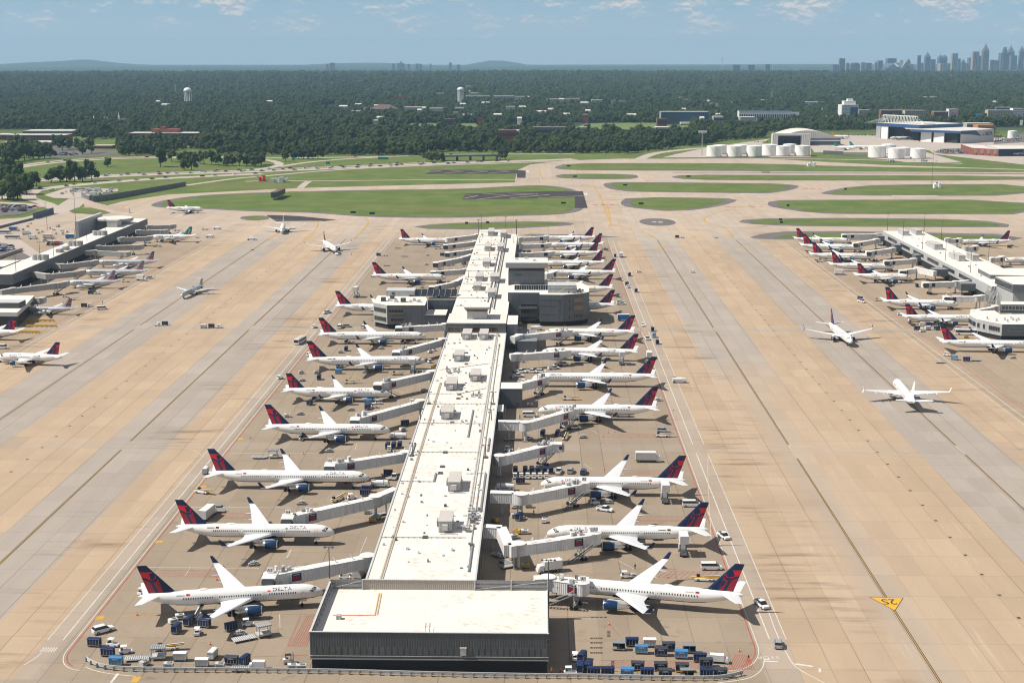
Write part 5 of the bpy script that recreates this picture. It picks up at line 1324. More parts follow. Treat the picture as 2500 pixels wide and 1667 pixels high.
    if stairs:
        s = stairs*(1 if sn.y < 0 else -1); base = cab-dn*1.5+sn*s*2.6; e_ = base-dn*8.0
        m = MB()
        for w_ in (-.5, .5):
            a_ = base+sn*w_+Vector((0, 0, zf-.1)); c_ = e_+sn*w_+Vector((0, 0, .1)); m.bar(a_, c_, .22, M_DGREY)
            m.bar(a_+Vector((0, 0, 1.05)), c_+Vector((0, 0, 1.05)), .1, M_LGREY)
        for i in range(14): p = base.lerp(e_, i/13); m.box((p.x, p.y, zf-.1-(zf-.2)*i/13), (.35, 1., .08), M_MGREY, ang)
        m.obj('stairs', o)
    for t in ((.12, .30) if frames else ()):
        p = rot+dn*L*t; m = MB()
        for s in (-1, 1): m.bar(p+sn*s*1.4+Vector((0, 0, zf+1.)), p+dn*1.6+Vector((0, 0, zf+4.1)), .22, M_VW)
        m.obj('lifting_frame', o)
    m = MB()
    if detail:
        rr = random.Random(int(rot.x*7+off.y))
        for k in range(6): p = cab-dn*rr.uniform(.5, 7)+sn*rr.uniform(-1, 1); h = rr.uniform(.5, 1.6); m.box((p.x, p.y, zf+2.7+h/2), (rr.uniform(.4, 1.2), rr.uniform(.4, 1.), h), rr.choice([M_LGREY, M_VW, M_MGREY]), ang)
        p = cab-dn*2.5; m.bar(p+Vector((0, 0, zf+2.6)), p+Vector((0, 0, zf+5.6)), .12, M_LGREY)
        for s in (-1, 1): m.bar(cab-dn*.5+sn*s*1.2+Vector((0, 0, zf+3.6)), cab-dn*8+sn*s*1.2+Vector((0, 0, zf+3.6)), .07, M_LGREY)
        m.obj('roof_equipment', o)
    if detail or not grey:
        vis = sn if sn.y < 0 else -sn
        p = rot+dn*L*.76+vis*1.46; m = MB(); m.box((p.x, p.y, zf+1.0), (2.7, .05, 2.15), M_POSTER, ang)
        if detail:
            m.box((p.x+vis.x*.04, p.y+vis.y*.04, zf+.75), (1.9, .04, .9), M_DRED, ang); m.box((p.x+vis.x*.05, p.y+vis.y*.05, zf+1.65), (1.8, .03, .18), M_LGREY, ang)
        m.obj('poster', o)
    if gate:
        p = cab+dn*.2+Vector((0, 0, zf+3.7)); m = MB(); m.box((p.x, p.y, p.z), (1.5, .35, 1.25), M_VW)
        text_mb(m, gate, 1.15, M_NAVY, lambda x, y: (p.x+x, p.y-.19, p.z-.4+y), bold=True, center=True); m.bar(p-Vector((0, 0, 1.)), p, .12, M_LGREY); m.obj('gate_sign', o)
    return o
def BG(t, x, y, h=7.1): return G(t, x, y, h)
bs_ = [
 ([BG('D2', 770, 400), BG('D2', 722, 408), BG('D1', 1900, 590)], 'white jet bridge nearest the end hall, left of the concourse', 'A2', 1, (0, -1)),
 ([BG('C1', 1275, 1075), BG('C1', 1090, 1150), BG('C1', 300, 1335)], 'white jet bridge second from the end hall, left side', 'A4', 1, (0, -1)),
 ([BG('C1', 1400, 745), BG('C1', 1365, 750), BG('C1', 680, 865)], 'white jet bridge third from the end hall, left side, rust streaked', 'A6', 1, (0, -1)),
 ([BG('C1', 1520, 285), BG('C1', 1490, 290), BG('C1', 905, 455)], 'white jet bridge fourth from the end hall, left side', None, 1, (0, -1)),
 ([BG('C1', 1620, 20), BG('C1', 1590, 28), BG('C1', 1110, 140)], 'white jet bridge fifth from the end hall, left side', None, 1, (0, -1)),
 ([BG('B2', 1715, 1200), BG('B2', 1690, 1205), BG('B2', 1275, 1320)], 'white jet bridge with two lifting frames, sixth from end hall on the left', None, 1, (0, -1)),
 ([BG('B2', 1740, 1065), BG('B2', 1715, 1072), BG('B2', 1300, 1100)], 'white jet bridge right in front of the left octagonal block', None, 1, (0, -1)),
 ([BG('B2', 1900, 640), BG('B2', 1805, 690), BG('B2', 1595, 735)], 'bent white jet bridge just beyond the left octagonal block', None, -1, (0, -1)),
 ([BG('B2', 1925, 572), BG('B2', 1900, 577), BG('B2', 1610, 600)], 'white jet bridge second beyond the left octagonal block', None, 0, (0, -1)),
 ([BG('B2', 1955, 445), BG('B2', 1880, 470), BG('B2', 1630, 520)], 'white jet bridge beside the grey box room, far left side', None, -1, (0, -1)),
 ([BG('B2', 1985, 395), BG('B2', 1965, 400), BG('B2', 1735, 430)], 'third farthest white jet bridge on the left side', None, 0, (0, -1)),
 ([BG('B2', 2005, 325), BG('B2', 1985, 330), BG('B2', 1720, 362)], 'second farthest white jet bridge on the left side', None, 0, (0, -1)),
 ([BG('B2', 2025, 262), BG('B2', 2000, 268), BG('B2', 1740, 295)], 'farthest white jet bridge on the left of the central concourse', None, 0, (0, 1)),
 ([(-1., 343.), (2.5, 343.5), BG('D3', 665, 612)], 'short white jet bridge tucked behind the end hall on its right', 'A1', 1, (0, 1)),
 ([BG('D2', 1770, 140), BG('D2', 1925, 150), BG('D2', 1995, 315), BG('D3', 95, 300), BG('D3', 775, 172)], 'long jet bridge with a bent walkway, second on the right', 'A3', 1, (0, 1)),
 ([BG('C2', 210, 1110), BG('C2', 420, 1115), BG('C2', 490, 1130), BG('C2', 1045, 1000)], 'long jet bridge third from the end hall on the right', 'A5', 1, (0, 1)),
 ([BG('C2', 260, 792), BG('C2', 295, 785), BG('C2', 760, 668)], 'jet bridge at the empty gate, right of the concourse', 'A7', 1, (1, 0)),
 ([BG('C2', 280, 475), BG('C2', 480, 478), BG('C2', 525, 485), BG('C2', 960, 345)], 'long jet bridge fourth parked aircraft, right side, past the grey block', 'A9', 1, (0, 1)),
 ([BG('C2', 330, 180), BG('C2', 400, 150), BG('C2', 700, 60)], 'jet bridge beside the roof of the grey service block', None, 1, (0, 1)),
 ([BG('B3', 20, 1345), BG('B3', 90, 1340), BG('B3', 530, 1295)], 'jet bridge with two lifting frames, two before the octagonal tower', None, 1, (0, 1)),
 ([BG('B3', 40, 1190), BG('B3', 100, 1170), BG('B3', 545, 1115)], 'jet bridge directly in front of the dark octagonal tower', None, 1, (0, 1)),
 ([BG('B3', 330, 625), BG('B3', 345, 620), BG('B3', 420, 590)], 'short stub of a jet bridge beside the tower block', None, 0, (0, 1)),
 ([BG('B3', 85, 440), BG('B3', 115, 435), BG('B3', 400, 415)], 'third farthest jet bridge on the right of the central concourse', None, 1, (0, 1)),
 ([BG('B3', 85, 362), BG('B3', 115, 358), BG('B3', 365, 342)], 'second farthest jet bridge on the right of the central concourse', None, 1, (0, 1)),
 ([BG('B3', 85, 300), BG('B3', 110, 296), BG('B3', 350, 275)], 'farthest jet bridge on the right of the central concourse', None, 1, (0, 1)),
]
for i, (pp, lb, gt, stn, ps) in enumerate(bs_): bridge(pp, lb, gt, detail=pp[-1][1] < 760, stairs=stn, plane_side=ps)
for i, (pp, lb) in enumerate([
 ([(1095, 258), (1040, 262), (740, 268)], 'farthest jet bridge on the left of the right concourse'), ([(1050, 305), (1020, 310), (840, 345)], 'second farthest jet bridge on the left of the right concourse'),
 ([(1192, 385), (1165, 390), (960, 420)], 'third farthest jet bridge on the left of the right concourse'), ([(1380, 482), (1355, 487), (1120, 505)], 'fourth farthest jet bridge on the left of the right concourse'),
 ([(1555, 600), (1390, 568), (1260, 590)], 'bent jet bridge with sunlit white roof at the right concourse'), ([(1860, 680), (1740, 690), (1470, 700)], 'jet bridge on a crossed wheel frame at the right concourse'),
 ([(1990, 810), (1930, 822), (1660, 825)], 'jet bridge beside the lattice frame of the right concourse'), ([(2110, 905), (2090, 912), (1915, 950)], 'jet bridge behind the rounded block of the right concourse'),
 ([(1640, 305), (1670, 305), (1770, 300)], 'farthest jet bridge behind the right concourse'), ([(1800, 375), (1830, 378), (1915, 365)], 'empty jet bridge behind the right concourse'),
 ([(2040, 480), (2065, 478), (2150, 460)], 'jet bridge behind the right concourse at the cut-off airliner')]):
    bridge([BG('B4', *p) for p in pp], lb, None, detail=False, stairs=0, frames=False, plane_side=(0, -1) if i < 8 else (0, 1))
for i, (pp, lb) in enumerate([
 ([(1310, 190), (1345, 188), (1560, 175)], 'farthest grey jet bridge of the left concourse'), ([(1215, 232), (1250, 230), (1490, 222)], 'second farthest grey jet bridge of the left concourse'),
 ([(1060, 300), (1100, 295), (1345, 280)], 'grey jet bridge at the airliner with green lettering'), ([(850, 372), (885, 370), (1270, 355)], 'long empty grey jet bridge of the left concourse'),
 ([(765, 415), (850, 413), (1150, 420)], 'empty grey jet bridge with white cab, left concourse'), ([(480, 530), (555, 535), (860, 495)], 'grey jet bridge at the farthest striped tail airliner'),
 ([(300, 605), (425, 625), (740, 585)], 'grey jet bridge at the middle striped tail airliner'), ([(0, 770), (115, 750), (590, 685)], 'grey jet bridge at the nearer large striped tail airliner'),
 ([(-60, 815), (60, 820), (380, 830)], 'grey jet bridge above the dark glass corner block')]):
    bridge([BG('B1', *p) for p in pp], lb, None, detail=False, stairs=1 if i > 3 else 0, grey=True, frames=i != 4, plane_side=(0, 1))
# ------------------------------------------------------------------ ramp equipment, vehicles, people
def wheels(root, pts, r, w_=.22):
    for x, y in pts:
        m = MB(); m.cyl((x, y-w_/2, r), (x, y+w_/2, r), r, M_BLACK, n=12); m.cyl((x, y-w_/2-.01, r), (x, y+w_/2+.01, r), r*.5, M_METAL, n=8); m.obj('wheel', root)
def P4(a, b_): return [(a, b_), (a, -b_), (-a, b_), (-a, -b_)]
def root_(name, cat, group): o = mkobj(name, None); tag(o, None, cat, group); return o
def hull(m, secs, mat_, smooth_=False):
    """secs: (x, half width, z bottom, z top, top half width)"""
    m.loft([[(x, -w_, zb), (x, w_, zb), (x, w_*1., zb+(zt-zb)*.6), (x, tw_, zt), (x, -tw_, zt), (x, -w_*1., zb+(zt-zb)*.6)] for x, w_, zb, zt, tw_ in secs], mat_, smooth=smooth_)
PR = {}
def cart(key, side, roof, txt=None, open_=False):
    r = root_('baggage_cart', 'baggage cart', 'baggage carts')
    m = MB(); m.box((0, 0, .5), (3.1, 1.55, .16), M_MGREY); m.obj('frame', r)
    m = MB()
    if open_:
        m.box((0, .7, 1.3), (2.9, .06, 1.4), side); m.box((1.45, 0, 1.3), (.06, 1.4, 1.4), side)
        for x in (-1.45, 0): m.bar((x, -.72, .55), (x, -.72, 2.), .07, M_LGREY)
    else:
        m.box((0, 0, 1.3), (2.95, 1.5, 1.45), side)
        for x in (-1.47, -.74, 0, .74, 1.47): m.bar((x, -.77, .6), (x, -.77, 2.02), .06, M_LGREY); m.bar((x, .77, .6), (x, .77, 2.02), .06, M_LGREY)
    m.obj('side_curtain', r)
    m = MB(); m.loft([[(x, .82*math.cos(t)*1.0, 2.0+.26*math.sin(t)) for t in [k*math.pi/6 for k in range(7)]] for x in (-1.58, 1.58)], roof)
    if txt: text_mb(m, txt, .42, M_VW, lambda x, y: (x, -.84, 1.62+y), bold=True, center=True); m.box((0, -.81, 1.82), (3., .04, .46), roof)
    m.obj('roof', r)
    wheels(r, P4(1.1, .62), .26); m = MB(); m.bar((1.5, 0, .4), (2.5, 0, .3), .09, M_METAL); m.obj('tow_bar', r)
    PR[key] = Proto(r)
cart('cart', M_CANV, M_NAVY); cart('cartd', M_CANV, mat('dark_cart_roof', (.04, .045, .06), .6), 'DELTA'); cart('cartb', M_SKYBL, mat('blue_cart_roof', (.05, .2, .42), .5), 'DELTA'); cart('carto', M_CANV, M_MGREY, None, True); cart('cartw', M_LGREY, M_VW)
def tug():
    r = root_('baggage_tug', 'tug', 'baggage tugs')
    m = MB(); hull(m, [(-1.5, .7, .3, .95, .66), (.1, .72, .3, 1., .68), (1.5, .66, .3, .8, .6)], M_VW); m.box((0, 0, .32), (2.9, 1.3, .14), M_DGREY); m.obj('body', r)
    m = MB(); m.box((-.45, 0, 1.95), (1.5, 1.35, .09), M_VW)
    for x, y in P4(.7, .6): m.bar((x-.45, y, .95), (x-.45, y, 1.95), .08, M_VW)
    m.box((-.9, 0, 1.1), (.5, 1., .4), M_BLACK); m.obj('canopy', r)
    wheels(r, P4(.95, .62), .33); return Proto(r)
PR['tug'] = tug()
def belt(key, elev, mat_=M_YEL):
    r = root_('belt_loader', 'belt loader', 'belt loaders')
    m = MB(); hull(m, [(-2.6, .9, .35, .95, .85), (0, .95, .35, 1., .9), (2.2, .9, .35, .9, .8)], M_VW); m.box((-1.6, .55, 1.3), (.9, .7, .6), M_BLACK); m.obj('chassis', r)
    m = MB(); a_, c_ = Vector((-3.4, -.1, .9)), Vector((4.2, -.1, .9+elev)); d = (c_-a_)
    for w_ in (-.42, .42): m.bar(a_+Vector((0, w_, 0)), c_+Vector((0, w_, 0)), .28, mat_ if w_ < 0 else M_VW)
    m.loft([[(p.x, p.y-.38, p.z+.08), (p.x, p.y+.38, p.z+.08), (p.x, p.y+.38, p.z+.02), (p.x, p.y-.38, p.z+.02)] for p in (a_, c_)], M_BLACK, smooth=False)
    m.bar(a_.lerp(c_, .55), (1., -.1, .8), .2, M_METAL); m.obj('conveyor', r)
    wheels(r, P4(1.6, .85), .4); return Proto(r)
PR['belt'] = belt('belt', .6); PR['beltup'] = belt('b', 2.0, M_DGREY)
def dolly():
    r = root_('container_dolly', 'dolly', 'container dollies')
    m = MB(); m.box((0, 0, .48), (4.2, 2.1, .12), M_MGREY)
    for k in range(9): m.box((-1.9+k*.475, 0, .58), (.14, 2., .1), M_LGREY)
    for y in (-1.05, 1.05): m.box((0, y, .62), (4.2, .08, .24), M_LGREY)
    m.obj('deck', r); wheels(r, P4(1.5, .8), .25); m = MB(); m.bar((2.1, 0, .4), (3.3, 0, .3), .1, M_METAL); m.obj('tow_bar', r); return Proto(r)
PR['dolly'] = dolly()
def vehicle(name, cat, group, body, secs, glass, wh, r_, extra=None, glass_m=M_GLASS):
    r = root_(name, cat, group); m = MB(); hull(m, secs, body); m.obj('body', r)
    m = MB(); hull(m, glass, glass_m); m.obj('window_band', r)
    m = MB(); g = glass; hull(m, [(g[1][0]-.1 if len(g) > 3 else g[0][0]+.2, g[1][4]*.98, g[1][3]-.02, g[1][3]+.08, g[1][4]*.9), (g[-2][0], g[-2][4]*.98, g[-2][3]-.02, g[-2][3]+.08, g[-2][4]*.9)], body); m.obj('roof', r)
    wheels(r, wh, r_)
    x0, x1 = secs[0][0], secs[-1][0]
    for x, mm, nm in ((x1, M_LGREY, 'headlight'), (x0, M_DRED, 'tail_light')):
        for y in (-.62, .62): m = MB(); m.box((x, y, .72), (.06, .3, .16), mm); m.obj(nm, r)
    if extra: extra(r)
    return Proto(r)
def carp(mat_): return vehicle('car', 'car', 'cars', mat_, [(-2.3, .8, .35, .85, .76), (-1.9, .9, .28, 1., .86), (1., .92, .28, .98, .88), (2.3, .8, .32, .72, .7)], [(-1.9, .84, .98, 1.02, .8), (-1.3, .82, .96, 1.45, .66), (.1, .82, .96, 1.47, .66), (1.05, .84, .94, .98, .78)], P4(1.4, .8), .33)
def suvp(mat_): return vehicle('suv', 'suv', 'ramp cars', mat_, [(-2.4, .88, .4, 1.1, .84), (-2.1, .95, .35, 1.15, .9), (1.1, .95, .35, 1.1, .9), (2.4, .88, .38, .9, .78)], [(-2.25, .88, 1.1, 1.2, .82), (-1.9, .86, 1.08, 1.72, .72), (.4, .86, 1.08, 1.74, .72), (1.3, .88, 1.06, 1.1, .8)], P4(1.45, .85), .37)
for i, c_ in enumerate(M_CARS): PR['car%d' % i] = carp(c_)
PR['suvw'] = suvp(M_VW); PR['suvg'] = suvp(M_CARS[0]); PR['suvb'] = suvp(M_CARS[5])
PR['van'] = vehicle('van', 'van', 'white ramp vans', M_VW, [(-2.9, 1., .4, 1.35, .98), (2., 1., .4, 1.35, .98), (2.9, .92, .4, 1.05, .8)], [(-2.88, .98, 1.35, 1.4, .95), (-2.8, .97, 1.33, 2.1, .86), (1.2, .97, 1.33, 2.15, .86), (2.2, .97, 1.3, 1.36, .9)], P4(1.9, .9), .38)
def pk(r):
    m = MB(); m.box((-1.55, 0, 1.02), (1.9, 1.5, .06), M_DGREY); [m.box((-1.55, y, 1.15), (2., .08, .35), M_VW) for y in (-.85, .85)]; m.box((-2.55, 0, 1.15), (.08, 1.7, .35), M_VW); m.obj('cargo_bed', r)
PR['pickup'] = vehicle('pickup_truck', 'pickup truck', 'white pickup trucks', M_VW, [(-2.7, .92, .45, 1., .9), (-.4, .95, .4, 1.05, .92), (1.3, .95, .4, 1.1, .88), (2.7, .9, .42, .95, .8)], [(-.7, .88, 1.05, 1.12, .84), (-.45, .86, 1.05, 1.78, .72), (.8, .86, 1.05, 1.8, .72), (1.6, .88, 1.05, 1.1, .8)], P4(1.7, .86), .4, pk)
def truck(name, cat, group, boxm, L, H, zb, cabm=M_VW, lift=0.):
    r = root_(name, cat, group)
    m = MB(); m.box((-.3, 0, .75), (L+1.2, 1.9, .22), M_DGREY); m.obj('chassis', r)
    m = MB(); m.box((-.9, 0, zb+lift+H/2), (L, 2.4, H), boxm)
    for x in (-L/2-.9, L/2-.9): m.box((x, 0, zb+lift+H/2), (.1, 2.46, H+.06), M_LGREY)
    m.box((-.9, 0, zb+lift+H+.04), (L+.1, 2.46, .08), M_VW); m.obj('box', r)
    m = MB(); hull(m, [(L/2-.7, 1.1, .6, 2.4, 1.), (L/2+.5, 1.1, .5, 2.3, .95), (L/2+1., 1.05, .5, 1.3, 1.)], cabm); co2 = m.obj('cab', r)
    m = MB(); hull(m, [(L/2+.35, .98, 1.42, 2.15, .88), (L/2+.92, .98, 1.36, 1.5, .92)], M_GLASS); m.obj('windscreen', co2)
    if lift:
        m = MB()
        for y in (-.8, .8):
            m.bar((-L/2, y, .9), (L/2-1.5, y, zb+lift), .2, M_DGREY); m.bar((-L/2, y, zb+lift), (L/2-1.5, y, .9), .2, M_DGREY)
        m.box((L/2-.2, 0, zb+lift+.1), (1.6, 2.2, .12), M_LGREY)
        for y in (-1.1, 1.1): m.bar((L/2-.9, y, zb+lift+1.1), (L/2+.6, y, zb+lift+1.1), .07, M_LGREY); m.bar((L/2+.6, y, zb+lift), (L/2+.6, y, zb+lift+1.1), .07, M_LGREY)
        m.obj('scissor_lift', r)
    wheels(r, [(L/2, .95), (L/2, -.95), (-L/2+.4, .95), (-L/2+.4, -.95)], .48, .3); return Proto(r)
PR['box'] = truck('box_truck', 'truck', 'white box trucks', M_VW, 5.2, 2.4, 1.); PR['boxg'] = truck('box_truck', 'truck', 'grey box trucks', mat('silver_box', (.5, .5, .49), .4, var=.05), 7., 2.6, 1.)
PR['cater'] = truck('catering_truck', 'catering truck', 'raised catering trucks', M_VW, 4.8, 2.3, 1., lift=3.1); PR['boxb'] = truck('box_truck', 'truck', 'blue box trucks', mat('blue_box', (.03, .16, .42), .4), 6.5, 2.6, 1.)
def fuel():
    r = root_('service_truck', 'service truck', 'ramp service trucks'); m = MB(); m.box((0, 0, .75), (6.4, 2., .3), M_LGREY); m.obj('chassis', r)
    m = MB(); m.cyl((-2.9, 0, 1.6), (1.2, 0, 1.6), .85, M_VW, n=14); m.box((-2.2, 0, 2.5), (1.4, .6, .3), M_METAL); m.obj('tank', r)
    m = MB(); hull(m, [(1.5, 1.05, .6, 2.2, .98), (2.7, 1.05, .5, 2.1, .9), (3.3, 1., .5, 1.2, .95)], M_VW); m.obj('cab', r); m = MB(); hull(m, [(2.6, .95, 1.35, 1.98, .85), (3.15, .96, 1.25, 1.35, .9)], M_GLASS); m.obj('windscreen', r)
    wheels(r, P4(2.2, .95), .48, .3); return Proto(r)
PR['fuel'] = fuel()
def busp():
    r = root_('bus', 'bus', 'apron buses'); m = MB(); m.box((0, 0, 1.65), (11, 2.6, 2.6), M_VW); m.box((0, 0, 3.0), (8, 1.8, .2), M_LGREY); m.obj('body', r)
    m = MB(); m.box((0, 0, 1.95), (10.6, 2.64, 1.1), M_GLASS); m.box((0, 0, 1.9), (11.06, 2.3, 1.4), M_GLASS); m.obj('window_band', r); wheels(r, P4(3.6, 1.2), .5, .3); return Proto(r)
PR['bus'] = busp()
def hose():
    r = root_('equipment_cart', 'equipment cart', 'cable and hose carts'); rr = random.Random(4)
    m = MB(); m.box((0, 0, .4), (3., 1.9, .14), M_MGREY)
    for k in range(22):
        a = rr.uniform(0, 6.28); q = rr.uniform(.1, 1.); m.box((1.3*q*math.cos(a), .8*q*math.sin(a), .5+rr.uniform(0, .7)*(1.2-q)), (rr.uniform(.3, .8), rr.uniform(.2, .6), rr.uniform(.15, .5)), rr.choice([M_LGREY, M_VW, M_METAL, M_DGREY, M_LGREY]), a)
    m.obj('gear_pile', r)
    m = MB()
    for k in range(3):
        n = 18
        for i in range(n): t0, t1 = 2*math.pi*i/n, 2*math.pi*(i+1)/n; R_ = 1.15-.2*k; m.bar((R_*math.cos(t0), R_*.8*math.sin(t0), .65+.2*k), (R_*math.cos(t1), R_*.8*math.sin(t1), .65+.2*k), .16, M_LGREY if k != 1 else M_DGREY)
    m.obj('hose_coil', r); wheels(r, P4(1., .8), .26); return Proto(r)
PR['hose'] = hose()
def gpu(key, mm, s=1.):
    r = root_('ground_power_cart', 'service cart', 'small service carts'); m = MB(); hull(m, [(-1.1, .7, .4, 1.45, .68), (1.1, .7, .4, 1.35, .66)], mm); m.box((.2, 0, 1.5), (1., .8, .14), M_MGREY); m.obj('housing', r)
    m = MB(); m.box((0, -.71, .9), (1.5, .04, .5), M_MGREY); m.obj('grille', r); wheels(r, P4(.7, .6), .24); m = MB(); m.bar((1., 0, .35), (2., 0, .3), .08, M_METAL); m.obj('tow_bar', r); PR[key] = Proto(r)
gpu('gpu', M_VW); gpu('gpuy', M_YEL); gpu('gpug', M_LGREY)
def tractor():
    r = root_('pushback_tractor', 'tow tractor', 'aircraft tow tractors'); m = MB(); hull(m, [(-3.2, 1.2, .4, 1.2, 1.1), (0, 1.3, .35, 1.35, 1.2), (3.2, 1.2, .4, 1.1, 1.1)], M_VW); m.obj('body', r)
    m = MB(); m.box((2., .5, 1.75), (1.4, 1.2, .9), M_GLASS); m.box((2., .5, 2.25), (1.5, 1.3, .1), M_VW); m.obj('cab', r); wheels(r, P4(2.1, 1.15), .58, .4); return Proto(r)
PR['tractor'] = tractor()
def loader():
    r = root_('container_loader', 'container loader', 'container loaders'); m = MB(); m.box((0, 0, .8), (3.4, 2.6, .5), M_LGREY)
    for x, y in P4(1.4, 1.1): m.bar((x, y, .6), (x, y, 3.), .22, M_LGREY)
    m.obj('lift_frame', r); m = MB(); m.box((0, 0, 3.), (3.6, 2.7, .2), M_MGREY)
    for k in range(7): m.box((-1.5+.5*k, 0, 3.14), (.12, 2.5, .08), M_LGREY)
    m.bar((-1.7, -1.3, 3.9), (1.7, -1.3, 3.9), .08, M_LGREY); m.obj('upper_platform', r)
    m = MB(); m.box((-5., 0, .55), (5.6, 2.7, .14), M_LGREY)
    for k in range(11): m.box((-7.5+.5*k, 0, .66), (.12, 2.5, .08), M_MGREY)
    m.obj('lower_platform', r); wheels(r, [(1.2, 1.2), (1.2, -1.2), (-4, 1.2), (-4, -1.2)], .35); return Proto(r)
PR['loader'] = loader()
def stairsp():
    r = root_('passenger_stairs', 'passenger stairs', 'mobile passenger stairs'); m = MB()
    for w_ in (-.8, .8): m.bar((-3., w_, .4), (2., w_, 3.6), .25, M_SKYBL); m.bar((-3., w_, 1.4), (2., w_, 4.6), .1, M_LGREY)
    for k in range(12): m.box((-3+k*.42, 0, .45+k*.27), (.3, 1.6, .08), M_MGREY)
    m.obj('flight', r); m = MB(); m.box((0, 0, .6), (5, 1.9, .3), M_SKYBL); m.obj('chassis', r); wheels(r, P4(1.8, .9), .38); return Proto(r)
PR['stairs'] = stairsp()
def forklift():
    r = root_('forklift', 'forklift', None); m = MB(); hull(m, [(-1.3, .65, .35, 1.3, .6), (.2, .65, .35, 1.1, .6), (.9, .6, .3, .8, .55)], M_VW); m.obj('body', r)
    m = MB(); [m.bar((x, y, 1.), (x, y, 2.2), .1, M_BLACK) for x in (-.7, .6) for y in (-.5, .5)]; m.box((0, 0, 2.22), (1.4, 1.1, .07), M_BLACK); m.box((-.3, 0, 1.2), (.5, .6, .5), M_BLACK); m.obj('cage', r)
    m = MB(); [m.bar((1.1, y, .1), (1.1, y, 2.6), .14, M_BLACK) for y in (-.35, .35)]; [m.box((1.7, y, .15), (1.2, .14, .06), M_BLACK) for y in (-.3, .3)]; m.obj('mast', r); wheels(r, P4(.7, .55), .32); return Proto(r)
PR['fork'] = forklift()
def conep():
    r = root_('traffic_cone', 'traffic cone', 'orange cones'); m = MB(); m.box((0, 0, .03), (.5, .5, .05), M_ORANGE); m.obj('base', r); m = MB(); m.cyl((0, 0, .05), (0, 0, .85), .2, M_ORANGE, r1=.05, n=10); m.obj('cone', r); m = MB(); m.cyl((0, 0, .4), (0, 0, .55), .145, M_VW, r1=.115, n=10); m.obj('reflective_band', r); return Proto(r)
PR['cone'] = conep()
def personp(vest, armup=0):
    me = bpy.data.meshes.new('person')
    V = [(0, 0, .95), (0, 0, 1.2), (0, 0, 1.42), (0, 0, 1.53), (0, .02, 1.66), (0, .03, 1.76), (.1, 0, .9), (.12, .03, .5), (.13, -.02, .08), (.13, .14, .04), (-.1, 0, .9), (-.12, -.04, .5), (-.13, -.1, .08), (-.13, .05, .04),
         (.2, 0, 1.42), (.27, .02, 1.15), (.26, .16, .93), (.26, .24, .86), (-.2, 0, 1.42), (-.28, 0, 1.15), (-.3, .12, .92), (-.3, .18, .84)]
    E_ = [(0, 1), (1, 2), (2, 3), (3, 4), (4, 5), (0, 6), (6, 7), (7, 8), (8, 9), (0, 10), (10, 11), (11, 12), (12, 13), (2, 14), (14, 15), (15, 16), (16, 17), (2, 18), (18, 19), (19, 20), (20, 21)]
    me.from_pydata(V, E_, []); o = bpy.data.objects.new('person', me); COL.objects.link(o)
    md = o.modifiers.new('skin', 'SKIN'); me.skin_vertices if me.skin_vertices else None
    bpy.context.view_layer.objects.active = o
    if not me.skin_vertices: bpy.ops.mesh.customdata_skin_add()
    rad = [.15, .15, .16, .06, .105, .09, .1, .07, .05, .04, .1, .07, .05, .04, .07, .05, .04, .035, .07, .05, .04, .035]
    for i, r_ in enumerate(rad): me.skin_vertices[0].data[i].radius = (r_, r_*.85); me.skin_vertices[0].data[i].use_root = (i == 0)
    o.modifiers.new('sub', 'SUBSURF').levels = 1
    bpy.context.view_layer.update(); nm = bpy.data.meshes.new_from_object(o.evaluated_get(bpy.context.evaluated_depsgraph_get())); bpy.data.objects.remove(o)
    nm.materials.clear(); [nm.materials.append(x) for x in (M_CLOTH, vest, M_SKIN)]
    for p in nm.polygons: z = p.center.z; p.material_index = 2 if z > 1.52 or (z < .93 and abs(p.center.x) > .21) else 1 if z > .92 else 0; p.use_smooth = True
    b_ = mkobj('person', nm); tag(b_, None, 'person', 'ramp workers')
    m = MB(); m.cyl((0, .03, 1.74), (0, .03, 1.86), .11, M_ORANGE if vest is M_VEST else M_CLOTH, r1=.05, n=8); m.obj('hard_hat', b_); return Proto(b_)
PR['man'] = personp(M_VEST); PR['mand'] = personp(M_CLOTH)
def put(key, t, x, y, ang=0, label=None, s=None):
    p = G(t, x, y); return PR[key].put((p.x, p.y, 0), math.radians(ang), label, s)

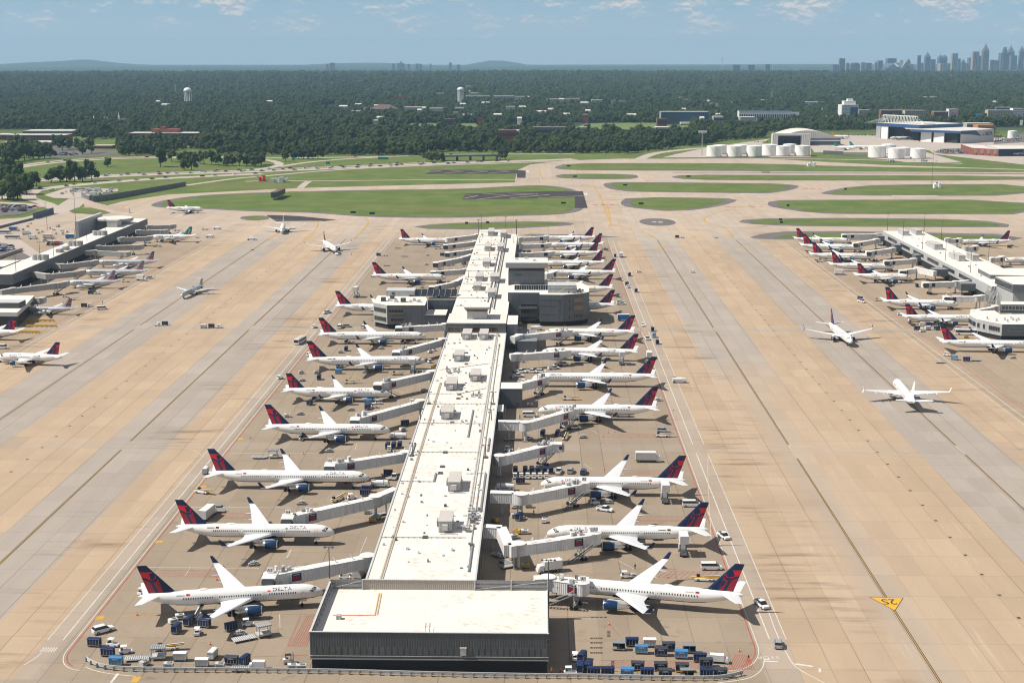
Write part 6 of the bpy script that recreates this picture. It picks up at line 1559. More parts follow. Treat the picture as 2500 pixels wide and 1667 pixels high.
# front left yard
L = [('suvw', 'D1', 410, 1085, 40, 'white car driving alone by the red line, front left', 1.1), ('cart', 'D1', 335, 1212, -8, 'navy baggage cart nearest the corner, front left'), ('tug', 'D1', 500, 1212, -12, 'white tug between the two navy carts, front left'),
 ('cart', 'D1', 455, 1300, -8, 'navy baggage cart behind the sky blue one, front left'), ('tug', 'D1', 615, 1275, 15, 'white tug with driver seat beside the navy cart, front left'), ('cartb', 'D1', 530, 1380, -2, 'sky blue baggage cart by the front fence, left'),
 ('dolly', 'D1', 730, 1335, 5, 'flat dolly left of the container loader, front yard'), ('loader', 'D1', 910, 1325, 8, 'grey container loader behind the front left fence'), ('belt', 'D1', 980, 1245, 8, 'yellow belt loader lying parallel to the front fence'),
 ('cartw', 'D1', 1105, 1340, 0, 'grey topped cart, navy skirt, behind the front left fence'), ('gpug', 'D1', 780, 1390, 60, 'dark service cart tilted beside the brown beams'), ('cartw', 'D1', 1300, 1395, 0, 'grey cart at the middle of the front left fence'),
 ('cartw', 'D1', 1395, 1320, 80, 'small grey cart behind the middle of the fence'), ('gpug', 'D1', 1460, 1410, 0, 'pale box-shaped service cart left of the navy carts'), ('cartd', 'D1', 1565, 1375, -8, 'black baggage cart with white lettering, front left'),
 ('cart', 'D1', 1680, 1375, 70, 'navy and white striped cart standing crosswise, front left'), ('box', 'D1', 1790, 1410, 180, 'white cab truck beside the striped cart', .55), ('fork', 'D1', 2075, 1365, 15, 'white and black forklift by the end hall corner'),
 ('gpu', 'D1', 2110, 1420, 10, 'white cube cart at the hall corner, left one'), ('gpug', 'D1', 2190, 1425, 10, 'grey cube cart at the hall corner, right one'), ('gpug', 'D1', 1000, 1408, 0, 'low trailer frame by the fence, left'), ('dolly', 'D1', 1640, 1428, 0, 'empty low dolly by the fence right of the striped cart'),
 # around first left airliner
 ('cart', 'D1', 1070, 1088, 80, 'navy baggage cart with red top edge, left of the belt loader'), ('cart', 'D1', 1180, 1020, 75, 'navy baggage cart beside the yellow belt loader'), ('gpu', 'D1', 1100, 970, 20, 'white service cart at the tail of the nearest left airliner'), ('gpu', 'D1', 1040, 1010, 40, 'white tug-like cart above the navy cart, nearest left airliner'),
 ('beltup', 'D1', 1262, 960, 82, 'raised black and yellow belt loader at the nearest left airliner'), ('cart', 'D1', 1320, 1040, -15, 'open navy cart in the wing shadow of the nearest left airliner'), ('tug', 'D1', 1258, 1105, 95, 'white tug with red-shirted seat below the belt loader'),
 ('cart', 'D1', 1560, 1070, 35, 'navy cart under the wing tip of the nearest left airliner'), ('tug', 'D1', 1710, 1030, 15, 'white tug right of the wing tip, nearest left airliner'), ('hose', 'D1', 1632, 1110, 10, 'cable cart below the engine of the nearest left airliner'), ('loader', 'D1', 1850, 1120, 30, 'container loader with long lowered platform near the hall'),
 ('hose', 'D1', 1760, 485, 5, 'cable cart between the first and second left airliners'), ('tug', 'D1', 770, 745, 60, 'white tug hidden behind the tail of the nearest left airliner'),
 # gates 2-3 left
 ('cartw', 'C0', 1845, 940, 90, 'grey cart at the tail of the third left airliner'), ('belt', 'C0', 1815, 1115, -25, 'yellow and white belt loader on the red line'), ('boxg', 'D1', 1355, 60, 80, 'grey truck behind the tail of the second left airliner'),
 ('dolly', 'C0', 1930, 1235, 0, 'upper of two dollies behind the second left airliner'), ('dolly', 'C0', 1960, 1285, 0, 'lower of two dollies behind the second left airliner'), ('hose', 'C1', 425, 1215, 0, 'cable cart between second and third left airliners'),
 ('belt', 'C1', 755, 1180, 60, 'grey belt loader standing diagonally near the second jet bridge'), ('tug', 'C1', 880, 1170, 20, 'white tug near the second left jet bridge'), ('cart', 'C1', 995, 1140, -4, 'navy cart above the second left jet bridge, nearer'), ('cart', 'C1', 1010, 1105, -4, 'navy cart above the second left jet bridge, farther'),
 ('fuel', 'C1', 1130, 1060, 0, 'grey service truck behind the nose of the third left airliner'), ('cart', 'C1', 1205, 960, 0, 'navy cart beside the concourse wall at the third gate'), ('pickup', 'C1', 1260, 985, 90, 'white small truck by the concourse, third left gate'), ('gpug', 'C1', 850, 1290, 0, 'dark tray cart under the second left jet bridge'),
 ('gpuy', 'C1', 1065, 1375, 0, 'black and yellow machine near the concourse, second gate'), ('gpug', 'C1', 1020, 1300, 0, 'pale machine under the jet bridge rotunda, second gate'),
 ('loader', 'C1', 175, 800, 0, 'grey container loader behind the third left airliner'), ('dolly', 'C1', 50, 805, 0, 'roller dolly joined to the loader, third left gate'), ('hose', 'C1', 672, 745, 0, 'cable cart in front of the fourth left airliner'),
 ('cart', 'C1', 1200, 715, 90, 'left navy cart of the row of three, fourth gate'), ('cart', 'C1', 1255, 712, 90, 'middle navy cart of the row of three, fourth gate'), ('cart', 'C1', 1308, 708, 90, 'right navy cart of the row of three, fourth gate'), ('tug', 'C1', 1215, 738, 90, 'white tug in front of the row of three navy carts'),
 ('fuel', 'C1', 1295, 628, 180, 'white service truck at the nose of the fourth left airliner'), ('beltup', 'C1', 442, 630, 80, 'raised belt loader at the rear hold of the fourth left airliner'), ('hose', 'C1', 415, 412, 0, 'cable cart behind the tail of the fourth left airliner'), ('gpu', 'C1', 300, 435, 0, 'white cart left of a cable cart, fourth gate'),
 ('cart', 'C1', 1355, 510, 20, 'navy cart in the bridge shadow, fourth left gate'), ('hose', 'C1', 870, 375, 0, 'cable cart between fourth and fifth left airliners'), ('cart', 'C1', 1020, 365, 75, 'navy cart near the fifth left airliner nose gear'), ('tug', 'C1', 1085, 350, 0, 'white tug right of the navy cart, fifth left gate'),
 ('tug', 'C1', 1118, 318, 0, 'white tug behind the blue cart, fifth left gate'), ('cartb', 'C1', 1025, 318, 0, 'sky blue cart under the nose of the fifth left airliner'), ('cart', 'C1', 500, 325, 75, 'navy cart beside the rear belt loader, fifth left gate'), ('beltup', 'C1', 560, 285, 65, 'raised belt loader at the rear hold of the fifth left airliner'),
 ('beltup', 'C1', 1035, 265, 95, 'raised belt loader at the front hold of the fifth left airliner'), ('belt', 'C1', 865, 132, 5, 'pale belt loader behind the fifth left airliner'), ('hose', 'C1', 430, 112, 20, 'cable cart by the tail of the fifth left airliner'), ('cart', 'C1', 585, 98, 90, 'navy cart standing between fifth and sixth left airliners'),
 ('gpug', 'C1', 425, 45, 20, 'round dark cart near the red line, left one'), ('gpug', 'C1', 560, 45, 20, 'round dark cart near the red line, right one'), ('tug', 'C1', 235, 92, 50, 'white tug on the red line, fifth left gate'),
 ('cartb', 'B2', 760, 1515, 0, 'sky blue cart under the tail of the sixth left airliner'), ('beltup', 'B2', 770, 1460, 75, 'raised belt loader at the sixth left airliner'), ('cater', 'B2', 1425, 1500, 90, 'raised catering truck at the nose of the sixth left airliner'), ('hose', 'B2', 1000, 1505, 0, 'cable cart under the wing of the sixth left airliner'),
 ('belt', 'B2', 1290, 1525, 15, 'white belt loader below the nose of the sixth left airliner'), ('hose', 'B2', 1140, 1292, 0, 'cable cart between sixth and seventh left airliners'), ('cart', 'B2', 828, 1310, 90, 'navy cart between sixth and seventh left airliners'), ('gpug', 'B2', 780, 1330, 0, 'grey low cart left of the navy cart, seventh gate'),
 ('beltup', 'B2', 838, 1240, 80, 'raised belt loader at the rear of the seventh left airliner'), ('beltup', 'B2', 1340, 1240, 80, 'red trimmed belt loader at the front of the seventh left airliner'), ('bus', 'B2', 415, 1240, 78, 'white bus driving on the left service lane'), ('van', 'B2', 772, 1105, 90, 'white van beside the left octagonal block'),
 ('suvg', 'B2', 838, 1100, 10, 'grey car right of the white van by the octagonal block'), ('tug', 'B2', 545, 1105, 50, 'white tug alone on the left service lane'), ('pickup', 'B2', 655, 975, 50, 'white pickup driving on the left service lane'), ('cater', 'B2', 920, 828, 80, 'tall white catering truck beyond the left octagonal block'),
 ('suvw', 'B2', 985, 1105, 80, 'white car in shade of the octagonal block'),
 ('tug', 'B2', 495, 1355, 60, 'white tug behind the tail of the sixth left airliner'), ('hose', 'B2', 1400, 742, 0, 'cable cart beyond the left octagonal block'), ('gpug', 'B2', 1510, 750, 0, 'dark cart under the engine, beyond the octagonal block'), ('pickup', 'B2', 1690, 760, 10, 'white pickup below the bent jet bridge'),
 ('suvw', 'B2', 1725, 548, 20, 'left white car of the pair by the grey room, far left side'), ('suvw', 'B2', 1770, 546, 20, 'right white car of the pair by the grey room, far left side'), ('dolly', 'B2', 1190, 548, 0, 'dolly behind the tail of the ninth left airliner'), ('gpu', 'B2', 1548, 542, 0, 'grey cart near the far left gates'),
 ('dolly', 'B2', 1350, 465, 0, 'dolly in the open far left gate'), ('gpu', 'B2', 1558, 457, 0, 'pale cart in the open far left gate'), ('cart', 'B2', 1118, 460, 0, 'navy cart at the red line, far left gates'), ('tug', 'B2', 1185, 462, 0, 'tug right of the navy cart, far left gates'),
 ('dolly', 'B2', 1290, 392, 0, 'dolly behind the farthest left airliner'), ('van', 'B2', 1655, 398, 0, 'white van near the farthest left gates'), ('gpu', 'B2', 1600, 382, 0, 'white cart left of the van, farthest left gates'), ('cart', 'B2', 1690, 460, 0, 'dark cart below a jet bridge, far left gates'),
 ('tractor', 'B2', 748, 450, -68, 'tow tractor at the nose of the pushed-back airliner'), ('tug', 'B2', 15, 320, 0, 'small white vehicle on the far left lane'), ('gpug', 'B2', 1065, 650, 0, 'grey cart at the tail of the ninth left airliner'),
 ('tug', 'D2', 520, 610, 0, 'grey machine left of the white truck behind the hall'), ('box', 'D2', 665, 590, 80, 'white box-like truck by the concourse wall behind the hall'), ('tug', 'D2', 600, 575, 0, 'small machine beside the white truck behind the hall')]
# right side
L += [('cart', 'D3', 100, 80, 70, 'navy cart in the open beside the second right jet bridge'), ('gpug', 'D3', 60, 60, 20, 'grey cart left of the navy cart, second right gate'), ('gpu', 'D3', 325, 105, 90, 'tall white cart before the second right airliner'), ('gpu', 'D3', 150, 205, 0, 'white air unit cart near the second right airliner nose'),
 ('gpuy', 'D3', 155, 510, 0, 'yellow long container under the second right rotunda'), ('box', 'D3', 370, 545, 200, 'white truck at the nose of the nearest right airliner'), ('tug', 'D3', 1060, 600, 0, 'tug left of the white carts behind the nearest right airliner'), ('hose', 'D3', 1110, 598, 0, 'pile of white carts behind the nearest right airliner'),
 ('van', 'D3', 1825, 525, 0, 'white passenger van between first and second right airliners'), ('belt', 'D3', 1760, 625, -5, 'white belt loader behind the fin of the nearest right airliner'), ('cater', 'D3', 1570, 385, 90, 'raised catering truck at the second right airliner tail'),
 ('pickup', 'D3', 1935, 240, -70, 'white pickup on the service lane beside the second right airliner'), ('pickup', 'D3', 2275, 855, -70, 'pickup with red cargo on the right service lane, nearest'), ('suvg', 'D4', 145, 1210, 82, 'silver hatchback driving away on the right service lane'),
 ('gpug', 'D3', 1330, 260, 0, 'dark machine under the belly of the second right airliner')]
for i, (x, y, k, nm) in enumerate([(995, 1245, 'carto', 'open-sided dark cart at the left end of the rear row'), (1112, 1210, 'cart', 'navy cart behind the left sky blue one, rear row'), (1198, 1275, 'cartb', 'left sky blue cart of the rear row'), (1270, 1215, 'cartw', 'white frame cart between blue carts, rear row'),
    (1372, 1295, 'cartd', 'dark lettered cart between the two sky blue carts, rear row'), (1440, 1250, 'cartd', 'dark cart behind the lettered one, rear row'), (1555, 1320, 'cartb', 'right sky blue cart of the rear row'), (1625, 1270, 'carto', 'open cart with green shade, rear row'),
    (1722, 1350, 'cart', 'navy cart left of the white truck, rear row'), (1775, 1395, 'cartd', 'dark cart just in front of the white truck'), (1165, 1425, 'cartd', 'dark cart second from left, front rows right of the hall'), (1370, 1430, 'cartd', 'dark cart behind the lettered navy cart, front rows'),
    (1562, 1440, 'cartd', 'dark cart behind the open cart, front rows'), (895, 1475, 'cart', 'navy cart at the left end of the front row'), (1070, 1480, 'cartb', 'sky blue cart in the front row by the fence'), (1248, 1485, 'cart', 'navy cart right of the sky blue one, front row'),
    (1412, 1490, 'cartd', 'lettered navy cart in the middle of the front row'), (1605, 1490, 'carto', 'open dark cart in the front row'), (1780, 1490, 'cart', 'navy cart second from the right end, front row'), (1905, 1485, 'cartd', 'dark cart at the right end of the front row'),
    (665, 1345, 'cart', 'upper navy cart in the hall shadow edge'), (645, 1440, 'cart', 'middle navy cart in the hall shadow edge'), (720, 1430, 'cart', 'tilted navy cart right of the middle one, hall shadow edge')]):
    L.append((k, 'D3', x, y, [-3, 2, -4, 0][i % 4] if i < 20 else [70, 85, 75][i-20], nm))
L += [('tug', 'D3', 600, 1330, 90, 'white tug at the corner of the hall shadow'), ('box', 'D3', 1895, 1360, -8, 'white short truck at the right end of the cart rows', .62), ('tug', 'D3', 560, 1465, 0, 'dark tug in the hall shadow, left one'), ('cart', 'D3', 770, 1475, 0, 'dark cart by the fence right of the hall shadow'),
 ('cater', 'C2', 1775, 1190, 90, 'raised catering truck at the third right airliner tail'), ('van', 'C2', 2015, 1235, 0, 'white van by the tail of the third right airliner'), ('pickup', 'C2', 1235, 1275, -25, 'white pickup below the third right airliner wing'), ('hose', 'C2', 1265, 1205, 0, 'machines below the wing of the third right airliner'),
 ('tug', 'C2', 1150, 1215, 0, 'tug below the engine of the third right airliner'), ('boxg', 'C2', 1625, 835, 0, 'long grey truck at the empty right gate'), ('suvb', 'C2', 1045, 940, 80, 'blue car beside the jet bridge of the third right airliner'), ('suvg', 'C2', 930, 930, 80, 'silver car between pickup and blue car'), ('pickup', 'C2', 825, 935, 80, 'white pickup left of the silver car')]
for i in range(6): L.append(('cart', 'C2', 435+i*58+(30 if i > 0 else 0), 935, 90, ORD[i+1]+' navy cart from the left in the row of six by the concourse')); L.append(('tug', 'C2', 432+i*56, 982, 90, ORD[i+1]+' white tug from the left in front of the row of six carts'))
L += [('cart', 'C2', 480, 1032, 0, 'navy cart in front of the row of six tugs'), ('fuel', 'C2', 340, 1090, 180, 'service truck in the concourse shadow, third right gate'), ('gpuy', 'C2', 555, 1245, 0, 'yellow machine under the third right rotunda'), ('hose', 'C2', 440, 1250, 0, 'machines in shadow under the third right rotunda'),
 ('suvg', 'C2', 1760, 568, -12, 'silver van-like car behind two belt loaders at the right lane edge'), ('belt', 'C2', 1755, 610, -3, 'white belt loader in front of the silver car, right lane edge'), ('hose', 'C2', 1040, 620, 0, 'cable cart at the empty right gate'), ('belt', 'C2', 882, 628, 80, 'yellow-armed loader left of the cable cart, empty right gate'),
 ('cart', 'C2', 815, 600, 80, 'navy cart at the fourth right gate, right one'), ('cart', 'C2', 680, 600, 80, 'navy cart at the fourth right gate, left one'), ('tug', 'C2', 560, 630, 70, 'white tug at the fourth right gate'), ('belt', 'C2', 915, 280, 0, 'grey belt loader behind the fourth right airliner'),
 ('cart', 'C2', 870, 510, 0, 'black cart under the jet bridge, fourth right gate'), ('pickup', 'C2', 960, 540, 0, 'white pickup right of the black cart, fourth right gate'), ('van', 'C2', 565, 430, 0, 'dark-windowed van above the fourth right jet bridge'), ('gpu', 'C2', 565, 335, 0, 'white cart beside the grey service block'),
 ('fuel', 'C2', 1400, 430, 0, 'machines under the belly of the fourth right airliner'), ('gpu', 'C2', 1715, 288, 0, 'cart with red load behind the fourth right airliner fin'), ('fuel', 'C2', 1905, 125, 0, 'white truck with orange beacon on the right lane'),
 ('pickup', 'C2', 480, 35, -10, 'leftmost white pickup in the row by the concourse, fifth right gate'), ('pickup', 'C2', 580, 35, -10, 'second white pickup in the row, fifth right gate'), ('suvw', 'C2', 665, 35, -10, 'white car in the row, fifth right gate'), ('pickup', 'C2', 455, 75, 10, 'grey-shaded pickup below the row, fifth right gate'),
 ('cater', 'B3', 1020, 1430, 90, 'raised catering truck behind the sixth right airliner wing'), ('box', 'B3', 1265, 1375, 90, 'white box truck on the service lane by the tall fin'), ('pickup', 'B3', 1250, 1210, -80, 'white pickup on the right service lane before the tower'), ('tug', 'B3', 1210, 1090, -80, 'white van-like tug on the right service lane'),
 ('cart', 'B3', 1340, 1250, 90, 'nearest navy cart in the file of three, right service lane'), ('cartb', 'B3', 1312, 1190, 80, 'middle blue cart in the file of three, right service lane'), ('cart', 'B3', 1297, 1135, 90, 'farthest navy cart in the file of three, right service lane'), ('boxb', 'B3', 1050, 1040, 5, 'blue box truck beside the octagonal tower'),
 ('pickup', 'B3', 1015, 895, 5, 'white pickup by the nearer tail beside the tower'), ('suvw', 'B3', 1010, 878, 5, 'white car behind the pickup beside the tower'), ('cart', 'B3', 1150, 785, 80, 'navy cart alone on the right service lane, mid distance'), ('tug', 'B3', 1080, 745, 60, 'white tug pulling on the right service lane, mid distance'),
 ('cart', 'B3', 1068, 722, 70, 'navy cart behind the white tug, right service lane'), ('cart', 'B3', 1092, 640, 80, 'navy cart alone on the right service lane, farther'), ('tug', 'B3', 1175, 608, 10, 'small white vehicle right of the service lane'), ('tug', 'B3', 1660, 610, 0, 'small white vehicle alone in the right lane'),
 ('box', 'B3', 1015, 470, 85, 'white box truck on the right service lane, far'), ('cart', 'B3', 962, 470, 85, 'dark cart left of the white box truck, far'), ('cart', 'B3', 1518, 298, 0, 'navy cart on the far cross lane'), ('tug', 'B3', 1568, 300, 0, 'white tug pulling the navy cart on the far cross lane'),
 ('tug', 'B3', 1868, 300, 0, 'white vehicle alone on the far cross lane'), ('gpu', 'B3', 710, 315, 0, 'white cart at the farthest right airliner'), ('tug', 'B3', 860, 395, 0, 'tug behind the second farthest right fin'), ('cart', 'B3', 225, 1300, 0, 'blue cart in shadow beside the jet bridge, sixth right gate'),
 ('suvw', 'B3', 505, 1440, 0, 'white car below the sixth right jet bridge'), ('pickup', 'B3', 410, 1475, 20, 'white pickup above the fifth right airliner name'), ('fuel', 'B3', 255, 1125, 0, 'white truck beside the tower block, seventh right gate'), ('hose', 'B3', 890, 1385, 0, 'machines under the sixth right airliner'),
 # left lane and left concourse
 ('cart', 'B1', 1482, 1082, 0, 'navy cart on the left cross lane, left pair'), ('tug', 'B1', 1412, 1085, 180, 'grey tug left of the navy cart, left cross lane'), ('cart', 'B1', 1898, 1105, 0, 'navy cart in the train on the left cross lane'), ('tug', 'B1', 1975, 1105, 0, 'white tug leading the train on the left cross lane'), ('cartw', 'B1', 1828, 1108, 0, 'white cart ending the train on the left cross lane'),
 ('van', 'B1', 918, 940, 20, 'white van on the left concourse service lane'), ('cart', 'B1', 755, 918, 0, 'navy cart beside the smallest striped-tail jet'), ('tug', 'B1', 815, 915, 0, 'dark tug beside the smallest striped-tail jet'), ('cart', 'B1', 815, 802, 0, 'navy cart below the nearer large striped-tail jet'), ('tug', 'B1', 880, 802, 0, 'dark tug below the nearer large striped-tail jet'),
 ('belt', 'B1', 640, 855, 0, 'dark belt loader near the left concourse'), ('tug', 'B1', 585, 830, 0, 'grey tug near the left concourse'), ('belt', 'B1', 1130, 695, 0, 'dark belt loader behind the nearer striped tail'), ('box', 'B1', 1270, 680, -10, 'white box truck behind the middle striped tail'), ('pickup', 'B1', 1345, 662, 0, 'grey pickup right of the white box truck'),
 ('fuel', 'B1', 1950, 222, 0, 'fuel truck at the far end of the left apron'), ('fuel', 'B1', 1885, 295, 0, 'fuel truck right of the teal-tailed airliner'), ('tug', 'B1', 1770, 298, 0, 'tug beside the teal tail'), ('belt', 'B1', 1840, 228, 0, 'dark loader at the far end of the left apron'), ('fuel', 'B1', 2255, 318, 0, 'dark service truck alone on the far left lane'),
 ('belt', 'B1', 1590, 238, 0, 'belt loader behind the green-lettered airliner'), ('stairs', 'B1', 1325, 345, 40, 'blue passenger stairs at the green-lettered airliner'), ('gpu', 'B1', 1435, 378, 0, 'white cart below the green engine'), ('gpuy', 'B1', 1390, 378, 0, 'yellow machine below the green-lettered airliner nose'), ('tug', 'B1', 880, 470, 0, 'white van below the empty grey jet bridge'),
 ('gpu', 'B1', 670, 640, 0, 'white cart beside the middle grey jet bridge'), ('van', 'B1', 25, 1290, 0, 'white van row behind the left-edge airliner'), ('tractor', 'B1', 50, 1410, 0, 'tow tractor at the nose of the left-edge airliner'), ('boxg', 'B1', 440, 305, 0, 'silver trailer truck in the yard left of the left concourse'), ('box', 'B1', 300, 310, 0, 'box truck with green side in the left yard'),
 ('box', 'B1', 240, 270, 20, 'red and white truck in the left yard'), ('boxb', 'B1', 640, 305, 5, 'long blue truck beside the left concourse'), ('boxb', 'B1', 130, 235, 0, 'dark blue truck in the left yard'), ('bus', 'B1', 30, 260, 0, 'dark bus at the left picture edge'), ('bus', 'B1', 110, 305, 0, 'dark bus beside the left yard fence'),
 # right concourse
 ('box', 'B4', 700, 628, -5, 'white box truck at the right concourse service lane'), ('suvw', 'B4', 518, 515, 0, 'white car near the third right concourse tail'), ('pickup', 'B4', 895, 875, -60, 'white pickup towing on the right concourse lane'), ('cart', 'B4', 880, 855, -60, 'dark cart on the right concourse lane'), ('belt', 'B4', 1055, 862, 0, 'dark belt loader behind a right concourse tail'),
 ('beltup', 'B4', 1025, 695, 60, 'belt loader below the short airliner, right concourse'), ('hose', 'B4', 1168, 728, 0, 'cart with red and white load, right concourse'), ('cart', 'B4', 1390, 738, 90, 'blue bin cart alone, right concourse'), ('tug', 'B4', 1240, 990, 0, 'black tug at a right concourse tail'), ('fuel', 'B4', 1365, 1050, 0, 'round dark machine by a right concourse tail'),
 ('tug', 'B4', 1440, 1085, 0, 'white tug in the cart cluster, right concourse'), ('cart', 'B4', 1495, 1090, 0, 'first navy cart in the cluster, right concourse'), ('beltup', 'B4', 1545, 1070, 110, 'raised belt loader in the cart cluster, right concourse'), ('cart', 'B4', 1600, 1085, 0, 'second navy cart in the cluster, right concourse'), ('cart', 'B4', 1570, 1125, 30, 'navy cart below the cluster, right concourse'),
 ('cart', 'B4', 1390, 1125, 0, 'navy cart at the left of the cluster, right concourse'), ('tug', 'B4', 1440, 1140, 20, 'white tug with orange seat, right concourse'), ('cartw', 'B4', 1485, 1125, 20, 'white cart, right concourse cluster'), ('bus', 'B4', 1830, 1165, -8, 'white bus with dark windows by the rounded block'), ('gpuy', 'B4', 1830, 1195, 0, 'orange cart below the white bus'),
 ('tug', 'B4', 1660, 1355, -25, 'white tug leading blue carts, right concourse lane'), ('cartb', 'B4', 1725, 1390, -25, 'blue cart behind the white tug, right concourse lane'), ('cart', 'B4', 1835, 1405, 0, 'dark cart with red load, right concourse lane'), ('dolly', 'B4', 1920, 1400, 0, 'empty dolly right of the dark cart, right concourse lane'), ('hose', 'B4', 2250, 1378, 0, 'cart with red and white load, right edge'),
 ('cart', 'B4', 2220, 388, 0, 'dark cart behind the right concourse'), ('tug', 'B4', 1040, 505, 0, 'grey machine at the nose of the third right concourse airliner'), ('hose', 'B4', 905, 495, 0, 'machine under the third right concourse airliner'), ('fuel', 'B4', 545, 490, 0, 'dark machines behind the third right concourse airliner'), ('dolly', 'B4', 1600, 1420, 0, 'dolly'.replace('dolly', 'flat dolly just right of the white tug, right concourse lane')),
 ('tug', 'B4', 1680, 815, 0, 'white tug below the lattice frame'), ('gpuy', 'B4', 1680, 750, 0, 'yellow machine under the crossed wheel frame bridge'), ('pickup', 'B4', 1100, 455, 0, 'white pickup between airliners at the right concourse'), ('gpuy', 'B4', 1340, 690, 0, 'yellow machine beside a right concourse bridge'), ('tug', 'B4', 2290, 800, 0, 'grey machine at the right edge')]
for q in L: put(*q)
# dense small equipment in the shade beside the concourse and at gate heads
rr = random.Random(21)
for i in range(76):
    y = rr.uniform(345, 1010)
    if rr.random() < .55: x = rr.uniform(-13.5, -6)
    else: x = rr.uniform(-53, -46.5)
    PR[rr.choice(['gpug', 'cart', 'tug', 'gpu', 'hose', 'gpug', 'dolly', 'gpuy'])].put((x, y, 0), rr.uniform(0, 3), 'small ramp equipment close against the %s concourse wall' % ('right' if x > -30 else 'left'), group='equipment along the concourse walls')
for t, x, y, lb in (('D1', 715, 935, 'cone below the tail of the nearest left airliner'), ('D1', 1430, 620, 'cone left of the wing of the nearest left airliner'), ('D1', 1490, 505, 'cone near the first wing tip, left'), ('D1', 1370, 1200, 'cone left of the container loader'), ('C1', 445, 765, 'cone beside the fourth left airliner'), ('C1', 602, 380, 'cone between fourth and fifth left airliners'),
                    ('C1', 860, 85, 'cone near the sixth left airliner'), ('D3', 905, 1020, 'cone at the end of the red line beside the hall'), ('D3', 1243, 1145, 'dark cone above the rear cart row'), ('D3', 2075, 1260, 'cone at the right hatched area'), ('D3', 1432, 600, 'cone behind the nearest right airliner'), ('D3', 1165, 80, 'cone behind the second right airliner'),
                    ('C2', 1265, 575, 'left cone at the empty right gate'), ('C2', 1325, 570, 'right cone at the empty right gate'), ('C2', 1233, 905, 'cone at the third right airliner'), ('C2', 1850, 375, 'cone on the right service lane'), ('C2', 1220, 612, 'black cone at the empty right gate'), ('C0', 2245, 625, 'cone on the left red line')):
    p = G(t, x, y); PR['cone'].put((p.x, p.y, 0), 0, 'orange '+lb if 'black' not in lb and 'dark' not in lb else 'orange traffic '+lb, 1.15)
for k, t, x, y, lb in (('mand', 'D3', 1140, 525, 'person in dark clothes walking behind the nearest right airliner'), ('man', 'D3', 393, 1465, 'person in orange vest left of the pair in the hall shadow'), ('man', 'D3', 470, 1455, 'person in orange vest right of the pair in the hall shadow'),
                       ('man', 'C1', 318, 805, 'person in orange vest by the wing tip of the third left airliner'), ('mand', 'C2', 475, 455, 'person in dark clothes by the fourth right jet bridge'), ('man', 'C2', 600, 1310, 'person in orange vest near the third right rotunda'), ('mand', 'B1', 920, 888, 'person on the left concourse service lane'), ('man', 'B2', 875, 455, 'person in orange vest on the left lane near the pushed-back airliner')):
    put(k, t, x, y, rr.uniform(0, 360), lb)
# ---------------- fences, barriers, masts
gf = thing('guard_fence', (0, 0, 0), 0, 'low curved metal guard fence along the front of the yard and end hall', 'fence')
fpts = curve(gp('D1 262 1345 300 1375 400 1415 600 1437 1200 1445 2352 1452 | D2 1200 1480 2300 1500 | D3 700 1500 1500 1520 1850 1520 2000 1500 2110 1470'), 2)
def f(m):
    for z in (.5, .85, 1.15):
        for a_, c_ in zip(fpts, fpts[1:]): m.bar((a_[0], a_[1], z), (c_[0], c_[1], z), .2, M_LGREY)
    for a_, c_ in zip(fpts, fpts[1:]): L_ = math.hypot(c_[0]-a_[0], c_[1]-a_[1]); m.box(((a_[0]+c_[0])/2, (a_[1]+c_[1])/2, .8), (L_, .06, .7), M_UNIT, math.atan2(c_[1]-a_[1], c_[0]-a_[0]))
part('rail', gf, f)
def f(m):
    d = 0
    for a_, c_ in zip(fpts, fpts[1:]):
        L_ = math.hypot(c_[0]-a_[0], c_[1]-a_[1])
        while d < L_: q = lerp2(a_, c_, d/L_); m.box((q[0], q[1]-.2, .55), (.22, .4, 1.1), M_MGREY); d += 2.4
        d -= L_
part('post_row', gf, f)['kind'] = 'stuff'
yr = thing('yellow_rail', (0, 0, 0), 0, 'thin yellow rail behind the cart row at the front right', 'rail')
q = gp('D3 900 1482 1960 1490'); part('rail', yr, lambda m: (m.bar((*q[0], 1.3), (*q[1], 1.3), .12, M_YEL), [m.bar((*lerp2(q[0], q[1], k/8), 0), (*lerp2(q[0], q[1], k/8), 1.3), .1, M_YEL) for k in range(9)]))
for (t, x0, x1, y0, lb) in (('B1', 235, 490, 1048, 'upper yellow barrier beside the dark glass corner block'), ('B1', 240, 510, 1098, 'middle curved yellow barrier beside the corner block'), ('B1', 170, 355, 1152, 'lower yellow barrier by the tail at the left edge')):
    o = thing('yellow_barrier', (0, 0, 0), 0, lb, 'barrier', 'yellow barriers'); a_, c_ = G(t, x0, y0), G(t, x1, y0)
    part('beam', o, lambda m: m.box(((a_.x+c_.x)/2, a_.y, .9), (c_.x-a_.x, .4, .9), M_YEL)); part('foot_row', o, lambda m: [m.box((a_.x+(c_.x-a_.x)*k/6, a_.y, .25), (.5, .9, .5), M_YEL) for k in range(7)])
def mast(x, y, h, label, heads=4, arm=1.6, z0=0., group='light masts'):
    o = thing('light_mast', (x, y, z0), 0, label, 'light mast', group)
    part('pole', o, lambda m: m.cyl((0, 0, 0), (0, 0, h), .2, M_DGREY, r1=.1, n=8)); part('crossbar', o, lambda m: m.bar((-arm, 0, h), (arm, 0, h), .12, M_DGREY))
    for k in range(heads): m = MB(); m.box((-arm+2*arm*k/(heads-1), -.25, h+.1), (.5, .6, .3), M_DGREY); m.obj('floodlight', o)
p = AT('D3', 365, 440, 333.6); mast(p.x, 333.6, p.z, 'thin light mast at the back right corner of the end hall', 4)
p = AT('D2', 378, 325, 333.9); mast(p.x, 333.9, p.z, 'thin light mast at the back left corner of the end hall', 2, 1.)
k = 0
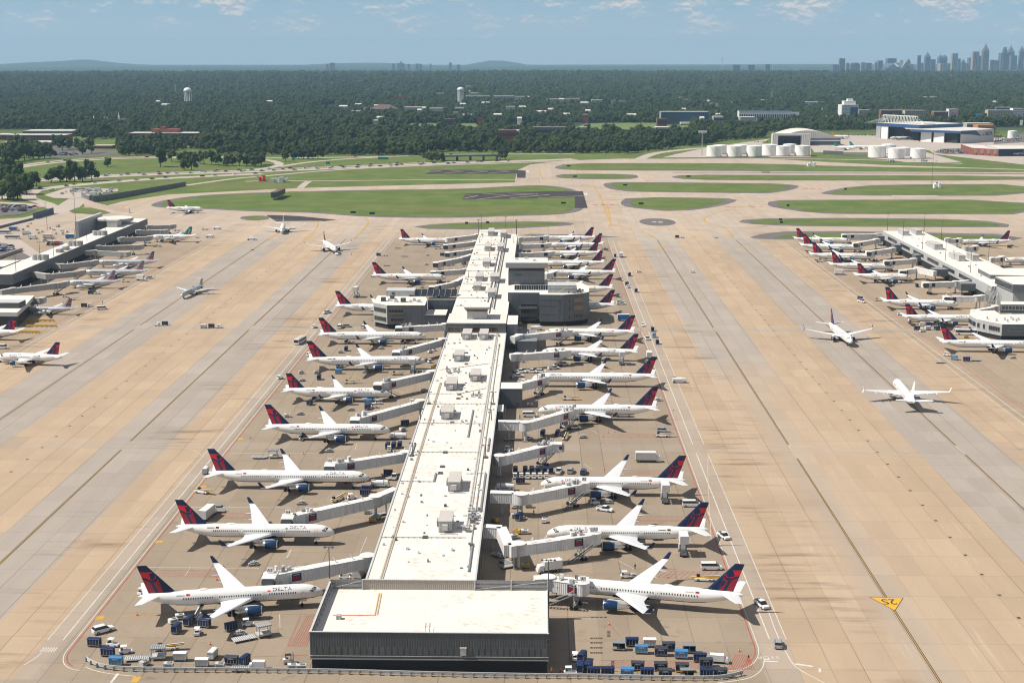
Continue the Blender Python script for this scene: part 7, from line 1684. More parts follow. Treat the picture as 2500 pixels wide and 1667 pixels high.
for t, x, yt, yb in (('B2', 2040, 108, 225), ('B2', 2260, 108, 240), ('B3', 75, 190, 280), ('B2', 2015, 190, 270), ('E3', 1230, 100, 290)):
    k += 1; h = 11.; p = G(t, x, yb, 12.8); mast(p.x, p.y, h, ORD[k]+' thin mast from the left rising above the far concourse end', 2, .6, 12.8)
for i, (t, x, y) in enumerate((('C1', 1570, 300), ('C1', 2150, 300), ('C1', 1495, 455), ('C1', 2130, 460), ('C1', 1425, 770), ('C1', 2080, 790), ('B2', 1925, 655), ('E3', 655, 765), ('E3', 1170, 465), ('E3', 435, 462), ('B2', 1715, 1290))):
    z = 8.2 if i < 6 or i == 10 else 12.8; p = G(t, x, y, z); mast(p.x, p.y, 4., ORD[i+1]+' short roof mast on the concourse, counted from the front', 2, .9, z, 'short roof masts')
for i, (x, y, yt) in enumerate(((1125, 232, 125), (1455, 230, 125), (1265, 305, 200), (1610, 300, 200), (1440, 400, 290), (1645, 500, 380), (1870, 610, 515), (2032, 500, 380))):
    p = G('B4', x, y, 10.5); mast(p.x, p.y, 13, ORD[i+1]+' thin roof mast on the right concourse, counted from its far end', 2, .8, 10.5, 'roof masts on the right concourse')
for i, (x, y) in enumerate(((230, 960), (578, 800), (772, 740), (1085, 600), (1250, 520), (1515, 430), (680, 360), (1085, 240))):
    p = G('E5', x, y, 10.5 if i < 6 else 0); mast(p.x, p.y, 12 if i < 6 else 22, ORD[i+1]+' thin mast on or beside the left concourse, counted from below', 2, .8, 10.5 if i < 6 else 0, 'masts at the left concourse')
HAZE = 4.3e-5
# ------------------------------------------------------------------ far side: tanks, hangars, town, forest, skyline
CLEAR = []
def clear(u0, u1, y0, y1): CLEAR.append((u0, u1, y0, y1))
M_TANK = mat('tank_white', (.80, .80, .78), .5, var=.04, vs=.05, streak=.1)
M_BRICK = mat('red_brick', (.25, .085, .065), .8, var=.2); M_RBAND = mat('dark_window_band', (.05, .04, .06), .3)
M_TROOF = mat('pale_flat_roof', (.62, .58, .53), .8, var=.12, vs=.1); M_BEIGE = mat('beige_wall', (.50, .42, .33), .8, var=.12, vs=.1); M_BROOF = mat('brown_shingle', (.13, .09, .075), .9, var=.2)
M_GLB = mat('blue_glass', (.04, .09, .16), .2, var=.3, vs=.05); M_SKYA = mat('tower_glass_blue', (.10, .13, .17), .35, var=.2, vs=.01); M_SKYB_ = mat('tower_stone', (.36, .29, .24), .7, var=.1, vs=.01); M_SKYC = mat('tower_brown', (.15, .10, .09), .6, var=.1, vs=.01)
M_DBLUE = mat('hangar_blue_band', (.03, .08, .19), .5); M_HWALL = mat('hangar_panel', (.62, .60, .57), .6, var=.05, vs=.05, stripes=(3., 'xy', .3)); M_HDARK = mat('hangar_inside_shade', (.03, .032, .035), .9)
M_CONW = mat('blast_wall_panel', (.17, .175, .18), .8, var=.12, vs=.1, stripes=(6., 'xy', .2)); M_PINKC = mat('pinkish_barrier', (.45, .37, .31), .85, var=.1)
def tank(t, x, yb, wpx, ytop, lb, grp='white fuel storage tanks'):
    p = G(t, x, yb); u0 = PX(p)[0]; s = PX((p.x+1, p.y, 0))[0]-u0; r = wpx/3.675/s/2; h = AT(t, x, ytop, p.y).z
    o = thing('storage_tank', (p.x, p.y+r, 0), 0, lb, 'storage tank', grp)
    part('shell', o, lambda m: m.cyl((0, 0, 0), (0, 0, h), r, M_TANK, n=40)); part('roof', o, lambda m: m.cyl((0, 0, h), (0, 0, h+.9), r*1.0, M_TANK, r1=r*.25, n=40)); part('base_ring', o, lambda m: m.cyl((0, 0, 0), (0, 0, .8), r+.3, M_DGREY, n=40))
    def f(m):
        for k in range(14): a = -2.2+k*.07; m.box((r*1.01*math.cos(a), r*1.01*math.sin(a), h*(1-k/14.)), (1.2, .5, .15), M_LGREY, a+1.57)
    part('spiral_stair', o, f)
for i, (t, x, yb, w_, yt) in enumerate((('A3', 1915, 1020, 135, 940), ('A3', 2095, 1020, 130, 938), ('A4', 80, 1180, 138, 1082), ('A4', 260, 1160, 120, 1078), ('A3', 1857, 1045, 135, 948), ('A3', 2040, 1045, 138, 948), ('A3', 2218, 1045, 138, 946), ('A4', 196, 1183, 138, 1095), ('A4', 375, 1183, 138, 1092))):
    tank(t, x, yb, w_, yt, ['back-row ', 'front-row '][i > 3]+'white tank, '+ORD[(i if i < 4 else i-4)+1]+' from the left in the long tank farm')
for t, x, yb, w_, yt, lb in (('A4', 1150, 1165, 130, 1080, 'white tank at the back left of the right tank group'), ('A4', 1290, 1180, 125, 1108, 'white tank at the back right of the right tank group'), ('A4', 1050, 1200, 160, 1095, 'largest white tank at the left of the right tank group'), ('A4', 1222, 1210, 145, 1115, 'white tank in the middle of the right tank group'), ('A4', 1418, 1208, 140, 1118, 'rightmost white tank of the right tank group'), ('A4', 2257, 1028, 80, 958, 'single white tank at the right edge beyond the hangar')): tank(t, x, yb, w_, yt, lb)
# hangars
def bld(name, lb, cat='building'): return thing(name, (0, 0, 0), 0, lb, cat)
def quadbox(p0, p1, dep, z0, z1, m, wall, roof):
    d = Vector((p1[0]-p0[0], p1[1]-p0[1])); n = Vector((-d.y, d.x)).normalized()*dep
    m.prism([(p0[0], p0[1]), (p1[0], p1[1]), (p1[0]+n.x, p1[1]+n.y), (p0[0]+n.x, p0[1]+n.y)], z0, z1, wall, roof)
h = bld('arched_hangar', 'cream arched hangar with dark open front and boxy door frame', 'hangar'); q0, q1 = G('A4', 60, 1075), G('A4', 430, 1088)
q0.y = q1.y; hh = 19.
part('door_frame', h, lambda m: (m.box(((q0.x+q1.x)/2, q0.y+3, hh-1.2), (q1.x-q0.x, 12, 3.4), M_HWALL), m.box((q0.x+4, q0.y+3, hh/2-1.5), (9, 12, hh-3), M_HWALL), m.box((q1.x-7, q0.y+3, hh/2-1.5), (14, 12, hh-3), M_HWALL)))
part('opening_shade_fill', h, lambda m: m.box(((q0.x+q1.x)/2, q0.y+12, hh/2-1.5), (q1.x-q0.x-6, 4, hh-3.2), M_HDARK))  # solid dark box: shade behind the open front is put into its colour
xe = AT('A4', 690, 1060, q0.y+20).x; xs_ = AT('A4', 150, 1000, q0.y+20).x
def f(m):
    n = 16; rings = []
    for yy in (q0.y+14, q0.y+95):
        rings.append([(xs_+(xe-xs_)*k/n, yy, 12.+11.5*math.sin(math.pi*(k/n)**.9)) for k in range(n+1)])
    m.loft(rings, mat('cream_roof', (.68, .62, .53), .7, var=.04), closed=False, caps=False)
    for r_, s in ((rings[0], 1), (rings[1], -1)): m.quad([(r_[0][0], r_[0][1], 0)]+r_+[(r_[-1][0], r_[-1][1], 0)], M_HWALL)
    m.box((xe, q0.y+54, 6), (.5, 81, 12), M_WALLD)
part('arched_roof', h, f)
part('side_bay', h, lambda m: m.box(((q1.x+xe)/2+1, q0.y+13, 5.5), (xe-q1.x, 3, 11), M_WALLD)); part('side_stripe', h, lambda m: m.box(((q1.x+xe)/2+1, q0.y+11.3, 7.4), (xe-q1.x, .5, 1.6), M_TANK))
h = bld('maintenance_hangar', 'large blue-trimmed white hangar with open bays at far right', 'hangar')
a0, a1 = G('A4', 1022, 1022), G('A4', 1425, 1048); b0, b1 = G('A4', 1425, 1052), G('A4', 1778, 1070); c0, c1 = b1, G('A4', 2078, 1050)
ha, hb = 27., 20.5
def lp3(p, q, t): return (p.x+(q.x-p.x)*t, p.y+(q.y-p.y)*t)
part('west_bay', h, lambda m: (quadbox(lp3(a0, a1, .0), lp3(a0, a1, .95), 110, ha-5.5, ha, m, M_DBLUE, M_TROOF), quadbox(lp3(a0, a1, 0), lp3(a0, a1, .1), 60, 0, ha-5.5, m, M_WALLS, M_TROOF)))
part('interior_shade_fill', h, lambda m: (quadbox((a0.x+6, a0.y+20), (a1.x, a1.y+20), 60, 0, ha-5.6, m, M_HDARK, M_HDARK), quadbox((b0.x, b0.y+10), (b1.x-2, b1.y+10), 50, 0, hb-4.2, m, M_HDARK, M_HDARK)))  # solid dark blocks paint the shade inside the open bays
for p_, q_, t0, t1, e, z in ((a0, a1, .12, .27, -1.5, ha-5.4), (b0, b1, .0, .27, -1.5, hb-4.1), (b0, b1, .33, .59, -2.5, hb-4.1)):
    part('sliding_door', h, lambda m: quadbox((lp3(p_, q_, t0)[0], lp3(p_, q_, t0)[1]+e+3), (lp3(p_, q_, t1)[0], lp3(p_, q_, t1)[1]+e+3), 2, 0, z, m, M_TANK, M_TANK))
mid0 = G('A4', 1315, 1048)
part('blue_fascia', h, lambda m: quadbox((mid0.x, b0.y-1+6), (b1.x, b1.y), 30, hb-4, hb, m, M_DBLUE, M_TROOF))
def f(m):
    m.prism([(mid0.x, mid0.y+20), (b1.x-.2, b1.y+.5), (c1.x, c1.y), (c1.x-30, c1.y+70), (mid0.x+10, mid0.y+110)], hb-1., hb+.4, M_HWALL, M_TROOF)
part('roof', h, f)
def f(m):
    m.add([(c0.x, c0.y, 0), (c1.x, c1.y, 0), (c1.x, c1.y, hb-.5), (c0.x, c0.y, hb-.5)], [(0, 1, 2, 3)], M_HWALL); d = Vector((c1.x-c0.x, c1.y-c0.y, 0)); n = Vector((d.y, -d.x, 0)).normalized()*.4
    P3 = lambda t, z: c0+d*t+n+Vector((0, 0, z))
    m.quad([P3(0, hb-5), P3(.35, hb-7), P3(.62, hb-10), P3(.52, hb-4.5), P3(.44, hb-.6), P3(0, hb-.6)], M_DBLUE)
    text_mb(m, 'DELTA', 8.4, M_NAVY, lambda x, y: P3(.72+x/d.length*.86, hb-9.5+y)+n*.3, bold=True)
    m.quad([P3(.66, hb-9.5), P3(.705, hb-9.5), P3(.683, hb-4.5)], M_RED)
part('lettered_wall', h, f)
def f(m):
    for k in range(13):
        t = .22+.62*k/12; x, y = lp3(a0, a1, 1.25*t); z = ha
        m.bar((x, y+40, z), (x, y+40, z+13), .9, M_TANK); m.bar((x, y+70, z), (x, y+70, z+11), .7, M_TANK)
        if k: m.bar((xp_, yp_, z+13), (x, y+40, z+13), .9, M_TANK); m.bar((xp_, yp_, z+13), (x, y+40, z), .5, M_TANK); m.bar((x, y+40, z+13), (x, y+70, z+11), .6, M_TANK)
        xp_, yp_ = x, y+40
    for k in range(6): x, y = lp3(a0, a1, .26+.02*k); m.bar((x, y+40, ha+8-.2*k), (x-34+3*k, y+20, ha), .5, M_TANK)
    x, y = lp3(a0, a1, 1.07); m.bar((x, y+40, ha+8), (x+14, y+40, ha+1), .8, M_TANK); m.box((x+16, y+40, ha+1), (20, 14, 3), M_TANK)
part('roof_truss', h, f)
h = bld('museum_block', 'red brick and navy block with white lettering at the right edge', 'building'); a0, a1 = G('A4', 1885, 1172), G('A4', 2120, 1185)
hm = AT('A4', 1885, 1108, a0.y).z
part('brick_wing', h, lambda m: m.prism([(a0.x, a0.y), (a1.x, a1.y), (a1.x+10, a1.y+90), (a0.x+10, a0.y+90)], 0, hm, M_BRICK, M_TROOF))
for k in range(4): part('bay_panel', h, lambda m: m.box((a0.x+(a1.x-a0.x)*(.15+.25*k), a0.y+(a1.y-a0.y)*(.15+.25*k)-1.0, hm*.62), (5, .8, hm*.5), M_BEIGE))
def f(m):
    m.prism([(a1.x+.2, a1.y-1), (a1.x+120, a1.y+14), (a1.x+120, a1.y+80), (a1.x+5, a1.y+80)], 0, hm+.5, M_NAVY, M_TROOF)
    for k, (w_, z) in enumerate((("ATLANTA'S", hm*.62), ('HOMETOWN AIRLINE', hm*.28))): text_mb(m, w_, 3.2, M_TANK, lambda x, y: (a1.x+36+x+(-14 if k else 0), a1.y+2.7+(x)*.125-.0+(-1.5 if k else 0), z+y), bold=True)
part('navy_wing', h, f)
# forest town buildings: (tile, x0, x1, ytop, ybottom visible, name, label, wall, roof, depth, kind)
def fb(t, x0, x1, yt, yb, name, lb, wall, roof, dep=25, bands=0, hb_=9., cat='building', slab=None, group=None, winm=None, cols=0):
    hb_ = max(hb_+4, 12.5) if hb_ >= 4 else hb_
    p0, p1 = G(t, x0, yb, hb_), G(t, x1, yb, hb_); D = (p0.y+p1.y)/2; zt = AT(t, x0, yt, D).z
    o = thing(name, (0, 0, 0), 0, lb, cat, group); xa, xb = AT(t, x0, yt, D).x, AT(t, x1, yt, D).x
    part('wall', o, lambda m: m.prism(rect(xa, D, xb, D+dep), 0, zt, wall, roof))
    part('roof_edge', o, lambda m: m.box(((xa+xb)/2, D-.1, zt), (xb-xa+.8, .6, .8), M_TANK if roof is M_TROOF or roof is M_ROOF else roof))
    for k in range(bands):
        z = zt-(zt-hb_*.6)*(k+.55)/bands; mm = winm or M_RBAND; w_ = (zt-hb_*.6)/bands*.42
        if cols: 
            def f(m):
                for c_ in range(cols): x = xa+(xb-xa)*(c_+.5)/cols; m.box((x, D-.25, z), ((xb-xa)/cols*.5, .4, w_), mm)
            part('window_row', o, f)
        else: part('window_band', o, lambda m: m.box(((xa+xb)/2, D-.25, z), (xb-xa-1, .4, w_), mm))
    u0, u1 = uv(t, x0, yt)[0], uv(t, x1, yt)[0]; clear(u0-5, u1+5, D-(75 if hb_ > 4 else 24), D+dep+6); return o, D, xa, xb, zt
o, D, xa, xb, zt = fb('A1', 1148, 1765, 828, 885, 'red_office_block', 'wide red office block with dark window bands in the trees', M_BRICK, M_TROOF, 40, 3, 3.9)
part('upper_block', o, lambda m: (m.prism(rect(xa+(xb-xa)*.31, D+14, xa+(xb-xa)*.70, D+34), zt, zt+6, M_BRICK), m.prism(rect(xa+(xb-xa)*.43, D+16, xa+(xb-xa)*.5, D+30), zt+6, zt+10, M_BRICK)))
fb('A1', 65, 580, 845, 892, 'brick_office', 'long dark brick office with white roof units at far left', M_BRICK, M_TROOF, 40, 2, 2.)
fb('A1', 200, 640, 808, 850, 'grey_office', 'grey angled office behind the brick office at far left', M_WALLS, M_TROOF, 50, 2, 2.)
fb('A1', -60, 60, 842, 880, 'brick_office', 'brick building cut by the left picture edge', M_BRICK, M_TROOF, 40, 1, 2.)
fb('A1', 30, 620, 908, 940, 'parking_deck', 'low pale parking deck in front of the brick office', M_BEIGE, M_TROOF, 40, 1, 1., 'parking deck')
fb('A1', 830, 1000, 940, 968, 'low_restaurant', 'low white-roofed building with red trim beside the car park', M_BRICK, M_TROOF, 22, 0, 0.)
fb('A1', 740, 792, 880, 897, 'shed', 'small pale shed at the edge of the trees', M_WALLS, M_TROOF, 10, 0, 0.)
o, D, xa, xb, zt = fb('A2', 1050, 1260, 615, 650, 'brown_roofed_hall', 'large hall with brown hipped roof in the forest', M_BRICK, M_BROOF, 60, 1, 3.)
part('hipped_roof', o, lambda m: m.loft([[(xa-6, D-3, zt), (xb+6, D-3, zt), (xb+6, D+64, zt), (xa-6, D+64, zt)], [(xa+16, D+28, zt+11), (xb-16, D+28, zt+11), (xb-16, D+32, zt+11), (xa+16, D+32, zt+11)]], M_BROOF, smooth=False))
o, D, xa, xb, zt = fb('A3', 1372, 1800, 636, 700, 'long_hotel', 'long dark-blue glazed block with white frame beyond the cemetery lawn', M_GLB, M_TROOF, 30, 3, 5., cols=22, winm=M_RBAND)
part('end_fin', o, lambda m: m.box((xa-1, D-1, zt/2), (3, 4, zt+1), M_TANK)); part('entrance_canopy', o, lambda m: m.box(((xa+xb)/2+15, D-12, 4), ((xb-xa)*.5, 20, 4), M_TROOF))
fb('A3', 2075, 2352+200, 630, 690, 'white_hotel', 'white multi-storey hotel with blue roof strip and vertical bays', M_TANK, M_GLB, 25, 1, 6., cols=24)
o, D, xa, xb, zt = fb('A4', 718, 870, 722, 815, 'hotel_tower', 'tall white hotel tower with blue glazed right part', M_TANK, M_TROOF, 40, 9, 6., cols=12, winm=M_WALLD)
part('glazed_bay', o, lambda m: m.box((xa+(xb-xa)*.72, D-1, zt*.55), ((xb-xa)*.42, 2, zt*.62), M_GLB)); part('crown', o, lambda m: (m.prism(rect(xa+6, D+4, xb-6, D+30), zt, zt+8, M_TANK), m.prism(rect(xa+14, D+8, xa+26, D+20), zt+8, zt+13, M_TANK)))
for x0, x1, yt, yb, lb, wl in ((872, 975, 768, 805, 'beige and brown hotel right beside the white hotel tower', M_BEIGE), (1070, 1280, 770, 810, 'red-brown hotel with white cornice behind the blue-trimmed hangar', M_BRICK), (1285, 1470, 772, 820, 'brown hotel with rounded roofline behind the hangar truss', M_BEIGE),
                             (1543, 1675, 782, 835, 'striped brown and white hotel right of the hangar truss', M_BRICK), (1680, 1765, 760, 812, 'white hotel with bright mural beside the striped hotel', M_TANK), (2030, 2250, 770, 815, 'long beige hotel with many windows at the far right', M_BEIGE), (2110, 2260, 745, 768, 'dark glass block above the long beige hotel', M_GLB), (2255, 2352, 755, 815, 'pale hotel with green sign at the right edge', M_TANK)):
    o, D, xa, xb, zt = fb('A4', x0, x1, yt, yb, 'hotel', lb, wl, M_TROOF, 22, 4, 6., cols=10)
    if 'mural' in lb: part('mural', o, lambda m: m.box(((xa+xb)/2+3, D-.9, zt*.55), ((xb-xa)*.7, .3, zt*.4), mat('pink_mural', (.5, .25, .35), .6, var=.6, vs=.1)))
for i, (t, x0, x1, yt, yb, w_, lb) in enumerate((('A2', 1935, 2010, 468, 500, M_TANK, 'white cube office right of the water tower'), ('A2', 1900, 2115, 492, 522, M_TANK, 'white arcaded building below the water tower'), ('A2', 2030, 2135, 375, 402, M_BEIGE, 'pale slab block with curved front near the thin aerial'),
    ('A2', 1250, 1365, 500, 525, M_BRICK, 'brown flat-roofed school above the brown-roofed hall'), ('A2', 1350, 1520, 595, 612, M_TANK, 'white shed roofs right of the brown-roofed hall'), ('A2', 870, 945, 628, 640, M_TANK, 'small white roofs left of the brown-roofed hall'), ('A2', 1570, 1700, 606, 617, M_TANK, 'thin row of white roofs in mid forest'),
    ('A2', 1800, 1880, 600, 628, M_TANK, 'white and red roofs below the water tower'), ('A2', 1065, 1165, 715, 735, M_WALLS, 'grey flat roof low in the forest'), ('A2', 1700, 1795, 703, 725, M_BROOF, 'brown house roof at the lawn edge'), ('A2', 2010, 2060, 695, 708, M_BRICK, 'orange-brown house near the right lawn'),
    ('A2', 2150, 2330, 495, 528, M_TANK, 'cluster of white roofs right of the arcaded building'), ('A2', 1450, 1510, 462, 475, M_TANK, 'tiny white roofs left of the water tower'), ('A2', 1630, 1700, 470, 485, M_TANK, 'white gable between water tower and school'), ('A2', 1900, 1990, 405, 440, M_TANK, 'white town blocks above the water tower'),
    ('A3', 345, 480, 523, 540, M_TANK, 'long white roof at the left of the white roof row'), ('A3', 490, 645, 518, 535, M_TANK, 'long white roof at the right of the white roof row'), ('A3', 750, 845, 530, 542, M_TANK, 'white warehouse alone in mid forest'), ('A3', 1000, 1060, 534, 546, M_TANK, 'small white warehouse right of the lone one'),
    ('A3', 935, 965, 534, 555, M_TANK, 'small tilted white roof in mid forest'), ('A3', 60, 160, 500, 520, M_TANK, 'pale roofs at the left of the forest town'), ('A3', -20, 65, 590, 608, M_WALLS, 'grey house roof in the trees'), ('A3', 265, 350, 425, 437, M_BEIGE, 'pale road-side shops, left'), ('A3', 350, 500, 422, 435, M_BEIGE, 'pale road-side shops, right'),
    ('A3', 1845, 1935, 680, 705, M_TANK, 'white low building left of the white hotel'), ('A3', 2085, 2225, 685, 705, M_TANK, 'white low annex below the white hotel'), ('A3', 2240, 2340, 530, 545, M_TANK, 'pale long warehouse above the white hotel'), ('A3', 1825, 1930, 338, 352, M_BRICK, 'pinkish church complex far in the forest'), ('A3', 1530, 1610, 318, 328, M_TANK, 'small white line of roofs far away'),
    ('A3', 1370, 1415, 256, 266, M_TANK, 'tiny white house near the horizon'), ('A3', 0, 100, 805, 830, M_WALLS, 'grey-roofed house at the edge of the highway trees'), ('A3', 225, 520, 775, 815, mat('grey_shingle', (.20, .19, .18), .9, var=.2), 'large grey-roofed house group in the trees'), ('A3', 650, 710, 775, 798, M_TANK, 'white-roofed house left of the cemetery'),
    ('A3', 1340, 1430, 700, 728, M_BROOF, 'dark gabled chapel on the cemetery lawn'), ('A3', 1325, 1450, 775, 805, M_WALLS, 'grey and white houses below the cemetery lawn'), ('A2', 2190, 2352, 805, 845, M_BRICK, 'brick school with white gable and grey roofs'),
    ('A4', 370, 550, 695, 715, M_TANK, 'white jagged roofs left of the hotel tower'), ('A4', 590, 780, 520, 538, M_TANK, 'left part of the long far warehouse row'), ('A4', 920, 1050, 512, 540, M_TANK, 'middle white warehouse of the far row'), ('A4', 1080, 1400, 514, 548, M_BEIGE, 'right long warehouse of the far row'), ('A4', 610, 735, 602, 615, M_BEIGE, 'pinkish small roofs left of centre right'),
    ('A4', 840, 910, 612, 622, M_TANK, 'thin white roof above the hotel tower'), ('A4', 1455, 1570, 650, 668, M_BEIGE, 'sandy roofs in the forest right of the tower'), ('A4', 1965, 2040, 478, 492, M_TANK, 'white angled roof at the far right forest'), ('A4', 2060, 2330, 412, 436, M_TANK, 'white rail yard roofs near the skyline'), ('A4', 1840, 2080, 888, 912, M_TANK, 'white-edged low roof behind the lettered hangar'),
    ('A4', 1940, 2100, 905, 945, mat('orange_clad', (.42, .2, .1), .8, var=.3), 'orange and beige building site behind the hangar'), ('A4', 100, 260, 390, 408, M_TANK, 'white roofs near the horizon, left'), ('A4', 1225, 1400, 402, 412, M_BEIGE, 'pale roofs below the stadium'), ('A4', 300, 620, 393, 405, M_TANK, 'long line of white roofs near the horizon'), ('A4', 0, 62, 680, 692, M_TANK, 'pale roof left of the jagged roofs'))):
    o, D, xa, xb, zt = fb(t, x0, x1, yt, yb, 'town_building', lb, w_ if w_ is not M_TANK else M_WALLS, M_ROOF if w_ in (M_TANK, M_BEIGE, M_WALLS) else w_, 30 if x1-x0 > 60 else 16, 1 if yb-yt > 20 else 0, 8., group='town buildings among the trees')
for (t, x0, x1, y0, y1) in (('A2', 1370, 2000, 742, 770), ('A3', 570, 1640, 738, 790), ('A3', 0, 560, 742, 752), ('A4', 460, 470, 960, 1000)): clear(uv(t, x0, 0)[0], uv(t, x1, 0)[0], G(t, x0, y1, 11).y, G(t, x0, y0, 0).y)
for t, x, yt, yb, wd, lb, low in (('A2', 1855, 415, 530, 60, 'tall white water tower on six legs', 0), ('A1', 1685, 420, 492, 70, 'lower white water tower on many legs at left', 1)):
    D = 4000.; p = AT(t, x, yb, D); s = 3403/ D; r = wd/3.675/s/2; zt = AT(t, x, yt, D).z; o = thing('water_tower', (p.x, D, 0), 0, lb, 'water tower', None)
    part('bowl', o, lambda m: m.loft([[(r*q*math.cos(a), r*q*math.sin(a), zt-r*.95+z*r) for a in [2*math.pi*k/24 for k in range(24)]] for q, z in ((.5, -.25), (.85, -.12), (1, .1), (1., .3), (.9, .55), (.65, .8), (.3, .93), (.02, .95))], M_TANK))
    for k in range(6): a = k*math.pi/3+.3; m = MB(); m.cyl((r*.85*math.cos(a), r*.85*math.sin(a), 0), (r*.85*math.cos(a), r*.85*math.sin(a), zt-r*1.0), 1., M_TANK); m.obj('leg', o)
    part('riser', o, lambda m: m.cyl((0, 0, 0), (0, 0, zt-r), 1.6, M_TANK)); u = uv(t, x, yb)[0]; clear(u-6, u+6, D-(700 if not low else 60), D+20)
for t, x, yt, yb, lb in (('A1', 1068, 640, 715, 'white church steeple at left in the forest'), ('A1', 843, 668, 702, 'shorter white church steeple at left in the forest'), ('A2', 1117, 405, 447, 'thin white steeple in the middle of the forest'), ('A2', 2228, 785, 830, 'small grey steeple on the school roof')):
    p = G(t, x, yb, 10.); zt = AT(t, x, yt, p.y).z; o = thing('church_steeple', (p.x, p.y, 0), 0, lb, 'steeple'); w_ = p.y*.0007
    part('tower', o, lambda m: m.box((0, 0, zt*.33), (w_*2, w_*2, zt*.66), M_TANK)); part('spire', o, lambda m: m.cyl((0, 0, zt*.66), (0, 0, zt), w_*.9, M_TANK, r1=.05, n=8)); part('church_roof', o, lambda m: m.loft([[(w_*1.5, -8, 8), (w_*1.5+28, -8, 8), (w_*1.5+28, 8, 8), (w_*1.5, 8, 8)], [(w_*1.5, 0, 15), (w_*1.5+28, 0, 15), (w_*1.5+28, .1, 15), (w_*1.5, .1, 15)]], M_BROOF, smooth=False)); u = uv(t, x, yb)[0]; clear(u-4, u+10, p.y-30, p.y+20)
for t, x, yt, yb, lb in (('A1', 1575, 392, 480, 'lattice aerial left of the lower water tower'), ('A3', 95, 265, 345, 'red and white aerial at the centre forest'), ('A4', 1695, 450, 530, 'red aerial before the skyline'), ('A4', 88, 600, 690, 'thin pylon left of the hotel tower'), ('A4', 165, 650, 690, 'short thin pylon left of the hotel tower'), ('A2', 2088, 285, 380, 'thin aerial above the slab block'), ('A3', 1742, 815, 990, 'floodlight tower with wide head at the tank farm'), ('A3', 1925, 150, 195, 'faint mast on the horizon'), ('A2', 1568, 975, 1030, 'white pole sign before the overpass'), ('A1', 700, 400, 450, 'faint pylon in the left forest'), ('A3', 218, 285, 315, 'short pale tower near the horizon')):
    p = G(t, x, yb, 6.); D = min(p.y, 15000); q = AT(t, x, yb, D); zt = AT(t, x, yt, D).z; o = thing('radio_mast', (q.x, D, 0), 0, lb, 'mast', None); w_ = D*.00045
    def f(m):
        for sx in (-1, 1): m.bar((sx*w_, 0, 0), (sx*w_*.5, 0, zt), w_*.5, M_LGREY)
        for k in range(8): m.bar((-w_, 0, zt*k/8), (w_, 0, zt*(k+1)/8), w_*.35, M_LGREY)
    part('lattice', o, f)
    if 'floodlight' in lb: part('lamp_head', o, lambda m: m.box((0, 0, zt), (12, 1.5, 3), M_LGREY))
for t, x0, x1, yt, yb, lb, mm in (('A4', 265, 335, 785, 815, 'white billboard in the trees left of the hotel tower', M_TANK), ('A4', 1923, 1990, 795, 828, 'blue and white billboard at far right', M_SKYBL), ('A4', 1035, 1065, 815, 835, 'small red and white billboard behind the hangar', M_RED), ('A4', 2315, 2340, 858, 905, 'white sign on pole at the right edge', M_TANK), ('A4', 535, 547, 750, 780, 'tall narrow white sign on pole', M_TANK), ('A4', 570, 590, 815, 832, 'small yellow sign in the trees', M_YEL)):
    p0, p1 = G(t, x0, yb, 14), G(t, x1, yb, 14); D = p0.y; zt = AT(t, x0, yt, D).z; o = thing('billboard', (p0.x, D, 0), 0, lb, 'billboard', 'billboards'); part('board', o, lambda m: m.box(((p1.x-p0.x)/2, 0, (zt+14)/2), (p1.x-p0.x, .6, zt-14), mm)); part('pole', o, lambda m: m.bar(((p1.x-p0.x)/2, .5, 0), ((p1.x-p0.x)/2, .5, 14), .9, M_METAL)); clear(uv(t, x0, 0)[0], uv(t, x1, 0)[0], D-12, D+8)
hr = random.Random(31)
for i in range(74):
    if i < 52: u, v = hr.uniform(760, 1900), hr.uniform(208, 292)
    else: u, v = hr.uniform(60, 2460), hr.uniform(190, 260)
    p = G('S', u, v, 13.); w_ = hr.uniform(8, 22); hh = hr.uniform(13, 17); dd = hr.uniform(12, 22); mm, cn = hr.choice([(M_TANK, 'white'), (M_WALLS, 'pale grey'), (M_BEIGE, 'beige'), (M_BRICK, 'brick'), (M_TANK, 'white')])
    o = thing('house', (p.x, p.y, 0), 0, 'small '+cn+' building peeping out of the forest', 'house', cn+' buildings dotted through the forest'); part('wall', o, lambda m: m.box((0, 0, hh/2), (w_, dd, hh), mm))
    part('roof', o, lambda m: m.loft([[(-w_*.53, -dd*.53, hh), (w_*.53, -dd*.53, hh), (w_*.53, dd*.53, hh), (-w_*.53, dd*.53, hh)], [(-w_*.5, -.2, hh+2.5), (w_*.5, -.2, hh+2.5), (w_*.5, .2, hh+2.5), (-w_*.5, .2, hh+2.5)]], hr.choice([M_TROOF, M_TROOF, M_BROOF]), smooth=False)); clear(u-3, u+3, p.y-30, p.y+14)
# blast walls beside the taxiway, overpass, signs
def wall(pts, h0, h1, lb, m_, th=.8, nm='barrier_wall'):
    o = thing(nm, (0, 0, 0), 0, lb, 'wall')
    def f(m):
        n = len(pts)
        for i in range(n-1):
            a_, c_ = pts[i], pts[i+1]; ha_, hc_ = h0+(h1-h0)*i/(n-1), h0+(h1-h0)*(i+1)/(n-1); d = Vector((c_[0]-a_[0], c_[1]-a_[1])).normalized(); q = Vector((-d.y, d.x))*th/2
            v = [(a_[0]-q.x, a_[1]-q.y), (a_[0]+q.x, a_[1]+q.y), (c_[0]+q.x, c_[1]+q.y), (c_[0]-q.x, c_[1]-q.y)]
            m.add([(*p, 0) for p in v]+[(*v[0], ha_), (*v[1], ha_), (*v[2], hc_), (*v[3], hc_)], [(4, 5, 6, 7), (0, 3, 7, 4), (1, 5, 6, 2), (0, 4, 5, 1), (3, 2, 6, 7)], m_)
    part('panel', o, f); return o
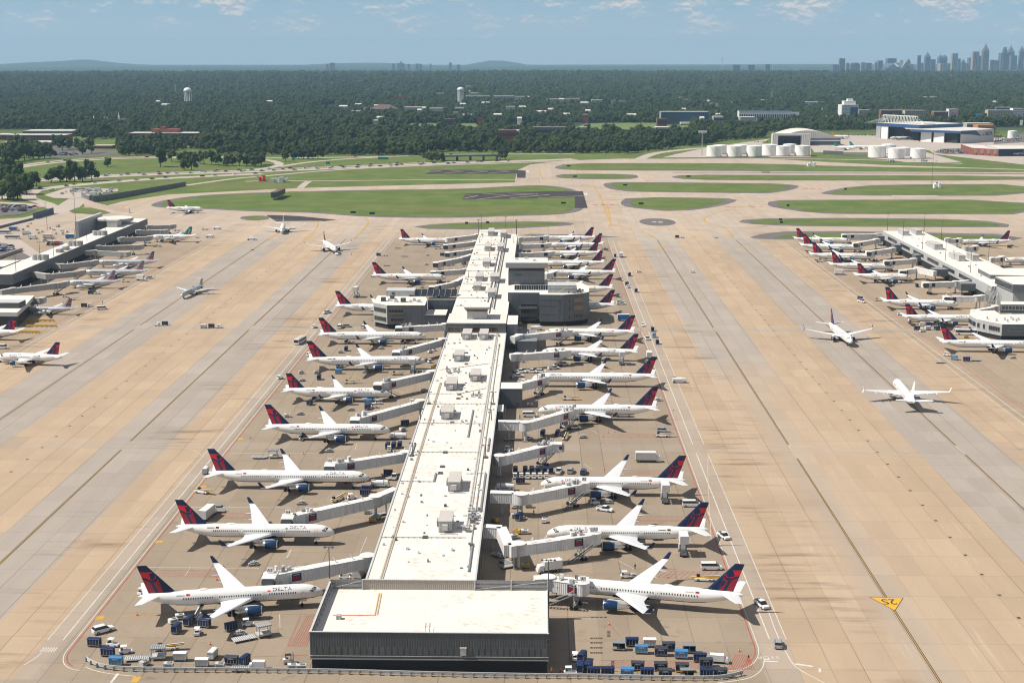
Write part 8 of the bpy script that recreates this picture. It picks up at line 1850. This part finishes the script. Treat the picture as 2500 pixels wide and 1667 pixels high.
wall(curve(gp('A1 735 1412 760 1436 835 1452 1100 1405 1400 1350 1665 1300')), 6.8, 4.4, 'long curved dark grey blast wall beside the far left taxiway', M_CONW)
wall(curve(gp('A1 740 1440 830 1478 980 1520 1165 1545')), 3.6, 4., 'pale wall continuing from the blast wall to the apron', M_PINKC); wall(gp('B1 300 130 480 80'), 5.5, 5.5, 'short blue-grey wall panel beside the airport road', mat('blue_grey_wall', (.10, .13, .17), .7, var=.1)); wall(gp('B1 -60 225 300 135'), 2., 2., 'dark retaining wall along the airport road', M_CONW)
wall(gp('A4 550 1165 730 1172'), 5.5, 5.5, 'brownish fence wall before the airliners at the tanks', M_WALLD); wall(gp('A4 730 1180 1000 1192'), 3., 3., 'low dark wall left of the right tank group', M_CONW); wall(gp('B1 -40 500 200 415'), 2.5, 2.5, 'rail wall at the lower left road', M_PINKC)
o = thing('overpass', (0, 0, 0), 0, 'long low dark green-edged highway overpass before the forest', 'bridge'); a_, c_ = G('A2', 1640, 1040, 6), G('A2', 2240, 1030, 6)
part('deck', o, lambda m: m.box(((a_.x+c_.x)/2, (a_.y+c_.y)/2, 7), ((c_.x-a_.x), 14, 2.2), mat('green_girder', (.10, .14, .12), .7), math.atan2(c_.y-a_.y, c_.x-a_.x)))
for k in range(5): part('pier', o, lambda m: m.box((a_.x+(c_.x-a_.x)*(.1+.2*k), (a_.y+c_.y)/2, 3), (3, 8, 6), M_DGREY))
for t, x, y, w_, lb in (('A2', 1160, 1100, 14, 'wide green direction sign over the highway'), ('A2', 355, 1105, 4, 'small green sign beside the slip road'), ('A2', 665, 1145, 5, 'green sign beside the highway traffic'), ('A1', 1780, 1150, 5, 'grey sign back beside the tree row')):
    p = G(t, x, y); o = thing('road_sign', (p.x, p.y, 0), 0, lb, 'road sign', 'road signs'); part('panel', o, lambda m: m.box((0, 0, 7), (w_, .4, 3.6), mat('sign_green', (.01, .22, .15), .6) if 'green' in lb else M_LGREY)); part('post', o, lambda m: [m.bar((x_, .4, 0), (x_, .4, 8), .4, M_LGREY) for x_ in (-w_*.4, w_*.4)])
# airfield fixtures
for t, x0, x1, y, hgt_, lb, mm in (('A2', 48, 102, 1258, 5, 'red and white chequered equipment hut', M_RED), ('A2', 150, 270, 1270, 4.5, 'row of grey equipment boxes on the airfield', M_LGREY), ('A2', 272, 305, 1268, 4, 'white equipment hut right of the grey boxes', M_TANK), ('A4', 405, 480, 1274, 4, 'pink and white equipment huts on the far grass', M_TANK), ('A4', 1538, 1600, 1468, 4.5, 'white equipment hut with mast on the right grass', M_TANK)):
    a_, c_ = G(t, x0, y), G(t, x1, y); o = thing('equipment_hut', (a_.x, a_.y, 0), 0, lb, 'hut', 'airfield huts'); L_ = c_.x-a_.x
    n = 3; [part('hut_block', o, lambda m: m.box((L_*(k+.5)/n, (k % 2)*3, hgt_*(.5+.08*k)), (L_/n*.85, 6, hgt_*(1+.16*k)), mm if k != 1 else M_TANK)) for k in range(n)]; part('roof_unit', o, lambda m: m.box((L_/2, 1, hgt_+1.4), (2, 2, 1.), M_MGREY))
a_, c_ = G('A2', 175, 1430), G('A2', 262, 1390); o = thing('run_up_barrier', (a_.x, a_.y, 0), 0, 'dark sloping shed with red top on the big left grass', 'barrier')
d = c_-a_; ang = math.atan2(d.y, d.x); part('frame', o, lambda m: [m.bar((d.x*k/8, d.y*k/8, 0), (d.x*k/8, d.y*k/8, 6), .6, M_DGREY) for k in range(9)]); part('screen', o, lambda m: m.box((d.x/2, d.y/2, 5), (d.length, 5, 5), M_DGREY, ang)); part('top', o, lambda m: m.box((d.x/2, d.y/2, 7.6), (d.length, 6, .3), M_BROOF, ang))
p = G('A4', 1522, 1465); mast(p.x, p.y, 40, 'tall thin mast beside the white hut on the right grass', 2, .6)
for i, (t, x, y) in enumerate((('A3', 545, 1128), ('A3', 600, 1223), ('A3', 1620, 1222), ('A3', 1052, 1300), ('A3', 1195, 1467), ('A3', 498, 1462), ('B2', 890, 76), ('B2', 1060, 86), ('B2', 1908, 172), ('B2', 2097, 167), ('B4', 168, 140), ('B4', 175, 165), ('B4', 235, 14), ('A4', 750, 1484))):
    p = G(t, x, y); o = thing('taxiway_sign', (p.x, p.y, 0), 0, 'small dark airfield sign, '+ORD[i+1]+' of those standing on the grass strips', 'airfield sign', 'airfield signs'); part('board', o, lambda m: m.box((0, 0, 1), (5 if i < 8 else 2.5, .6, 1.5), M_BLACK)); part('leg', o, lambda m: m.box((0, 0, .15), (3, .4, .3), M_DGREY))
# ---------------- skyline
GS = 'downtown towers on the horizon'
def tower(t, x0, x1, yt, yb, D, m_, lb, top='flat'):
    lb = lb if len(lb.split()) > 3 else lb+' downtown'
    a_, c_ = AT(t, x0, yb, D), AT(t, x1, yb, D); zt = AT(t, x0, yt, D).z; w_ = c_.x-a_.x; cx_ = (a_.x+c_.x)/2; g0 = hgt(cx_, D)-3
    o = thing('skyscraper' if zt > 160 else 'high_rise', (cx_, D, g0), 0, lb, 'tower', GS); H_ = zt-g0; k = {'spire': .72, 'point': .80, 'twin': .84, 'flat': 1., 'round': .9}[top]
    part('shaft', o, lambda m: m.box((0, w_/2, H_*k/2), (w_, w_, H_*k), m_))
    part('facade_band', o, lambda m: [m.box((w_*(-.36+.24*q), -.4, H_*k*.5), (w_*.1, .8, H_*k*.94), M_GLB) for q in range(4)])
    if top in ('spire', 'point'): part('crown', o, lambda m: m.loft([[(sx*w_*.5*q, w_/2+sy*w_*.5*q, H_*z) for sx, sy in ((-1, -1), (1, -1), (1, 1), (-1, 1))] for q, z in (((1, k), (.8, .78), (.42, .86), (.1, .93), (.02, 1)) if top == 'spire' else ((1, k), (.7, .88), (.3, .94), (.03, 1)))], m_, smooth=False))
    if top == 'twin': part('crown', o, lambda m: [m.loft([[(s*w_*.25+sx*w_*.25*q, w_/2+sy*w_*.5*q, H_*z) for sx, sy in ((-1, -1), (1, -1), (1, 1), (-1, 1))] for q, z in ((1, k), (.7, .93), (.05, 1))], m_, smooth=False) for s in (-1, 1)])
    if top == 'round': part('crown', o, lambda m: m.cyl((0, w_/2, H_*k), (0, w_/2, H_), w_*.45, m_, n=16))
    return o
DS = 12500.
for x0, x1, yt, m_, lb, tp in ((636, 692, 362, M_SKYA, 'low dark slab left of the first lone tower', 'flat'), (697, 745, 306, M_SKYC, 'lone blocky tower left of downtown', 'flat'), (755, 782, 345, M_SKYB_, 'pale narrow block right of the lone tower', 'flat'), (800, 880, 345, M_SKYA, 'rounded dark block left of the stadium', 'round'),
    (890, 925, 340, M_SKYB_, 'pale block between rounded block and pair', 'flat'), (930, 985, 346, M_SKYA, 'bluish block, left of the pair', 'flat'), (1012, 1032, 322, M_SKYB_, 'slim pale tower of the pair', 'point'), (1042, 1085, 325, M_SKYA, 'bluish stepped tower of the pair', 'flat'), (1125, 1205, 305, M_SKYA, 'wide dark slab behind the stadium', 'flat'),
    (1240, 1262, 322, M_SKYB_, 'small pale block above the stadium roof', 'flat'), (1300, 1330, 305, M_SKYA, 'slim antenna block right of the stadium', 'point'), (1395, 1423, 278, M_SKYA, 'plain slim blue downtown tower', 'flat'), (1462, 1510, 238, M_SKYA, 'pointed tower with fine spire, left of centre', 'spire'), (1515, 1555, 314, M_SKYC, 'short dark block right of the pointed tower', 'flat'),
    (1588, 1660, 272, M_SKYA, 'dark tower with twin peaked top', 'twin'), (1703, 1754, 260, M_SKYB_, 'pale tower with open dark crown', 'flat'), (1758, 1780, 308, M_SKYA, 'narrow block beside the pale tower', 'flat'), (1794, 1822, 310, M_SKYA, 'dark low block in the gap', 'point'), (1858, 1930, 300, M_SKYA, 'broad dark block before the beige tower', 'flat'),
    (1887, 1943, 244, M_SKYB_, 'beige flat-topped tower', 'flat'), (1938, 1978, 283, M_SKYA, 'grey-blue block beside the tallest tower', 'flat'), (1978, 2031, 163, M_SKYC, 'tallest brown tower with pyramid spire', 'spire'), (2045, 2075, 318, M_SKYB_, 'low sandy block right of the tallest tower', 'flat'), (2085, 2128, 322, M_SKYB_, 'second low sandy block right of the tallest tower', 'flat'),
    (2140, 2222, 255, M_SKYA, 'massive dark block right of centre', 'flat'), (2158, 2191, 205, M_SKYA, 'cylindrical dark hotel tower', 'round'), (2204, 2258, 180, M_SKYA, 'dark tower with stepped pointed top', 'spire'), (2230, 2286, 280, M_SKYA, 'dark lower block under the stepped tower', 'flat'), (2308, 2345, 193, M_SKYC, 'brown tower with thin chimney at right edge', 'point'),
    (1420, 1470, 345, M_SKYB_, 'row of white low blocks under the pointed tower', 'flat'), (1600, 1690, 350, M_SKYB_, 'white low blocks under the twin peaked tower', 'flat'), (1780, 1850, 348, M_SKYB_, 'white low blocks before the beige tower', 'flat'), (1985, 2030, 310, M_TANK, 'bright white block at the foot of the tallest tower', 'flat')):
    tower('A4', x0, x1, yt, 400, DS+random.Random(x0).uniform(-250, 250), m_, lb, tp)
o = thing('stadium', (0, 0, 0), 0, 'angular grey stadium roof before the downtown towers', 'stadium'); zg = hgt(AT('A4', 1200, 400, 12000).x, 12000)
def f(m):
    P_ = lambda x, y, dy=0: tuple(AT('A4', x, y, 12000+dy))
    for tri_, mm in (((1105, 400, 1130, 350, 1195, 350), M_SKYA), ((1105, 400, 1195, 350, 1240, 378), M_WALLS), ((1140, 400, 1240, 378, 1195, 402), M_WALLS), ((1210, 345, 1290, 340, 1250, 398), M_WALLS), ((1290, 340, 1370, 365, 1340, 400), M_SKYA), ((1290, 340, 1340, 400, 1250, 398), M_WALLS)):
        a_, b_, c_ = P_(*tri_[0:2]), P_(*tri_[2:4], 60), P_(*tri_[4:6]); m.add([a_, b_, c_, (a_[0], 12120, a_[2]), (b_[0], 12180, b_[2]), (c_[0], 12120, c_[2])], [(0, 1, 2), (5, 4, 3), (0, 3, 4, 1), (1, 4, 5, 2), (2, 5, 3, 0)], mm)
    a_, c_ = P_(1108, 396), P_(1368, 396); m.box(((a_[0]+c_[0])/2, 12070, 25), (c_[0]-a_[0], 100, a_[2]+20), M_SKYA)
part('roof', o, f)
for i, (x0, x1, yt) in enumerate(((650, 668, 208), (680, 722, 198), (1240, 1262, 205), (1285, 1310, 200), (1314, 1326, 186), (1330, 1350, 203), (1378, 1400, 208), (1450, 1478, 205), (1485, 1508, 208), (1582, 1592, 205), (1752, 1774, 196), (1820, 1850, 215))):
    tower('A2', x0, x1, yt, 232, 14500., M_SKYA if i % 3 else M_SKYB_, 'hazy distant block, '+ORD[i+1]+' from the left of the far suburb skyline')
for i, (x0, x1, yt) in enumerate(((2020, 2085, 215), (2155, 2215, 218), (2310, 2352, 212))): tower('A3', x0, x1, yt, 248, 11800., M_SKYA, 'dark squat block, '+ORD[i+1]+' of three left of downtown')
# ---------------- trees
fm, b, bs = newmat('foliage')
oi = b.n('ShaderNodeObjectInfo'); P = b.n('ShaderNodeNewGeometry').outputs['Position']; tc = b.n('ShaderNodeTexCoord').outputs['Object']
c = b.mix(oi.outputs['Random'], (.014, .038, .014), (.070, .098, .028)); c = b.mix(b.m('MULTIPLY', b.ss(b.noise(P, .006, 3), .42, .62), .7), c, (.075, .10, .035)); c = b.mix(b.m('MULTIPLY', b.ss(b.noise(b.vec(P, 1, 1, 1, 900), .011, 2), .5, .65), .6), c, (.012, .032, .016)); c = b.mix(b.m('MULTIPLY', b.noise(tc, .9, 3), .5), c, (.06, .095, .03))
b.put(bs.inputs['Base Color'], c); bs.inputs['Roughness'].default_value = .75; bs.inputs['Specular IOR Level'].default_value = .15
def tree_meshes(seed, W_=4.8, Hc=12., leaves=520):
    r = random.Random(seed); m = MB(); lobes = [(0, 0, Hc*.6, W_*.66)]
    for k in range(8): a = r.uniform(0, 6.28); q = r.uniform(.35, .62)*W_; lobes.append((q*math.cos(a), q*math.sin(a), Hc*r.uniform(.28, .82), W_*r.uniform(.34, .52)))
    for lx, ly, lz, lr in lobes:   # inner mass of each lobe
        rg = []
        for j in range(5):
            th = math.pi*(j+.5)/5; rg.append([(lx+lr*.72*math.sin(th)*math.cos(2*math.pi*k/7)*r.uniform(.85, 1.15), ly+lr*.72*math.sin(th)*math.sin(2*math.pi*k/7)*r.uniform(.85, 1.15), lz+lr*.72*math.cos(th)) for k in range(7)])
        m.loft(rg, fm, smooth=False)
    for k in range(leaves):
        lx, ly, lz, lr = r.choice(lobes); v = Vector((r.gauss(0, 1), r.gauss(0, 1), r.gauss(0, 1)+.2)).normalized()*lr*r.uniform(.75, 1.1); c_ = Vector((lx, ly, lz))+v
        n = (v.normalized()+Vector((r.uniform(-.3, .3), r.uniform(-.3, .3), r.uniform(-.2, .4)))).normalized(); a_ = n.orthogonal().normalized(); a_.rotate(Matrix.Rotation(r.uniform(0, 6.28), 3, n)); b_ = n.cross(a_); s = r.uniform(.4, .85)
        m.add([c_+a_*s, c_+b_*s*.8, c_-a_*s, c_-b_*s*.8], [(0, 1, 2, 3)], fm)
    t = MB(); t.cyl((0, 0, 0), (0, 0, Hc*.55), .35, M_BARK, r1=.18, n=7)
    for k in range(4): a = k*1.6+.3; t.cyl((0, 0, Hc*.3+k*.4), (W_*.4*math.cos(a), W_*.4*math.sin(a), Hc*.6), .14, M_BARK, r1=.06, n=5)
    return m, t
TP = []
for k in range(5):
    m, t = tree_meshes(40+k, 4.4+.35*k, 11.+.9*k); TP.append((m.mesh('tree_crown'), t.mesh('tree_trunk')))
NT = 0
def tree(x, y, s, lb, grp, k=None, z=0.):
    global NT
    k = R.randrange(5) if k is None else k; NT += 1
    o = mkobj('tree', None, None, (x, y, z), R.uniform(0, 6.28), lb, 'tree', grp); o.scale = (s, s, s*R.uniform(.9, 1.12))
    mkobj('crown', TP[k][0], o); mkobj('trunk', TP[k][1], o); return o
def trow(t, pts, s, lb, grp):
    for i in range(0, len(pts), 2): p = G(t, pts[i], pts[i+1]); tree(p.x, p.y, s*R.uniform(1.25, 1.7), lb, grp)
trow('A1', (460, 1270, 540, 1266, 600, 1268, 672, 1266, 740, 1262, 825, 1256), 1.25, 'round tree in the clump between the highway and the airport road', 'clump of round trees at the left highway')
trow('A1', (965, 1132), 1., 'single round tree on the grass inside the left highway loop', None); trow('A1', (330, 1308), 1.05, 'single tree beside the airport road sign at left', None); trow('A1', (1440, 1130), 1.4, 'large dark tree at the left end of the tree row on the highway grass', None)
trow('A1', (1660, 1160, 1720, 1162, 1540, 1085, 1620, 1090, 1690, 1095, 1760, 1105, 1830, 1110, 1900, 1112, 1965, 1120, 2030, 1125, 2090, 1118, 2150, 1125, 2215, 1122, 2280, 1128, 2340, 1120), 1.0, 'small tree in the long row on the highway grass', 'row of small trees on the highway grass')
trow('A2', (15, 1130, 65, 1112, 285, 1082, 360, 1060, 400, 1062, 445, 1060, 490, 1062, 530, 1060, 575, 1062), .95, 'small tree near the slip road loop', 'trees at the slip road loop'); trow('A2', (1545, 1085, 1590, 1088, 1640, 1088, 1680, 1082, 2210, 1070, 2255, 1062), .9, 'tree at an end of the overpass', 'trees at the overpass')
trow('A1', (15, 1290, 60, 1320, 100, 1270, 150, 1300, 200, 1330, 245, 1330, 40, 1370, 110, 1360, 180, 1375, 240, 1378, 20, 1240, 80, 1230, 20, 1420, 70, 1430, 120, 1432, 160, 1425), 1.3, 'tree in the dense clump at the left edge beside the road', 'dense tree clump at the left edge')
trow('A1', (20, 1090, 70, 1100, 120, 1085, 170, 1080, 220, 1070, 260, 1060, 300, 1060, 350, 1062, 400, 1058, 450, 1055, 130, 1050, 200, 1035, 280, 1030, 340, 1035, 60, 1060, 560, 985, 620, 975, 700, 970, 740, 1020, 820, 1010, 520, 960), 1.25, 'tree between the car park and the highway at far left', 'trees between car park and highway')
FRONT = [(-60, 317), (190, 317), (200, 340), (288, 340), (292, 381), (385, 381), (392, 372), (430, 372), (436, 366), (528, 366), (534, 379), (1030, 381), (1040, 372), (1240, 372), (1250, 375), (1550, 375), (1592, 368), (1722, 355), (1760, 344), (1862, 338), (1870, 322), (2125, 318), (2150, 312), (2570, 310)]
def vfront(u):
    for (a_, va), (c_, vc) in zip(FRONT, FRONT[1:]):
        if a_ <= u <= c_: return va+(vc-va)*(u-a_)/(c_-a_)
    return 300
pts_f = []; y = 1880.
rf = random.Random(99)
while y < 11200:
    sp_ = min(19, 10.5*max(1., y/3400.)**.95)
    x = -.40*y+rf.uniform(0, sp_)
    while x < .42*y:
        px, py = x+rf.uniform(-.4, .4)*sp_, y+rf.uniform(-.45, .45)*sp_; u, v = PX((px, py, 0))
        if -70 < u < 2570 and v < vfront(u):
            ok = not any(a_ < u < c_ and y0 < py < y1 for a_, c_, y0, y1 in CLEAR)
            if ok and py > 2200 and vnoise(px/75, py/130, 11)+.12*vnoise(px/600, py/900, 2) > .88: ok = False
            if ok: pts_f.append((px, py, hgt(px, py)-.5, sp_/11.5*rf.choice((.7, .9, 1., 1.2, 1.6))*(.75+.4*vnoise(px/80, py/80, 4)) if y > 3100 else rf.choice((.6, .8, 1., 1.2, 1.55))*rf.uniform(.8, 1.1)*(.75+.45*vnoise(px/60, py/60, 4))))
        x += sp_
    y += sp_*.95
pts_f.sort(key=lambda p: p[1])
left = max(0, 296-NT)
for px, py, pz, s in pts_f[:left]: tree(px, py, s, 'tree along the near edge of the forest', 'trees along the near forest edge')
rest = pts_f[left:]
print('trees', NT, 'forest points', len(rest))
me = bpy.data.meshes.new('forest'); me.from_pydata([p[:3] for p in rest], [], [])
at = me.attributes.new('scl', 'FLOAT', 'POINT'); at.data.foreach_set('value', [p[3] for p in rest])
fo = bpy.data.objects.new('forest', me); COL.objects.link(fo); tag(fo, 'continuous dark green forest stretching from the airfield to the horizon', 'forest', None, 'stuff')
gc = bpy.data.collections.new('crown_shapes')
for k in range(5): oo = bpy.data.objects.new('crown_shape', TP[k][0]); gc.objects.link(oo)
ng = bpy.data.node_groups.new('forest_nodes', 'GeometryNodeTree'); ng.interface.new_socket('Geometry', in_out='INPUT', socket_type='NodeSocketGeometry'); ng.interface.new_socket('Geometry', in_out='OUTPUT', socket_type='NodeSocketGeometry')
N_ = ng.nodes; gi, go = N_.new('NodeGroupInput'), N_.new('NodeGroupOutput'); ip = N_.new('GeometryNodeInstanceOnPoints'); ci = N_.new('GeometryNodeCollectionInfo'); ci.inputs[0].default_value = gc; ci.inputs['Separate Children'].default_value = True
na = N_.new('GeometryNodeInputNamedAttribute'); na.data_type = 'FLOAT'; na.inputs[0].default_value = 'scl'; rv = N_.new('FunctionNodeRandomValue'); rv.data_type = 'FLOAT_VECTOR'; rv.inputs[1].default_value = (0, 0, 6.28); rv.inputs[0].default_value = (0, 0, 0)
ri = N_.new('FunctionNodeRandomValue'); ri.data_type = 'INT'; ri.inputs[4].default_value = 0; ri.inputs[5].default_value = 4; lk = ng.links.new
lk(gi.outputs[0], ip.inputs['Points']); lk(ci.outputs[0], ip.inputs['Instance']); ip.inputs['Pick Instance'].default_value = True; lk(ri.outputs[2], ip.inputs['Instance Index']); lk(rv.outputs[0], ip.inputs['Rotation']); lk(na.outputs[0], ip.inputs['Scale']); lk(ip.outputs[0], go.inputs[0])
fo.modifiers.new('scatter', 'NODES').node_group = ng
# ---------------- cars on roads and in car parks
def smallcar(m_, big=False):
    m = MB(); k = 1.15 if big else 1.; hull(m, [(-2.3*k, .85, .3, .95*k, .8), (2.3*k, .85, .3, .8*k, .78)], m_); hull(m, [(-1.8, .8, .95, 1., .75), (-1.2, .8, .9, 1.5*k, .65), (.3, .8, .9, 1.5*k, .65), (1.2, .8, .85, .9, .75)], M_GLASS); hull(m, [(-1.2, .64, 1.48*k, 1.54*k, .6), (.3, .64, 1.48*k, 1.54*k, .6)], m_); return m.mesh('car')
CM = [smallcar(c_) for c_ in M_CARS]; CN = ['silver', 'white', 'black', 'grey', 'red', 'blue', 'tan']
def scar(x, y, a, where, grp, s=1.15):
    k = rr.choice([0, 0, 1, 1, 1, 2, 2, 3, 3, 4, 5, 6]); o = mkobj('car', CM[k], None, (x, y, .1), a, CN[k]+' car '+where, 'car', grp); o.scale = (s,)*3
for s_, n, off_, wh in (('A1 290 1258 900 1218 1500 1195 2352 1172 | A2 300 1160 800 1142 1500 1108 2300 1082', 44, 9, 'driving on the main highway'), ('A1 400 1238 870 1208 1500 1183 2352 1158 | A2 300 1147 800 1128 1500 1094', 22, 3, 'driving on the far carriageway of the highway'), ('A1 150 1370 330 1335 600 1300 1200 1250 1700 1222 2352 1192', 14, 6, 'driving on the airport road'), ('A1 0 1160 400 1092 900 1056 1420 1044', 6, 3, 'driving on the upper highway'), ('A2 800 1046 1500 1028 2200 1016 | A3 600 1012', 6, 2, 'driving on the road before the forest'), ('B1 0 80 100 60 300 20 | A1 380 1490', 5, 3, 'driving on the airport loop road')):
    P_ = curve(gp(s_)); seg = [math.dist(a_, c_) for a_, c_ in zip(P_, P_[1:])]; T_ = sum(seg)
    for i in range(n):
        t = T_*(i+rr.uniform(.1, .9))/n; j = 0
        while t > seg[j]: t -= seg[j]; j += 1
        a_, c_ = P_[j], P_[j+1]; q = lerp2(a_, c_, t/seg[j]); an = math.atan2(c_[1]-a_[1], c_[0]-a_[0]); o_ = rr.uniform(-off_, off_); scar(q[0]-math.sin(an)*o_, q[1]+math.cos(an)*o_, an, wh, 'cars driving on the roads', 1.3)
for t, x0, y0, x1, y1, nx, ny, wh in (('A1', 390, 1003, 700, 1035, 14, 3, 'parked in the far left car park'), ('A1', 10, 965, 450, 992, 16, 2, 'parked at the left edge car park'), ('A1', 20, 1482, 230, 1535, 13, 5, 'parked in the lower left car park'), ('B1', -10, 370, 120, 430, 5, 3, 'parked at the left edge below the concourse'), ('A4', 1590, 1125, 1860, 1160, 12, 3, 'parked beside the brick and navy block'), ('A4', 2090, 1000, 2330, 1055, 12, 4, 'parked behind the lettered hangar'), ('A4', 700, 990, 1000, 1005, 10, 1, 'parked left of the large hangar'), ('A3', 2200, 905, 2330, 915, 7, 1, 'parked behind the tank farm'), ('B1', 430, 345, 560, 370, 6, 2, 'parked beside the left concourse')):
    for i in range(nx):
        for j in range(ny):
            if rr.random() < .12: continue
            p = G(t, x0+(x1-x0)*(i+rr.uniform(.3, .7))/nx, y0+(y1-y0)*(j+.5)/max(1, ny)); scar(p.x, p.y, rr.choice([1.57, 1.4]), wh, 'cars '+wh, 1.25)
yd = random.Random(6)
for i in range(46):   # white vehicles and huts in the depot yard and the tank farm
    if i < 32: p = G('A1', yd.uniform(450, 1000), yd.uniform(1335, 1395)); wh = 'in the white vehicle depot inside the blast wall'
    else: p = G('A4', yd.uniform(1150, 1600), yd.uniform(1222, 1238)); wh = 'on the ground before the right tank group'
    if i >= 32: p.y -= 0
    PR[yd.choice(['box', 'van', 'gpu', 'pickup'])].put((p.x, p.y, 0), yd.choice([0, 1.57, .3]), 'white depot vehicle '+wh, 1.25 if i < 32 else 1., group='white vehicles '+wh)
for i, (x, y) in enumerate(((205, 230), (250, 200), (270, 175), (330, 230), (350, 260), (480, 230), (520, 200), (560, 240), (600, 250), (450, 215), (500, 265), (400, 330), (380, 250), (560, 265))): p = G('B1', x, y); PR[yd.choice(['gpu', 'pickup', 'tug', 'cartw', 'gpug'])].put((p.x, p.y, 0), yd.uniform(0, 3), 'ramp vehicle in the yard left of the left concourse', group='vehicles in the left yard')
# ---------------- haze
hz = MB(); hz.box((0, 12700, 195), (25000, 26000, 470), M_BLACK); ho = hz.obj('haze', kind='stuff'); tag(ho, 'thin blue summer haze over the whole airfield and town', 'haze')
hm_ = bpy.data.materials.new('haze_air'); hm_.use_nodes = True; nt = hm_.node_tree; nt.nodes.remove(nt.nodes['Principled BSDF']); pv = nt.nodes.new('ShaderNodeVolumePrincipled'); pv.inputs['Color'].default_value = (.47, .76, 1., 1); pv.inputs['Density'].default_value = HAZE; pv.inputs['Anisotropy'].default_value = .0
nt.links.new(pv.outputs[0], [n for n in nt.nodes if n.type == 'OUTPUT_MATERIAL'][0].inputs['Volume']); ho.data.materials.clear(); ho.data.materials.append(hm_)
# ------------------------------------------------------------------ clean-up
for p_ in list(NEG_AC.values())+list(PR.values()): p_.drop()
